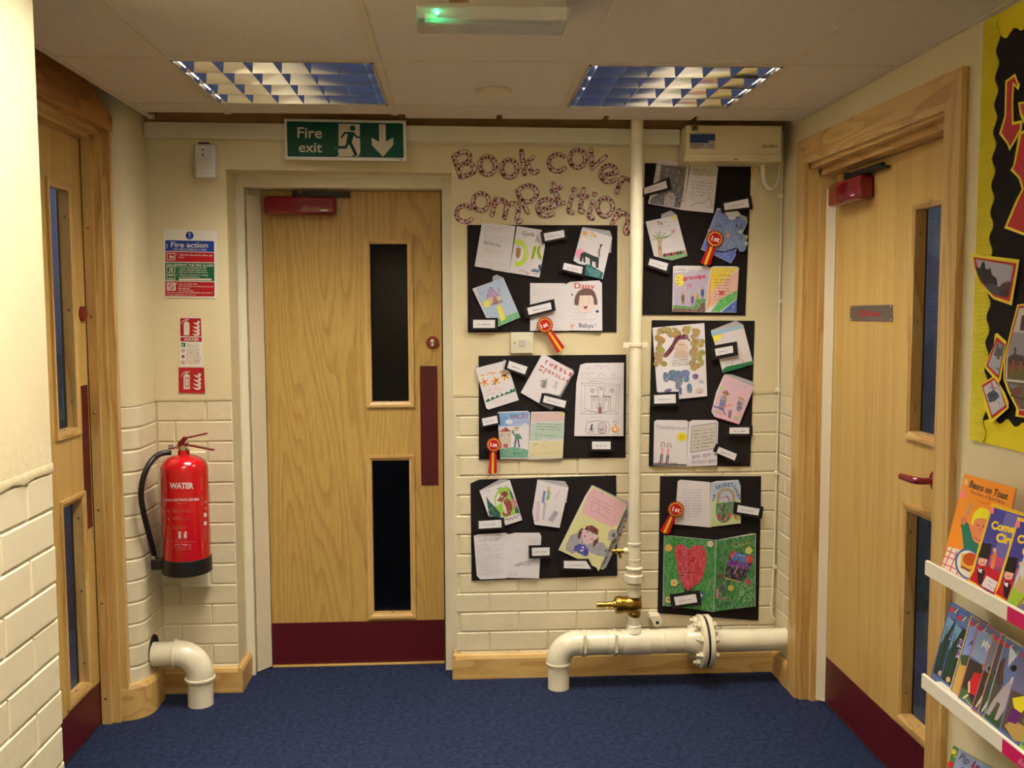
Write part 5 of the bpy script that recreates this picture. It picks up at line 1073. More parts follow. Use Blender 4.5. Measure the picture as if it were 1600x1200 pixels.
def art(I, t):
    k = I[0]; k.text('Friendship', 104, 882, 140, 30, (150, 148, 160), 2, 0).text('book', 255, 888, 72, 26, (150, 148, 160), 2, 0); k.ell(297, 943, 38, 34, (232, 214, 50)).ell(297, 943, 20, 18, (210, 190, 40))
    for x, y, c in ((152, 1010, (60, 50, 60)), (198, 1018, (110, 90, 80))): k.line(smooth([(x - 16, y + 10), (x - 12, y - 16), (x, y - 26), (x + 12, y - 14), (x + 14, y + 10)]), 4, c).ell(x, y, 9, 11, (222, 196, 186)).line([(x - 6, y + 22), (x - 8, y + 60)], 16, (240, 160, 180)).line([(x - 14, y + 68), (x - 22, y + 128)], 9, (60, 60, 70)).line([(x - 2, y + 68), (x - 8, y + 128)], 8, (120, 110, 120))
    k.line([(85, 1150), (328, 1160)], 12, (80, 96, 110)); k.scrib(110, 1142, 325, 10, 1, 14, (190, 90, 100), 5, .04, seed=2); k.done('drawing', t)
    k = I[1]; k.poly([(372, 862), (562, 836), (562, 1030), (362, 1064)], (206, 198, 190)).line([(372, 862), (562, 836), (562, 1030), (362, 1064), (372, 862)], 4, (96, 96, 130)); k.scrib(385, 900, 555, 26, 6, 10, (90, 86, 90), 3, -.12, seed=4)
    k.text('BFF', 378, 1112, 60, 26, (120, 116, 150), -6, 0).text('BFF', 460, 1100, 60, 26, (120, 116, 150), -6, 0).text('BFF', 372, 1152, 55, 26, (150, 146, 170), -2, 0).text('BFF', 432, 1150, 55, 26, (150, 146, 170), -2, 0).text('BFF', 500, 1146, 60, 28, (140, 136, 165), -2, 0); k.done('drawing', t)
booklet(C5, 'open booklet titled Friendship book with two girls in pink under a sun', [('left_page', [(84, 826), (105, 814), (330, 817), (345, 826), (330, 1170), (78, 1160)], (.013, .010, .006)), ('right_page', [(350, 828), (380, 815), (555, 815), (575, 830), (565, 1162), (330, 1170)], (.006, .010, .014))], art)
caption(C5, [(548, 270), (685, 245), (690, 298), (558, 325)], 'name card over the rainbow booklet', 15, 28)
caption(C5, [(83, 625), (248, 617), (250, 685), (85, 690)], 'name card below the olive and blue painted sheet', 16)
caption(C5, [(662, 872), (812, 872), (812, 920), (660, 920)], 'name card below the pink booklet', 17)
caption(C5, [(580, 1020), (718, 1075), (700, 1125), (560, 1065)], 'tilted name card right of the Friendship booklet', 18)
# --- sheet 6
def art(I, t):
    k = I[0]; k.scrib(262, 150, 420, 21, 11, 8, (150, 154, 196), 2.2, .02, seed=1); k.scrib(230, 385, 400, 20, 1, 8, (170, 172, 205), 2, .02, seed=2); k.done('handwriting', t)
    k = I[1]; k.poly([(484, 98), (700, 80), (708, 230), (484, 240)], (170, 190, 214)).poly([(484, 240), (708, 232), (712, 412), (478, 442)], (196, 208, 150))
    for i, ch in enumerate('THE'): k.text(ch, 500 + i * 6, 244 - i * 20, 14, 16, (40, 46, 84), -72, .03)
    for i, ch in enumerate('SECRET'): k.text(ch, 522 + i * 22, 148 - i * 8 if i < 3 else 126 - (i - 3) * 1, 18, 26, (40, 50, 96), -20 + i * 5, .03)
    for i, ch in enumerate('GARDEN'): k.text(ch, 648 + i * 9, 128 + i * 17, 16, 22, (40, 50, 96), 30 + i * 9, .03)
    k.line([(530, 270)] + [(597 + 62 * math.cos(a), 205 + 60 * math.sin(a)) for a in [PI + PI * i / 12 for i in range(13)]] + [(662, 250)], 14, (196, 160, 90)).line([(540, 270)] + [(597 + 52 * math.cos(a), 208 + 52 * math.sin(a)) for a in [PI + PI * i / 12 for i in range(13)]] + [(652, 250)], 3, (120, 90, 50))
    k.ell(597, 215, 44, 44, (190, 190, 210)).line([(545, 215), (600, 205)], 8, (206, 110, 130)).line([(605, 200), (625, 240)], 8, (130, 90, 70))
    k.poly(smooth([(520, 258), (598, 250), (660, 248), (652, 320), (620, 390), (580, 412), (535, 390), (518, 330), (520, 258)]), (84, 128, 84)).line([(585, 275), (568, 300), (585, 340), (575, 380)], 16, (84, 60, 44)).ell(545, 362, 17, 15, (196, 40, 60)).ell(628, 350, 15, 16, (206, 50, 60)).ell(590, 385, 18, 12, (196, 50, 60)).line([(655, 350), (680, 385)], 12, (226, 150, 90))
    k.poly([(470, 440), (490, 380), (530, 405), (580, 420)], (180, 200, 130)); k.done('drawing', t, CRAYON)
booklet(C6, 'open booklet titled The Secret Garden with a drawn basket, top of the bottom right sheet', [('left_page', [(220, 85), (240, 73), (475, 92), (472, 446), (195, 420)], (.014, .010, .005)), ('right_page', [(480, 96), (520, 84), (690, 74), (710, 118), (712, 415), (560, 418), (472, 446)], (.005, .012, .014))], art)
def flower(k, x, y, r, c, c2):
    for a in range(5): k.ell(x + r * .6 * math.cos(a * 1.257), y + r * .6 * math.sin(a * 1.257), r * .5, r * .5, c)
    k.ell(x, y, r * .35, r * .35, c2)
def strokes(k, x0, y0, x1, y1, n, c, seed, L=46):
    R = random.Random(seed)
    for i in range(n):
        x, y, a = R.uniform(x0, x1), R.uniform(y0, y1), R.uniform(.5, 1.4); e = (x + L * math.cos(a), y - L * math.sin(a))
        if e[0] > x1 or e[1] < y0: continue
        k.line([(x, y), e], R.uniform(2, 5), (c[0] + R.randint(-8, 10), c[1] + R.randint(-12, 14), c[2] + R.randint(-8, 10)), cap=False)
def art(I, t):
    k = I[0]; k.poly([(114, 508), (518, 547), (497, 1102), (107, 1055)], (52, 140, 60)); strokes(k, 120, 550, 480, 1040, 150, (58, 148, 62), 1); strokes(k, 120, 550, 480, 1040, 26, (96, 170, 90), 2)
    k.poly([(255, 905), (300, 945), (345, 905), (320, 960), (280, 960)], (20, 60, 44))
    k.poly(smooth([(298, 942), (240, 860), (212, 720), (195, 630), (212, 585), (262, 580), (300, 615), (345, 588), (410, 590), (440, 640), (440, 720), (405, 850), (350, 900), (298, 942)]), (200, 44, 66)); k.scrib(228, 625, 400, 25, 4, 9, (90, 16, 44), 3, .02, .3, seed=2); k.scrib(230, 690, 290, 20, 1, 8, (90, 16, 44), 3, 0, 0, seed=12); k.scrib(248, 745, 405, 26, 4, 10, (80, 16, 40), 3.4, .01, .25, seed=7)
    k.scrib(190, 542, 380, 10, 1, 7, (20, 60, 30), 3, .02, 0, seed=5)
    flower(k, 148, 606, 28, (226, 170, 50), (236, 140, 50)); flower(k, 474, 575, 24, (226, 206, 190), (230, 190, 140)); flower(k, 192, 878, 28, (226, 196, 120), (200, 130, 80)); flower(k, 148, 1010, 24, (226, 200, 120), (40, 30, 40)); flower(k, 405, 975, 26, (60, 90, 170), (226, 220, 120)); k.done('drawing', t, CRAYON)
    k = I[1]; k.poly([(522, 547), (826, 498), (823, 1063), (500, 1102)], (44, 124, 52)); strokes(k, 530, 560, 815, 1040, 130, (58, 146, 62), 3); strokes(k, 520, 600, 640, 1000, 60, (30, 96, 44), 5); strokes(k, 680, 860, 815, 1040, 40, (140, 196, 140), 6)
    k.scrib(650, 600, 800, 24, 1, 30, (190, 190, 60), 4, -.22, 0, seed=4); k.scrib(660, 570, 800, 20, 2, 18, (170, 140, 70), 3, -.2, 0, seed=8)
    k.poly([(590, 800), (598, 838), (715, 866), (752, 832), (810, 680), (780, 664), (652, 628), (630, 650)], (30, 16, 36)).poly([(616, 700), (790, 738), (770, 780), (606, 742)], (110, 40, 130)).poly([(628, 660), (658, 628), (690, 635), (660, 690), (630, 690)], (206, 60, 60)).poly([(640, 692), (672, 640), (766, 660), (778, 700), (770, 730), (640, 702)], (60, 110, 190)).ell(780, 694, 28, 32, (210, 60, 60)).line([(695, 680), (690, 715)], 12, (80, 60, 90)).line([(670, 700), (720, 712)], 7, (110, 80, 120))
    k.line([(672, 745), (682, 775), (650, 810)], 6, (150, 80, 170)).line([(690, 750), (668, 790), (690, 820)], 6, (190, 150, 80)).line([(592, 842), (712, 872)], 9, (190, 160, 60)).line([(690, 660), (745, 668)], 5, (190, 200, 220))
    flower(k, 775, 626, 28, (206, 206, 90), (226, 190, 90)); flower(k, 768, 872, 20, (190, 50, 60), (150, 30, 50)); flower(k, 550, 825, 20, (120, 30, 50), (60, 10, 30)); flower(k, 636, 918, 22, (206, 190, 70), (190, 150, 60)); flower(k, 720, 960, 20, (120, 190, 120), (90, 170, 100))
    k.line([(532, 930), (528, 990)], 18, (196, 110, 150)).line([(570, 890), (572, 950)], 20, (90, 50, 110)); k.scrib(540, 996, 630, 24, 1, 24, (206, 110, 140), 6, -.06, 0, seed=3); k.scrib(512, 1060, 658, 30, 1, 28, (36, 44, 80), 6, -.22, 0, seed=4); k.done('drawing', t, CRAYON)
booklet(C6, 'large open green booklet with a red heart, bottom of the bottom right sheet', [('left_page', [(112, 505), (520, 545), (498, 1106), (280, 1072), (103, 1058)], (.018, .006, .006)), ('right_page', [(520, 545), (790, 494), (830, 494), (826, 1066), (630, 1050), (498, 1106)], (.006, .020, .020))], art)
caption(C6, [(690, 270), (860, 300), (848, 352), (683, 325)], 'name card right of the Secret Garden booklet', 19, 24)
caption(C6, [(190, 990), (360, 965), (373, 1030), (203, 1055)], 'name card at the foot of the green heart booklet', 20, 26)
rosette(C6, 205, 305, 66, 115, 495, 'red and yellow first prize rosette on the Secret Garden booklet')

# ============================================================ PIPEWORK, BACK WALL
PX0, PYY, PZ = .688, 3.67, .179
def arc_path(c, r, a0, a1, u, v, n=14):
    return [Vector(c) + Vector(u) * r * math.cos(a0 + (a1 - a0) * i / n) + Vector(v) * r * math.sin(a0 + (a1 - a0) * i / n) for i in range(n + 1)]
def pipework():
    t = thing('heating_pipe', 'thick cream painted pipe with riser, brass valve and bolted flange along the foot of the back wall', 'pipe', (.386, PYY, 0))
    t['label'] = 'thick cream painted pipe with tall riser, brass valve and bolted flange under the pictures'
    obj('floor_stub', MB().tube([(.388, PYY, 0), (.388, PYY, .105)], .043, 28), PIPEP, t)
    el = MB().tube([(.388, PYY, .098)] + arc_path((.458, PYY, .109), .070, PI, PI / 2, X, Vector((0, 0, 1)), 14) + [(.475, PYY, .179)], .048, 28)
    el.lathe([(.048, -.004), (.0505, -.003), (.0505, .003), (.048, .004)], (.388, PYY, .102), 'z', 28); obj('elbow', el, PIPEP, t)
    hp = MB().tube([(.465, PYY, PZ), (.95, PYY, PZ)], .0475, 30)
    for x, r, w_ in ((.475, .050, .004), (.502, .0495, .004), (.583, .0495, .003), (.643, .0515, .004), (.748, .0515, .004), (.807, .050, .003), (.886, .049, .003)): hp.lathe([(.047, -w_), (r, -w_ * .7), (r, w_ * .7), (.047, w_)], (x, PYY, PZ), 'x', 30)
    hp.lathe([(.0505, 0), (.0505, .105)], (.643, PYY, PZ), 'x', 30)
    obj('horizontal_run', hp, PIPEP, t)
    for x in (.487, .611):
        cl = MB().lathe([(.0485, -.005), (.053, -.005), (.053, .005), (.0485, .005)], (x, PYY, PZ), 'x', 30)
        cl.box(x - .005, x + .005, PYY - .062, PYY - .048, PZ - .02, PZ + .05); obj('hose_clamp', cl, PIPEP, t)
    obj('flanged_run', MB().tube([(1.0, PYY, .176), (XR + .0, PYY, .176)], .0445, 30), PIPEP, t)
    for i, (a, b) in enumerate(((.948, .968), (.976, .996))): obj('flange_disc', MB().lathe([(.044, a - .95), (.100, a - .95), (.104, a - .947), (.104, b - .953), (.100, b - .95), (.044, b - .95)], (.95, PYY, PZ - .002), 'x', 40), PIPEP, t)
    obj('flange_gap_disc', MB().lathe([(.099, 0), (.099, .010)], (.967, PYY, PZ - .002), 'x', 40), BLACKM, t)  # black disc filling the gap between the two flange discs
    for k in range(8):
        a = PI / 8 + k * PI / 4; y, z_ = PYY + .082 * math.cos(a), PZ - .002 + .082 * math.sin(a)
        obj('flange_bolt', MB().lathe([(.0135, -.028), (.0135, -.014)], (.962, y, z_), 'x', 6).lathe([(.007, -.040), (.007, .052)], (.962, y, z_), 'x', 10).lathe([(.0135, .034), (.0135, .046)], (.962, y, z_), 'x', 6), PIPEP, t)
    obj('flange_neck', MB().lathe([(.047, -.05), (.054, -.02), (.060, 0)], (.948, PYY, PZ), 'x', 30), PIPEP, t)
    # riser
    r0 = .0245
    rs = MB().tube([(PX0, PYY, .44), (PX0, PYY, 2.62)], r0, 24)
    for z_ in (.578, .514): rs.lathe([(.024, -.006), (.0275, -.004), (.0275, .004), (.024, .006)], (PX0, PYY, z_), 'z', 24)
    rs.lathe([(.026, .47), (.0265, .514), (.0245, .578)], (PX0, PYY, 0), 'z', 24); obj('riser', rs, PIPEP, t)
    obj('riser_clip', MB().lathe([(.0255, -.007), (.0275, -.006), (.0275, .006), (.0255, .007)], (PX0, PYY, 1.362), 'z', 24).box(PX0 - .05, PX0 - .022, PYY - .008, PYY + .008, 1.352, 1.372).box(PX0 + .022, PX0 + .045, PYY - .008, PYY + .008, 1.352, 1.372), PIPEP, t)
    obj('union_nut', MB().lathe([(.030, .455), (.030, .475), (.034, .476), (.034, .482), (.028, .486)], (PX0, PYY, 0), 'z', 24).lathe([(.036, .422), (.0395, .426), (.0395, .452), (.036, .456)], (PX0, PYY, 0), 'z', 8), PIPEP, t)
    obj('valve_spigot', MB().lathe([(.026, .36), (.026, .40), (.029, .403), (.029, .412), (.026, .415), (.026, .424)], (PX0, PYY, 0), 'z', 24), PIPEP, t)
    v = MB().lathe([(.022, .283), (.026, .290), (.025, .300), (.022, .306), (.027, .320), (.027, .340), (.022, .352), (.027, .358), (.027, .366)], (PX0 + .002, PYY - .002, 0), 'z', 22)
    v.lathe([(.030, -.075), (.034, -.072), (.036, -.052), (.031, -.040), (.036, -.020), (.034, .0), (.028, .02), (.022, .028)], (PX0, PYY, .331), 'x', 22); obj('valve_body', v, DBRASS, t)
    obj('valve_spindle', MB().lathe([(.0085, -.150), (.0115, -.149), (.0115, -.114), (.0095, -.112), (.0095, -.104), (.014, -.103), (.014, -.092), (.010, -.090), (.012, -.085), (.018, -.083), (.018, -.074), (.02, -.07)], (PX0, PYY, .333), 'x', 10), BRASS, t)
    obj('lower_stub', MB().tube([(PX0, PYY, .20), (PX0, PYY, .29)], .0245, 24).lathe([(.036, .222), (.030, .236), (.028, .240), (.0285, .247), (.0255, .250)], (PX0, PYY, 0), 'z', 24), PIPEP, t)
    tp = thing('drain_tap', None, None, Vector((PX0 - .03, PYY, .549)) - orig(t)); tp.parent = t
    obj('tap_boss', MB().lathe([(.009, -.042), (.013, -.040), (.013, -.028), (.009, -.026), (.009, -.018)], (PX0, PYY, .549), 'x', 16), PIPEP, tp)
    obj('tap_body', MB().lathe([(.006, -.092), (.009, -.090), (.0085, -.075), (.012, -.072), (.012, -.055), (.008, -.052), (.008, -.040)], (PX0, PYY - .004, .549), 'x', 14).tube([(PX0 - .060, PYY - .004, .545), (PX0 - .055, PYY - .008, .522)], [.008, .006], 10), BRASS, tp)
pipework()
def lug():
    y = 3.745; pts = [(.760, .258), (.806, .256), (.818, .246), (.820, .228), (.810, .214), (.796, .210), (.784, .216), (.778, .236)]
    t = thing('pipe_bracket', 'small cream bracket tab with a hole just left of the flange', 'bracket', (.79, 3.8, .23))
    obj('bracket_plate', MB().prism([(x, y, z_) for x, z_ in pts], (0, .006, 0)), GLOSSW, t)
    obj('bracket_arm', MB().box(.772, .812, 3.751, 3.80, .246, .257), GLOSSW, t)
    obj('bolt_hole', MB().lathe([(.0065, -.0012), (.0065, .0005)], (.799, y, .230), 'y', 16), HOLE, t)
lug()
# wall box
def wall_box():
    x0, x1, y0, z0, z1 = .877, 1.252, 3.66, 2.066, 2.203; y0 = 3.668
    t = thing('wall_heater_box', 'long cream enamelled box high in the right corner with blue label', 'wall box', ((x0 + x1) / 2, WY, z0))
    obj('casing', MB().bbox(x0, x1, y0, WY - .001, z0 + .026, z1, .004).bbox(x0 - .003, x1, y0 - .004, WY - .001, z0, z0 + .030, .004), mat('cream_enamel', (.70, .60, .36), .35), t)
    pl = PY(y0 - .0006); k = Ink(pl, (860, 60, 4), .0004)
    k.rect(882, 534, 923, 578, (86, 76, 30)).rect(888, 540, 917, 572, (150, 130, 70)).rect(893, 548, 898, 568, (30, 26, 16)).ell(906, 557, 7, 10, (30, 26, 16)); k.done('symbol_label', t); k = Ink(pl, (860, 60, 4), .0004)
    k.rect(872, 597, 1030, 653, (44, 66, 122)).rect(872, 653, 1030, 690, (170, 160, 150)).rect(990, 638, 1030, 655, (170, 160, 150))
    k.scrib(905, 590, 990, 8, 1, 6, (60, 50, 30), 2, 0, 0, seed=1).scrib(900, 645, 980, 8, 1, 6, (20, 40, 100), 3, 0, 0, seed=2).scrib(878, 664, 965, 11, 3, 7, (60, 66, 90), 2.5, 0, seed=3).scrib(990, 664, 1026, 8, 4, 6, (120, 110, 110), 2, 0, seed=4)
    k.done('blue_label', t); k = Ink(pl, (860, 60, 4), .0004)
    k.text('Quickline', 1322, 682, 96, 22, (60, 40, 20), 0, .01, .4); k.done('lettering', t)
    k = Ink(PY(y0 - .0046), (860, 60, 4), .0004); k.ell(1160, 757, 14, 3, (70, 50, 30)); k.done('vent_mark', t)
    for k_ in range(5): pass
    obj('cable_loop', MB().tube([Vector(p) for p in [(1.207, 3.755, 2.07), (1.207, 3.755, 2.03), (1.212, 3.755, 2.0), (1.228, 3.757, 1.978), (1.247, 3.76, 1.972)]], [.0095, .0095, .009, .008, .006], 12), GLOSSW, t)
    obj('cable_tail', MB().tube([Vector(p) for p in [(1.244, 3.76, 1.972), (1.262, 3.762, 1.985), (1.276, 3.763, 2.01), (1.279, 3.765, 2.07)]], .0045, 10), GLOSSW, t)
    obj('brass_gland', MB().tube([(1.166, 3.775, 2.058), (1.170, 3.775, 2.040), (1.168, 3.775, 2.015)], [.004, .0065, .003], 8), BRASS, t)
wall_box()
def conduit():
    t = thing('surface_cable', 'thin cream cable clipped down the right corner from ceiling to pipe', 'cable', (1.296, 3.79, 1.2))
    p = [(1.297, 3.790, 2.62), (1.297, 3.790, 1.9), (1.295, 3.790, 1.5), (1.299, 3.791, 1.1), (1.295, 3.79, .8), (1.293, 3.79, .5), (1.286, 3.785, .32), (1.279, 3.78, .27), (1.283, 3.775, .235), (1.294, 3.77, .222)]
    obj('cable', MB().tube(p, .0042, 8), GLOSSW, t)
    for z_ in (1.95, 1.53, 1.17, .83, .44): obj('cable_clip', MB().bbox(1.287, 1.303, 3.783, 3.799, z_ - .008, z_ + .008, .002), GLOSSW, t)
conduit()

# ============================================================ LEFT PIPE AND EXTINGUISHER
def duct():
    t = thing('elbow_pipe', 'short fat cream elbow pipe from the rounded corner down to the carpet', 'pipe', (-.994, 3.61, 0)); z_ = .199; x = -.994; y = 3.60
    obj('horizontal_stub', MB().tube([(XL + .001, y, z_), (-1.07, y, z_)], .0465, 30), PIPEP, t)
    el = MB().tube([(-1.085, y, z_)] + arc_path((-1.078, y, .115), .084, PI / 2, 0, X, Vector((0, 0, 1)), 16) + [(x, y, .098)], .0515, 32)
    el.lathe([(.0515, -.005), (.0565, -.003), (.0565, .004), (.0515, .006)], (-1.083, y, z_), 'x', 32).lathe([(.0515, -.005), (.0565, -.003), (.0565, .004), (.0515, .006)], (x, y, .103), 'z', 32); obj('elbow', el, PIPEP, t)
    obj('floor_stub', MB().tube([(x, y, 0), (x, y, .1)], .0475, 30), PIPEP, t)
    obj('wall_hole', MB().lathe([(.062, -.001), (.062, .0015)], (XL, y + .012, z_ + .010), 'x', 20), HOLE, t)
duct()
class Cyl:      # print wrapped on an upright cylinder
    def __init__(s, c, r): s.c = Vector(c); s.r = r; s.n = Vector((0, -1, 0))
    def at(s, x, y, off=0):
        d = ray(x, y); a = d.x ** 2 + d.y ** 2; ox, oy = CAM.x - s.c.x, CAM.y - s.c.y
        b = 2 * (ox * d.x + oy * d.y); c = ox * ox + oy * oy - (s.r + off) ** 2; D = max(b * b - 4 * a * c, 0); t = (-b - math.sqrt(D)) / 2 / a
        return CAM + d * t
def extinguisher():
    cx, cy, r = -1.0275, 3.592, .0865; f = PY(cy - r); zb = f.at(290, 909).z + .012; zk = f.at(290, 878).z; zs = .905
    t = thing('fire_extinguisher', 'red water fire extinguisher with black hose and base hanging on the left pier', 'fire extinguisher', (cx, cy, zb))
    obj('cylinder', MB().lathe([(0, zb + .01), (r - .002, zb + .012), (r, zb + .03), (r, zs), (r * .98, zs + .018), (r * .88, zs + .036), (r * .68, zs + .050), (r * .4, zs + .058), (.022, zs + .060), (.021, zs + .078), (0, zs + .078)], (cx, cy, 0), 'z', 48), REDP, t)
    obj('base_skirt', MB().lathe([(0, zb), (r * .93, zb), (r + .004, zb + .006), (r + .004, zk - .002), (r + .0005, zk), (0, zk)], (cx, cy, 0), 'z', 48), BLACKR, t)
    zt = zs + .078
    obj('valve', MB().lathe([(.018, 0), (.018, .010), (.012, .012), (.012, .030)], (cx, cy, zt - .002), 'z', 20).tube([(cx - .012, cy - .005, zt + .012), (cx - .045, cy - .008, zt + .014)], [.008, .006], 14).lathe([(.010, -.016), (.010, 0)], (cx + .004, cy - .008, zt + .010), 'y', 16), STEEL, t)
    obj('hose_ferrule', MB().tube([(cx - .030, cy - .008, zt + .013), (cx - .052, cy - .009, zt + .013)], .0095, 14), STEEL, t)
    hp = [PY(yy).at(x, y) for x, y, yy in ((268, 707, 3.582), (258, 707.5, 3.575), (247, 711, 3.555), (237, 720, 3.525), (228, 735, 3.50), (222, 755, 3.49), (220.5, 776, 3.49), (223.5, 797, 3.495), (229, 820, 3.51), (235, 843, 3.535), (241, 868, 3.565))]; hs = PY(3.565)
    obj('hose', MB().tube(smooth3(hp), .0105, 14), BLACKR, t)
    obj('nozzle_clip', MB().bbox(cx - r - .036, cx - r + .02, cy - .040, cy - .006, zk - .042, zk - .003, .004), BLACKR, t)
    obj('hose_collar', MB().tube([hs.at(240.5, 867), hs.at(241, 873)], .0115, 14), STEEL, t)
    L = MB(); a = Vector((cx - .012, cy - .01, zt + .020)); b = Vector((cx + .012, cy - .012, zt + .046)); c = PY(cy - .02).at(324, 677)
    def bar(mb, p, q, w0, w1, th):
        p, q = Vector(p), Vector(q); d = (q - p).normalized(); n = d.cross(Y).normalized() * th / 2
        return mb.add([p - n - Y * w0, p + n - Y * w0, p + n + Y * w0, p - n + Y * w0, q - n - Y * w1, q + n - Y * w1, q + n + Y * w1, q - n + Y * w1], [(0, 1, 2, 3), (4, 5, 6, 7), (0, 1, 5, 4), (1, 2, 6, 5), (2, 3, 7, 6), (3, 0, 4, 7)])
    bar(L, a, b, .009, .011, .016); bar(L, b, c, .010, .008, .006); obj('squeeze_lever', L, CLOSER, t)
    H_ = MB(); e = PY(cy - .02).at(335, 703); bar(H_, (cx - .014, cy - .01, zt + .018), (cx + .02, cy - .012, zt + .022), .011, .012, .012); bar(H_, (cx + .018, cy - .012, zt + .021), e, .012, .009, .006); obj('carry_handle', H_, CLOSER, t)
    obj('safety_pin', MB().tube([(cx + .012, cy - .024, zt + .026), (cx + .012, cy + .012, zt + .026)], .002, 8), STEEL, t)
    k = Ink(Cyl((cx, cy), r), (190, 650, 4.283), .0005); W = (222, 196, 196); P_ = (206, 110, 112)
    def frame(x0, y0, x1, y1, s_):
        k.line([(x0, y0 + s_), (x1, y0), (x1, y1)], 2.6, P_, cap=False); k.line([(x0, y0 + s_), (x0, y1 + s_), (x1, y1)], 2.6, P_, cap=False)
    frame(284, 412, 535, 497, 6); frame(286, 532, 540, 600, 12)
    k.text('WATER', 320, 484, 162, 36, W, 0, .05); k.text('FIRE EXTINGUISHER', 292, 572, 230, 16, W, -1.5, .03); k.scrib(365, 584, 440, 8, 1, 6, P_, 2, 0, 0, seed=1)
    for i, y in enumerate((630, 680, 740)):
        k.line([(303, y), (318, y + 8), (308, y + 16)], 3, P_); k.scrib(340, y, 465 - i * 8, 12, 2, 7, P_, 2.4, 0, .05, seed=4 + i)
    k.rect(380, 772, 436, 818, (214, 196, 196)).rect(396, 780, 410, 800, (190, 30, 40)).rect(418, 772, 424, 784, (190, 30, 40))
    k.scrib(298, 828, 440, 8, 1, 7, P_, 2.2, 0, 0, seed=8); k.scrib(298, 842, 490, 8, 1, 7, P_, 2.2, 0, 0, seed=9); frame(295, 850, 542, 888, 8); k.scrib(355, 862, 465, 8, 1, 8, W, 2.6, 0, 0, seed=10); k.scrib(340, 874, 470, 9, 3, 6, P_, 2.2, 0, 0, seed=11)
    for y, r_ in ((575, 8), (618, 8), (662, 12), (718, 12)): k.ell(562 if y < 650 else 560, y, r_ * .9, r_ * 1.3, P_ if y < 650 else W)
    k.scrib(552, 750, 572, 12, 8, 6, P_, 2.2, 0, 0, seed=12); k.done('printed_label', t, INKG)
def smooth3(p, n=5):
    out = []
    for i in range(len(p) - 1):
        a, b, c, d = p[max(i - 1, 0)], p[i], p[i + 1], p[min(i + 2, len(p) - 1)]
        for k in range(n):
            t = k / n; out.append(.5 * (2 * b + (c - a) * t + (2 * a - 5 * b + 4 * c - d) * t * t + (3 * b - a - 3 * c + d) * t ** 3))
    return out + [p[-1]]
extinguisher()
single('mounting_board', MB().bbox(-1.085, -.978, 3.694, PYW - .0005, .428, .958, .003), GLOSSW, 'narrow cream backing board on the pier behind the fire extinguisher', 'board')
BR_ = MB().box(-1.045, -1.01, 3.679, 3.6945, .80, .86); single('extinguisher_hook', BR_, STEEL, 'steel hook plate hidden between extinguisher and backing board', 'hook')

# ============================================================ CEILING FITTINGS
def emergency():
    x0, x1, y0, y1 = -.088, .252, 2.172, 2.298
    t = thing('emergency_light', 'clear plastic emergency light with a glowing green indicator on the ceiling', 'emergency light', ((x0 + x1) / 2, (y0 + y1) / 2, CEIL))
    obj('white_body', MB().bbox(x0 + .004, x1 - .004, y0 + .004, y1 - .004, 2.168, CEIL - .0005, .003), mat('aged_white_plastic', (.52, .47, .42), .4), t)
    d = MB(); z0 = 2.146; th = .0015
    d.prism([(x0, y0, 2.172), (x0 + .004, y0 + .006, z0), (x1 - .004, y0 + .006, z0), (x1, y0, 2.172)], (0, th, 0)); d.prism([(x0, y1, 2.172), (x0 + .004, y1 - .006, z0), (x1 - .004, y1 - .006, z0), (x1, y1, 2.172)], (0, -th, 0))
    d.box(x0 + .004, x1 - .004, y0 + .006, y1 - .006, z0 - th, z0); d.box(x0, x0 + th, y0, y1, z0, 2.172); d.box(x1 - th, x1, y0, y1, z0, 2.172); obj('clear_diffuser', d, CLEAR, t)
    obj('tube', MB().tube([(x0 + .045, 2.235, 2.158), (x1 - .035, 2.235, 2.158)], .0075, 14), mat('unlit_tube', (.62, .60, .56), .3), t)
    obj('tube_holder', MB().box(x0 + .018, x0 + .045, 2.22, 2.25, 2.150, 2.168), CPLAS, t); obj('tube_holder', MB().box(x1 - .035, x1 - .015, 2.22, 2.25, 2.150, 2.168), CPLAS, t)
    g = mat('green_indicator', (.05, .9, .4), .3, emis=((.02, 1, .40), 90)); c = PY(2.20).at(683, 20)
    obj('green_indicator', MB().lathe([(0, -.003), (.0035, -.002), (.004, 0), (.0035, .003)], (c.x, 2.20, 2.164), 'z', 12), g, t)
    k = Ink(PY(y0 + .0035), (620, 0, 5.333), .0003); k.scrib(283, 12, 420, 10, 1, 12, (60, 44, 34), 3, .02, 0, seed=3); k.rect(432, -14, 600, 24, (150, 122, 84)); k.scrib(440, 4, 550, 10, 2, 8, (140, 60, 40), 2.4, 0, seed=4); k.done('rating_label', t)
emergency()
single('ceiling_ring', MB().lathe([(.030, -.0005), (.030, -.004), (.040, -.009), (.052, -.010), (.060, -.004), (.061, -.0005)], (.122, 3.165, CEIL), 'z', 40).prism([(.122 + .031 * math.cos(a * PI / 16), 3.165 + .031 * math.sin(a * PI / 16), CEIL - .0042) for a in range(32)], (0, 0, .0025)), mat('cream_ring_plastic', (.66, .57, .42), .45), 'round cream ceiling sensor base between the two recessed lights', 'ceiling sensor')

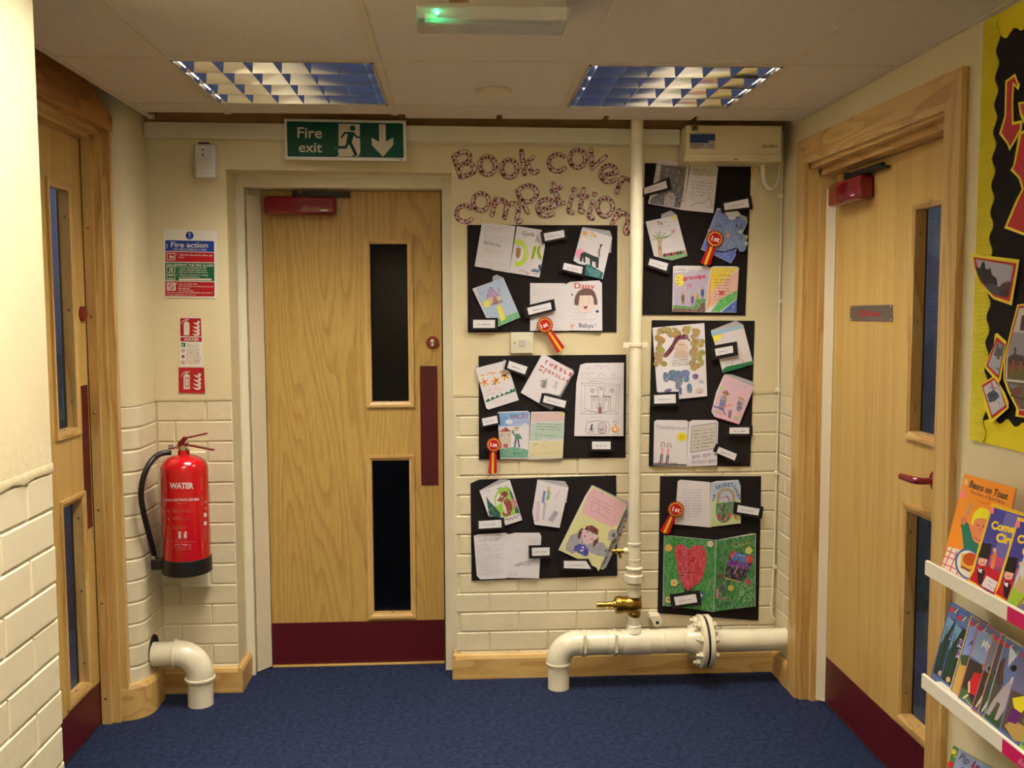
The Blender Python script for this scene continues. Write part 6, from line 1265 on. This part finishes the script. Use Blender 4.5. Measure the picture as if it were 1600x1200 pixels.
# ============================================================ NOTICE BOARD ON THE RIGHT WALL
BX = PX(XR - .0005)
def display_board():
    t = thing('notice_board', 'notice board backed in yellow paper with a wavy edged black panel', 'notice board', (XR, 2.0, 1.7))
    obj('yellow_backing', MB().box(XR - .0030, XR - .0005, .6, 2.338, 1.167, 2.203), YELP, t)
    # scalloped black panel
    pts = []; amp = .008; y0 = 2.274
    n = 110; zt, zb = 2.150, 1.222
    for i in range(n + 1): z_ = zb + (zt - zb) * i / n; pts.append((y0 + amp * math.cos(2 * PI * (z_ - zb) / .064), z_))
    for i in range(1, 120): y = y0 - 1.5 * i / 120; pts.append((y, zt + .002 + amp * math.cos(2 * PI * (y0 - y) / .064) - amp))
    for i in range(120): y = y0 - 1.5 + 1.5 * i / 120; pts.append((y, zb - amp * math.cos(2 * PI * (y0 - y) / .064) + amp))
    obj('black_panel', MB().prism([(XR - .0032, y, z_) for y, z_ in pts], (-.0012, 0, 0)), SUGAR, t)
    # corrugated strip laid over the left edge, wavy on its inner side
    st = [(2.340, 1.166), (2.340, 2.203)] + [(y0 + .001 + amp * math.cos(2 * PI * (z_ - zb) / .064), z_) for z_ in [2.203 - (2.203 - 1.166) * i / 110 for i in range(111)]]
    obj('corrugated_strip', MB().prism([(XR - .0046, y, z_) for y, z_ in st], (-.0014, 0, 0)), YELF, t)
    return t
display_board()
K3 = (1500, 0, 3.333); K4 = (1500, 340, 3.158)
def cut_letter(fr, outer, inner, label):
    q = S(*fr)(*outer); c = BX.at(sum(p[0] for p in q) / len(q), sum(p[1] for p in q) / len(q), .008)
    t = thing('cutout_letter', label, 'letter', c, 'red letters outlined in yellow on the notice board')
    obj('yellow_outline', MB().sheet(q, BX, .0008, .0072), mat('yellow_card', (.85, .70, .02), .6), t)
    obj('red_face', MB().sheet(S(*fr)(*inner), BX, .0006, .0080), mat('red_card', (.52, .010, .018), .55), t)
C12 = (1500, 160, 12)
cut_letter(K3, [(286, 383), (304, 432), (314, 434), (302, 470), (281, 446), (276, 528), (278, 634), (325, 626), (321, 672), (316, 686), (258, 784), (243, 748), (203, 697), (232, 602), (236, 420), (262, 402)],
    [(283, 402), (296, 440), (298, 450), (284, 432), (272, 430), (266, 530), (268, 652), (312, 644), (308, 672), (260, 762), (250, 740), (217, 692), (240, 606), (245, 428), (266, 412)], 'red jagged letter with yellow outline, topmost on the notice board')
cut_letter(K3, [(302, 533), (420, 515), (420, 660), (345, 672), (330, 640), (312, 600)], [(313, 543), (420, 526), (420, 648), (340, 658), (338, 620), (322, 590)], 'second red letter at the picture edge, upper right of the jagged one')
cut_letter(K3, [(308, 688), (420, 640), (420, 1270), (330, 1225), (230, 1188), (292, 1040), (322, 985), (305, 930), (262, 886), (278, 860)], [(320, 700), (420, 655), (420, 1255), (335, 1212), (246, 1178), (304, 1044), (332, 985), (316, 925), (276, 880), (288, 856)], 'largest red letter with yellow outline, below the jagged one')
PHR = lambda i: None
def photo(fr, outer, inner, img, label, draw, off=.010):
    q = S(*fr)(*outer); c = BX.at(sum(p[0] for p in q) / len(q), sum(p[1] for p in q) / len(q), off)
    t = thing('mounted_photograph', label, 'photograph', c, 'photographs on the notice board')
    obj('yellow_mount', MB().sheet(q, BX, .0008, off), MATS['yellow_card'], t)
    obj('red_mount', MB().sheet(S(*fr)(*inner), BX, .0004, off + .0006), MATS['red_card'], t)
    k = Ink(BX, fr, off + .0012); k.inset = (sum(p[0] for p in inner) / len(inner), sum(p[1] for p in inner) / len(inner), .93 if len(inner) < 8 else .985); draw(k); k.done('photo_print', t, INKG)
def d1(k):
    k.poly([(72, 198), (272, 232), (240, 402), (165, 385), (100, 310)], (176, 176, 192)).poly([(72, 240), (95, 245), (105, 215), (118, 212), (125, 250), (140, 252), (148, 240), (158, 280), (182, 300), (188, 330), (165, 370), (140, 360), (100, 310), (80, 280)], (34, 28, 38)).poly([(120, 330), (160, 325), (205, 350), (215, 398), (165, 385), (130, 355)], (70, 66, 84)).poly([(190, 352), (215, 325), (262, 318), (245, 372), (200, 366)], (74, 54, 56)).poly([(188, 350), (250, 372), (240, 402), (205, 396)], (52, 48, 44)).line([(212, 330), (240, 316), (262, 320)], 5, (104, 80, 76))
photo(K4, [(52, 172), (100, 184), (293, 207), (255, 434), (165, 402), (125, 360), (88, 300), (66, 240)], [(66, 194), (278, 226), (244, 414), (168, 390), (100, 316), (74, 250)], None, 'photograph of dark trees and a roof, curling at the left of the notice board', d1)
K5 = (1500, 480, 5)
def d2(k):
    k.poly([(290, 258), (350, 300), (300, 545), (215, 460)], (170, 172, 190)).poly([(292, 262), (345, 300), (330, 380), (300, 392), (262, 375)], (70, 80, 90)).poly([(300, 270), (330, 290), (325, 320), (305, 310)], (130, 140, 140)).line([(285, 480), (305, 495)], 8, (60, 60, 80)).ell(300, 400, 14, 10, (90, 90, 80))
photo(K5, [(272, 212), (290, 202), (362, 268), (318, 560), (300, 600), (188, 465), (262, 300)], [(285, 232), (352, 290), (300, 560), (205, 462)], None, 'small tilted photograph overlapping the wavy edge, beside the large photo sheet', d2, .010)
def d3(k):
    k.poly([(175, 622), (265, 560), (315, 625), (358, 775), (250, 855)], (196, 194, 206)).poly([(205, 680), (260, 640), (300, 672), (312, 700), (270, 740), (225, 745)], (70, 78, 100)).line([(245, 590), (262, 640)], 12, (190, 90, 110)).line([(225, 625), (285, 630)], 9, (150, 110, 130)).ell(235, 730, 14, 18, (60, 70, 90)).line([(300, 735), (312, 775)], 5, (130, 120, 150)).ell(255, 690, 30, 18, (50, 60, 84))
photo(K5, [(160, 608), (258, 540), (300, 590), (345, 660), (378, 740), (378, 790), (240, 910), (190, 770)], [(168, 612), (262, 552), (302, 600), (366, 780), (248, 870)], None, 'lowest small photograph on the notice board, with a blue grey tree shape', d3, .013)
def d4(k):
    k.poly([(462, 0), (700, 0), (700, 835), (470, 812), (375, 620), (352, 540), (362, 380), (430, 130)], (206, 202, 206)).poly([(482, 60), (700, 40), (700, 190), (466, 178)], (74, 40, 50)).poly([(420, 190), (700, 200), (700, 600), (365, 565), (372, 380), (395, 250)], (150, 146, 160)).poly([(372, 390), (420, 360), (500, 380), (700, 400), (700, 470), (368, 470)], (70, 70, 60)).poly([(368, 450), (700, 460), (700, 590), (366, 560)], (104, 100, 44))
    for x, y, c in ((385, 470, (150, 50, 60)), (415, 440, (180, 40, 50)), (440, 450, (120, 60, 70)), (475, 450, (190, 60, 60)), (430, 365, (60, 56, 60))): k.line([(x, y - 30), (x, y + 40)], 14, c).ell(x, y - 40, 10, 12, (60, 50, 50))
    k.poly([(366, 580), (700, 612), (700, 835), (470, 800), (385, 660)], (112, 92, 76)).ell(440, 650, 44, 36, (120, 72, 60)).poly([(380, 600), (470, 615), (400, 640)], (110, 130, 150)).line([(400, 690), (470, 720), (600, 720)], 16, (80, 70, 50)).line([(480, 190), (700, 196)], 10, (220, 218, 220)).line([(366, 573), (700, 603)], 10, (220, 218, 220))
photo(K5, [(448, -20), (720, -60), (720, 900), (432, 852), (440, 790), (372, 660), (338, 560), (342, 400), (405, 140)], [(458, -10), (710, -30), (710, 880), (455, 842), (462, 806), (382, 640), (347, 548), (354, 400), (418, 136)], None, 'large curved photograph sheet at the picture edge of the notice board', d4, .016)

# ============================================================ BOOK SHELVES AND BOOKS
def shelf(z0, label):
    t = thing('wall_shelf', label, 'shelf', (XR, 1.8, z0), 'narrow white display shelves on the right wall')
    y0, y1 = .7, 2.295
    obj('shelf_base', MB().box(1.172, XR - .001, y0, y1, z0, z0 + .010), SHELFM, t)
    obj('front_lip', MB().prism([(1.170, y0, z0 - .004), (1.170, y0, z0 + .031), (1.177, y0, z0 + .033), (1.177, y0, z0 - .004)], (0, y1 - y0, 0)), SHELFM, t)
    obj('back_rail', MB().box(XR - .012, XR - .001, y0, y1, z0 + .010, z0 + .05), SHELFM, t)
    if z0 > .3: obj('label_strip', MB().box(1.1688, 1.1699, y0, 1.932, z0 - .003, z0 + .029), mat('magenta_strip', (.55, .005, .10), .5), t, 'magenta label strip')
    return t
SH1 = shelf(.835, 'top white book display shelf on the right wall'); SH2 = shelf(.542, 'second white book display shelf, under the first'); SH3 = shelf(.249, 'lowest white book display shelf on the right wall')
k = Ink(PX(1.1687), C12 if False else (1500, 1080, 10), .0002); k.text('Books', 895, 1120, 260, 85, (214, 150, 170), 38, .01); k.done('strip_lettering', SH2)
def lean(z0, dx=0): return Pl(((1.228 if .5 < z0 < .6 else 1.205) - dx, 0, z0 + .012), (-.24, 0, .06))
def book(fr, q, z0, i, label, cover, draw, edge=(235, 190, 60), group='children books on the wall shelves', th=.0026):
    pl = lean(z0, .0054 * i); p = S(*fr)(*q); c = pl.at(*[sum(v[j] for v in p) / 4 for j in (0, 1)])
    t = thing('picture_book', label, 'book', c, group)
    # keep the foot of the book on the shelf
    P4 = [pl.at(*v) for v in p]
    zf = z0 + .0105
    for a, b in ((3, 0), (2, 1)):
        d = P4[a] - P4[b]; P4[a] = P4[b] + d * ((zf - P4[b].z) / d.z)
    obj('cover', MB().prism(P4, -pl.n * .0006), mat('cover_%d_%d_%d' % edge, hexc(*edge), .35, coat=.3), t)
    ins = [P4[j] + (sum(P4, Vector()) / 4 - P4[j]).normalized() * .004 - pl.n * .0008 for j in range(4)]
    obj('page_block', MB().prism(ins, -pl.n * (th - .0014)), PAPER, t)
    obj('back_cover', MB().prism([v - pl.n * (th - .0005) for v in P4], -pl.n * .0006), MATS['cover_%d_%d_%d' % edge], t)
    k = Ink(pl, fr, .0003); P_ = q; cx, cy = sum(v[0] for v in q) / 4, sum(v[1] for v in q) / 4
    draw(k); k.done('cover_print', t, INKG)
B1 = (1480, 740, 5.455); R3 = (196, 34, 40)
def beans(k):
    k.poly([(150, 0), (585, 125), (395, 1050), (-55, 807)], (232, 140, 28)); k.poly([(10, 622), (150, 660), (240, 700), (170, 930), (-52, 806)], (236, 222, 200))
    for a, b in (((-30, 640 + 60), (140, 760)), ((-48, 760), (110, 830)), ((0, 655), (110, 705)), ((-45, 805), (170, 912))): k.line([a, b], 9, (206, 70, 110))
    for a, b in (((40, 640), (-30, 800)), ((85, 660), (20, 835)), ((120, 700), (80, 860))): k.line([a, b], 9, (206, 70, 110))
    k.text('Beans on Toast', 184, 112, 345, 58, (44, 34, 40), 19, .03).text('The Story of Baked Beans', 194, 165, 310, 30, (90, 56, 40), 18.5, .01).scrib(250, 230, 370, 20, 1, 26, (206, 60, 50), 4, .3, 0, seed=4)
    k.ell(160, 70, 16, 28, (236, 190, 130)).poly([(122, 142), (158, 152), (150, 210), (114, 200)], (240, 120, 150))
    k.line([(150, 440), (185, 580), (165, 700)], 70, (30, 116, 96)).poly([(120, 450), (170, 440), (230, 560), (300, 640), (260, 760), (150, 720)], (30, 116, 96)).ell(140, 400, 28, 36, (196, 120, 84)).poly([(158, 350), (196, 250), (212, 255), (176, 355)], (150, 150, 150))
    k.ell(272, 480, 66, 112, (226, 134, 92), 8).ell(206, 455, 16, 24, (226, 134, 92)).poly(smooth([(205, 420), (225, 340), (290, 290), (360, 320), (375, 380), (350, 430), (330, 390), (290, 380), (240, 390), (215, 440), (205, 420)]), (228, 222, 30)).line([(230, 540), (262, 572), (300, 560)], 7, (120, 60, 40)).ell(262, 440, 5, 12, BK).ell(310, 450, 5, 12, BK).line([(285, 460), (280, 490), (262, 488)], 4, (150, 80, 50))
    k.ell(180, 770, 112, 136, (60, 104, 160), -20).ell(182, 772, 96, 120, (226, 220, 206), -20).poly([(120, 680), (240, 700), (262, 760), (190, 840), (112, 800)], (226, 170, 50)).ell(195, 730, 62, 56, (190, 76, 30)).poly([(112, 800), (190, 840), (250, 780), (196, 820), (125, 780)], (140, 86, 40))
book(B1, [(150, 0), (585, 125), (395, 1050), (-55, 807)], .835, 0, 'orange Beans on Toast book, leftmost on the top shelf', None, beans, (206, 130, 40))
def circus(dx, dy, card):
    def f(k):
        T = lambda *p: [(a + dx, b + dy) for a, b in p]
        k.poly(T((385, 252), (780, 375), (575, 1180), (172, 940)), (236, 196, 30)); k.poly(T((388, 285), (780, 402), (600, 1140), (205, 905)), (66, 62, 150)); k.poly(T((500, 330), (620, 360), (480, 860), (360, 830)), (104, 100, 176))
        k.poly(T((270, 760), (450, 800), (560, 900), (500, 1130), (205, 905)), (130, 60, 96)).poly(T((370, 690), (480, 720), (470, 800), (350, 780)), (190, 70, 110)).line(T((405, 680), (385, 800)), 34, (226, 130, 60)).ell(*T((404, 652))[0], 16, 20, (230, 170, 120))
        k.text('Come', 370 + dx, 466 + dy, 205, 66, (244, 206, 40), 12, .05).text('Circus', 410 + dx, 572 + dy, 235, 70, (244, 206, 40), 14, .05)
        k.poly(T((188, 905), (262, 765), (345, 790), (460, 850), (445, 1050), (350, 990)), (190, 20, 44)).poly(T((255, 810), (325, 830), (292, 950), (262, 930)), (30, 20, 34)).poly(T((262, 800), (300, 808), (292, 850), (268, 835)), (226, 224, 230)).poly(T((272, 795), (290, 806), (310, 800), (308, 820), (288, 812), (270, 815)), (20, 20, 24))
        k.poly(T((270, 722), (330, 700), (345, 740), (325, 785), (280, 785), (262, 760)), (226, 170, 140)).poly(T((262, 700), (300, 590), (380, 600), (360, 712), (345, 725), (280, 712)), (24, 20, 26)).line(T((268, 705), (350, 728)), 12, (24, 20, 26)).line(T((285, 760), (318, 762)), 5, (60, 40, 40))
        if card: k.poly(T((335, 868), (430, 925), (395, 1010), (290, 955)), (224, 218, 226)).scrib(345 + dx, 910 + dy, 415 + dx, 40, 2, 16, (120, 120, 130), 4, .5, 0, seed=2)
        else: k.poly(T((345, 885), (430, 905), (395, 1030), (320, 985)), (226, 222, 230))
        for i in range(18):
            k.line([(395 + i * 21 + dx, 268 + i * 6.6 + dy), (401 + i * 21 + dx, 270 + i * 6.6 + dy)], 6, (200, 110, 40)); k.line([(190 + i * 21 + dx, 935 + i * 12.6 + dy), (196 + i * 21 + dx, 938 + i * 12.6 + dy)], 6, (210, 120, 40))
        k.poly(T((372, 282), (402, 292), (394, 345), (362, 335)), (240, 110, 150))
    return f
book(B1, [(380, 250), (780, 375), (575, 1180), (172, 940)], .835, 1, 'blue and yellow circus book beside the orange Beans on Toast book', None, circus(0, 0, True), (230, 190, 40))
def shift(q, dx, dy): return [(a + dx, b + dy) for a, b in q]
book(B1, shift([(380, 250), (780, 375), (575, 1180), (172, 940)], 222, 118), .835, 2, 'second blue and yellow circus book, third from the left on the top shelf', None, circus(222, 118, False), (230, 190, 40))
def lastbook(k):
    k.poly([(738, 495), (1100, 650), (900, 1330), (512, 1092)], (190, 206, 216)).poly([(560, 960), (900, 1160), (900, 1330), (512, 1092)], (150, 190, 50)).poly([(600, 900), (640, 850), (660, 900), (630, 1020), (590, 1000)], (206, 160, 120)).line([(655, 1060), (600, 1130), (640, 1180)], 10, (190, 50, 70)).ell(640, 1150, 30, 40, (120, 110, 170)).poly([(560, 960), (640, 870), (680, 900), (655, 1040)], (196, 170, 130)).line([(640, 800), (640, 900)], 12, (226, 216, 196))
book(B1, [(735, 490), (1100, 650), (900, 1330), (510, 1090)], .835, 3, 'pale book with a green foot at the picture edge of the top shelf', None, lastbook, (206, 210, 214))
B2 = (1420, 930, 4.444)
def series(tl, bl, edge, draw):
    q = [tl, (tl[0] + 250, tl[1] + 150), (bl[0] + 250, bl[1] + 205), bl]
    def f(k):
        k.poly(q, edge); m = 9
        k.poly([(q[0][0] + m * .6, q[0][1] + m), (q[1][0] - m, q[1][1] + m * .5), (q[2][0] - m, q[2][1] - m * 1.6), (q[3][0] + m * .9, q[3][1] - m * .8)], (86, 110, 160))
        T = lambda u, v: (tl[0] * (1 - v) + bl[0] * v + 250 * u, tl[1] * (1 - v) + bl[1] * v + (150 * (1 - v) + 205 * v) * u)
        draw(k, T)
        a = T(.10, .07); k.line([(a[0] + 14, a[1] - 2), (a[0] + 34, a[1] + 24)], 9, (90, 70, 150)).line([(a[0] + 36, a[1] + 2), (a[0] + 16, a[1] + 26)], 9, (226, 196, 70)); k.ell(a[0] - 8, a[1] + 6, 13, 19, (206, 34, 48), -15); a = T(.33, .08); k.line([(a[0], a[1]), (a[0] + 22, a[1] + 30)], 8, (110, 140, 90)).line([(a[0] + 22, a[1] + 6), (a[0], a[1] + 28)], 8, (200, 160, 90))
    return q, f
def forest(k, T):
    k.poly([T(.03, .18), T(.98, .18), T(.98, .92), T(.03, .92)], (28, 50, 48)); k.poly([T(.03, .18), T(.22, .2), T(.03, .55)], (110, 150, 180))
    for i in range(9): k.line([T(.08 + i * .1, .3), T(.10 + i * .1, .8)], 7, (34, 84 - i * 3, 50))
    for u, v, r in ((.2, .87, 15), (.34, .80, 14), (.42, .9, 16), (.55, .82, 13)): k.ell(*T(u, v), r, r * 1.3, (206, 160, 120))
    a = T(.20, .42); k.text('R', a[0], a[1], 34, 46, (206, 190, 226), 22, .10).text('R', a[0] + 2, a[1] - 2, 30, 42, (104, 44, 130), 22, .03); a = T(.23, .55); k.text('R', a[0], a[1], 34, 46, (206, 190, 226), 22, .10).text('R', a[0] + 2, a[1] - 2, 30, 42, (104, 44, 130), 22, .03)
    a = T(.45, .36); k.text('o', a[0], a[1] + 10, 26, 30, (104, 44, 130), 22, .06)
def desert(k, T): k.poly([T(.05, .1), T(.98, .1), T(.98, .5), T(.05, .5)], (130, 150, 210)).poly([T(.05, .5), T(.98, .45), T(.98, .94), T(.05, .94)], (196, 160, 80)).poly([T(.02, .5), T(.3, .42), T(.5, .52), T(.1, .6)], (60, 86, 54)); a = T(.12, .30); k.text('A', a[0], a[1] + 20, 30, 36, (104, 44, 130), 22, .05)
def boy(k, T0):
    T = lambda u, v: T0(u - .13 if u > .05 and u < .9 and v > .3 and v < .82 else u, v + .07 if .3 < v < .82 and .05 < u < .9 else v)
    k.poly([T(.03, .08), T(.98, .08), T(.98, .45), T(.03, .45)], (140, 160, 200)).ell(*T(.3, .45), 30, 30, (110, 130, 60)).poly([T(.03, .48), T(.98, .42), T(.98, .95), T(.03, .95)], (60, 54, 44)).poly([T(.03, .84), T(.98, .80), T(.98, .96), T(.03, .96)], (70, 110, 60))
    k.poly([T(.28, .70), T(.36, .52), T(.62, .46), T(.70, .56), T(.6, .74), T(.4, .78)], (196, 30, 40)).ell(*T(.58, .40), 20, 26, (196, 150, 110)).ell(*T(.56, .37), 22, 14, (150, 130, 60)).line([T(.30, .66), T(.24, .86), T(.14, .94)], 14, (216, 190, 170)).poly([T(.32, .78), T(.6, .74), T(.56, .92), T(.36, .92)], (54, 44, 70)).line([T(.2, .93), T(.42, .97)], 9, (150, 170, 130))
    a = T(.22, .27); k.text('My', a[0], a[1], 62, 50, (224, 230, 224), 20, .04)
def plain(c1, c2):
    def f(k, T): k.poly([T(.03, .1), T(.98, .1), T(.98, .5), T(.03, .5)], c1).poly([T(.03, .5), T(.98, .5), T(.98, .95), T(.03, .95)], c2).line([T(.1, .93), T(.2, .72)], 12, (206, 200, 190)).ell(*T(.18, .62), 14, 34, (60, 80, 170), 15).ell(*T(.15, .45), 14, 20, (40, 40, 40))
    return f
def dog(k, T0):
    T = lambda u, v: T0(u - .15 if .15 < u < .7 else u, v)
    k.poly([T(.03, .1), T(.98, .1), T(.98, .5), T(.03, .5)], (100, 120, 170)).poly([T(.03, .30), T(.25, .22), T(.4, .5), T(.03, .7)], (70, 60, 60)).poly([T(.1, .24), T(.3, .22), T(.34, .42), T(.14, .5)], (120, 64, 54)).poly([T(.03, .55), T(.98, .5), T(.98, .96), T(.03, .96)], (84, 76, 64)).poly([T(.03, .85), T(.98, .85), T(.98, .97), T(.03, .97)], (60, 84, 50))
    k.poly([T(.18, .92), T(.28, .72), T(.40, .55), T(.58, .38), T(.66, .42), T(.62, .70), T(.5, .9), T(.42, .92), T(.46, .72), T(.38, .72), T(.28, .92)], (168, 158, 164)).ell(*T(.60, .40), 17, 26, (196, 188, 192), 10).line([T(.62, .30), T(.66, .36)], 8, (190, 180, 186)).poly([T(.3, .06), T(.55, .12), T(.4, .3)], (206, 212, 226)).ell(*T(.55, .27), 26, 22, (30, 26, 30))
def hay(k, T):
    k.poly([T(.03, .1), T(.98, .1), T(.98, .5), T(.03, .5)], (110, 110, 150)).poly([T(.03, .5), T(.98, .42), T(.98, .95), T(.03, .95)], (90, 76, 66)).poly([T(.1, .9), T(.25, .78), T(.6, .76), T(.7, .9), T(.4, .97)], (176, 146, 80)).poly([T(.10, .58), T(.35, .48), T(.5, .55), T(.4, .66), T(.2, .66)], (222, 206, 40)).poly([T(.15, .66), T(.4, .66), T(.36, .80), T(.12, .84)], (96, 30, 110)).ell(*T(.42, .42), 22, 24, (206, 150, 90)).rect(*T(.35, .2), *T(.6, .28), (190, 40, 60)).ell(*T(.6, .68), 30, 36, (206, 160, 130))
SER = [((290, 42), (150, 572), (70, 84, 150), forest, 'dark forest covered book, leftmost on the second shelf'), ((345, 100), (205, 612), (60, 80, 150), forest, 'second dark forest book, just right of the leftmost on the second shelf'),
       ((432, 138), (275, 682), (226, 190, 60), desert, 'yellow edged book with a sandy cover on the second shelf'), ((490, 172), (335, 718), (206, 90, 96), boy, 'red edged book with a boy in a red shirt on the second shelf'),
       ((602, 238), (430, 792), (196, 90, 86), plain((120, 130, 150), (70, 56, 44)), 'narrow visible red edged book right of the boy in red'), ((640, 262), (472, 824), (214, 150, 80), plain((90, 76, 90), (60, 70, 60)), 'orange edged book between the red edged one and the white dog'),
       ((674, 288), (512, 856), (150, 180, 150), dog, 'pale green edged book with a white dog on its cover'), ((792, 356), (622, 944), (110, 110, 170), hay, 'blue edged book with a figure in a yellow jacket'),
       ((960, 450), (772, 1040), (150, 190, 60), plain((190, 200, 220), (170, 196, 70)), 'lime green edged book at the picture edge of the second shelf')]
for i, (tl, bl, e, dr, lb) in enumerate(SER):
    q, f = series(tl, bl, e, dr); book(B2, q, .542, i, lb, None, f, e)
def pip(k):
    k.poly([(310, 1045), (720, 1275), (600, 1800), (180, 1545)], (60, 130, 60)).poly([(345, 1066), (720, 1280), (600, 1790), (215, 1560)], (150, 164, 200))
    k.ell(313, 1088, 18, 18, (226, 200, 60)).ell(290, 1175, 22, 22, (200, 40, 50)).ell(322, 1120, 10, 10, (206, 160, 60)).ell(268, 1260, 22, 22, (220, 190, 60))
    k.text('Pip', 346, 1138, 72, 50, (44, 40, 80), 32, .0).text('I', 434, 1190, 12, 46, (90, 60, 120), 32, .02).text('S', 346, 1225, 30, 44, (50, 90, 170), 32, .02); k.line([(452, 1178), (446, 1215)], 12, (200, 40, 60)).ell(478, 1200, 16, 20, (110, 40, 120)).poly([(360, 1250), (640, 1420), (560, 1700), (260, 1500)], (120, 150, 120))
book(B2, [(310, 1045), (720, 1275), (600, 1800), (180, 1545)], .249, 0, 'pale blue book with a flowered green spine, on the lowest shelf', None, pip, (80, 130, 70))
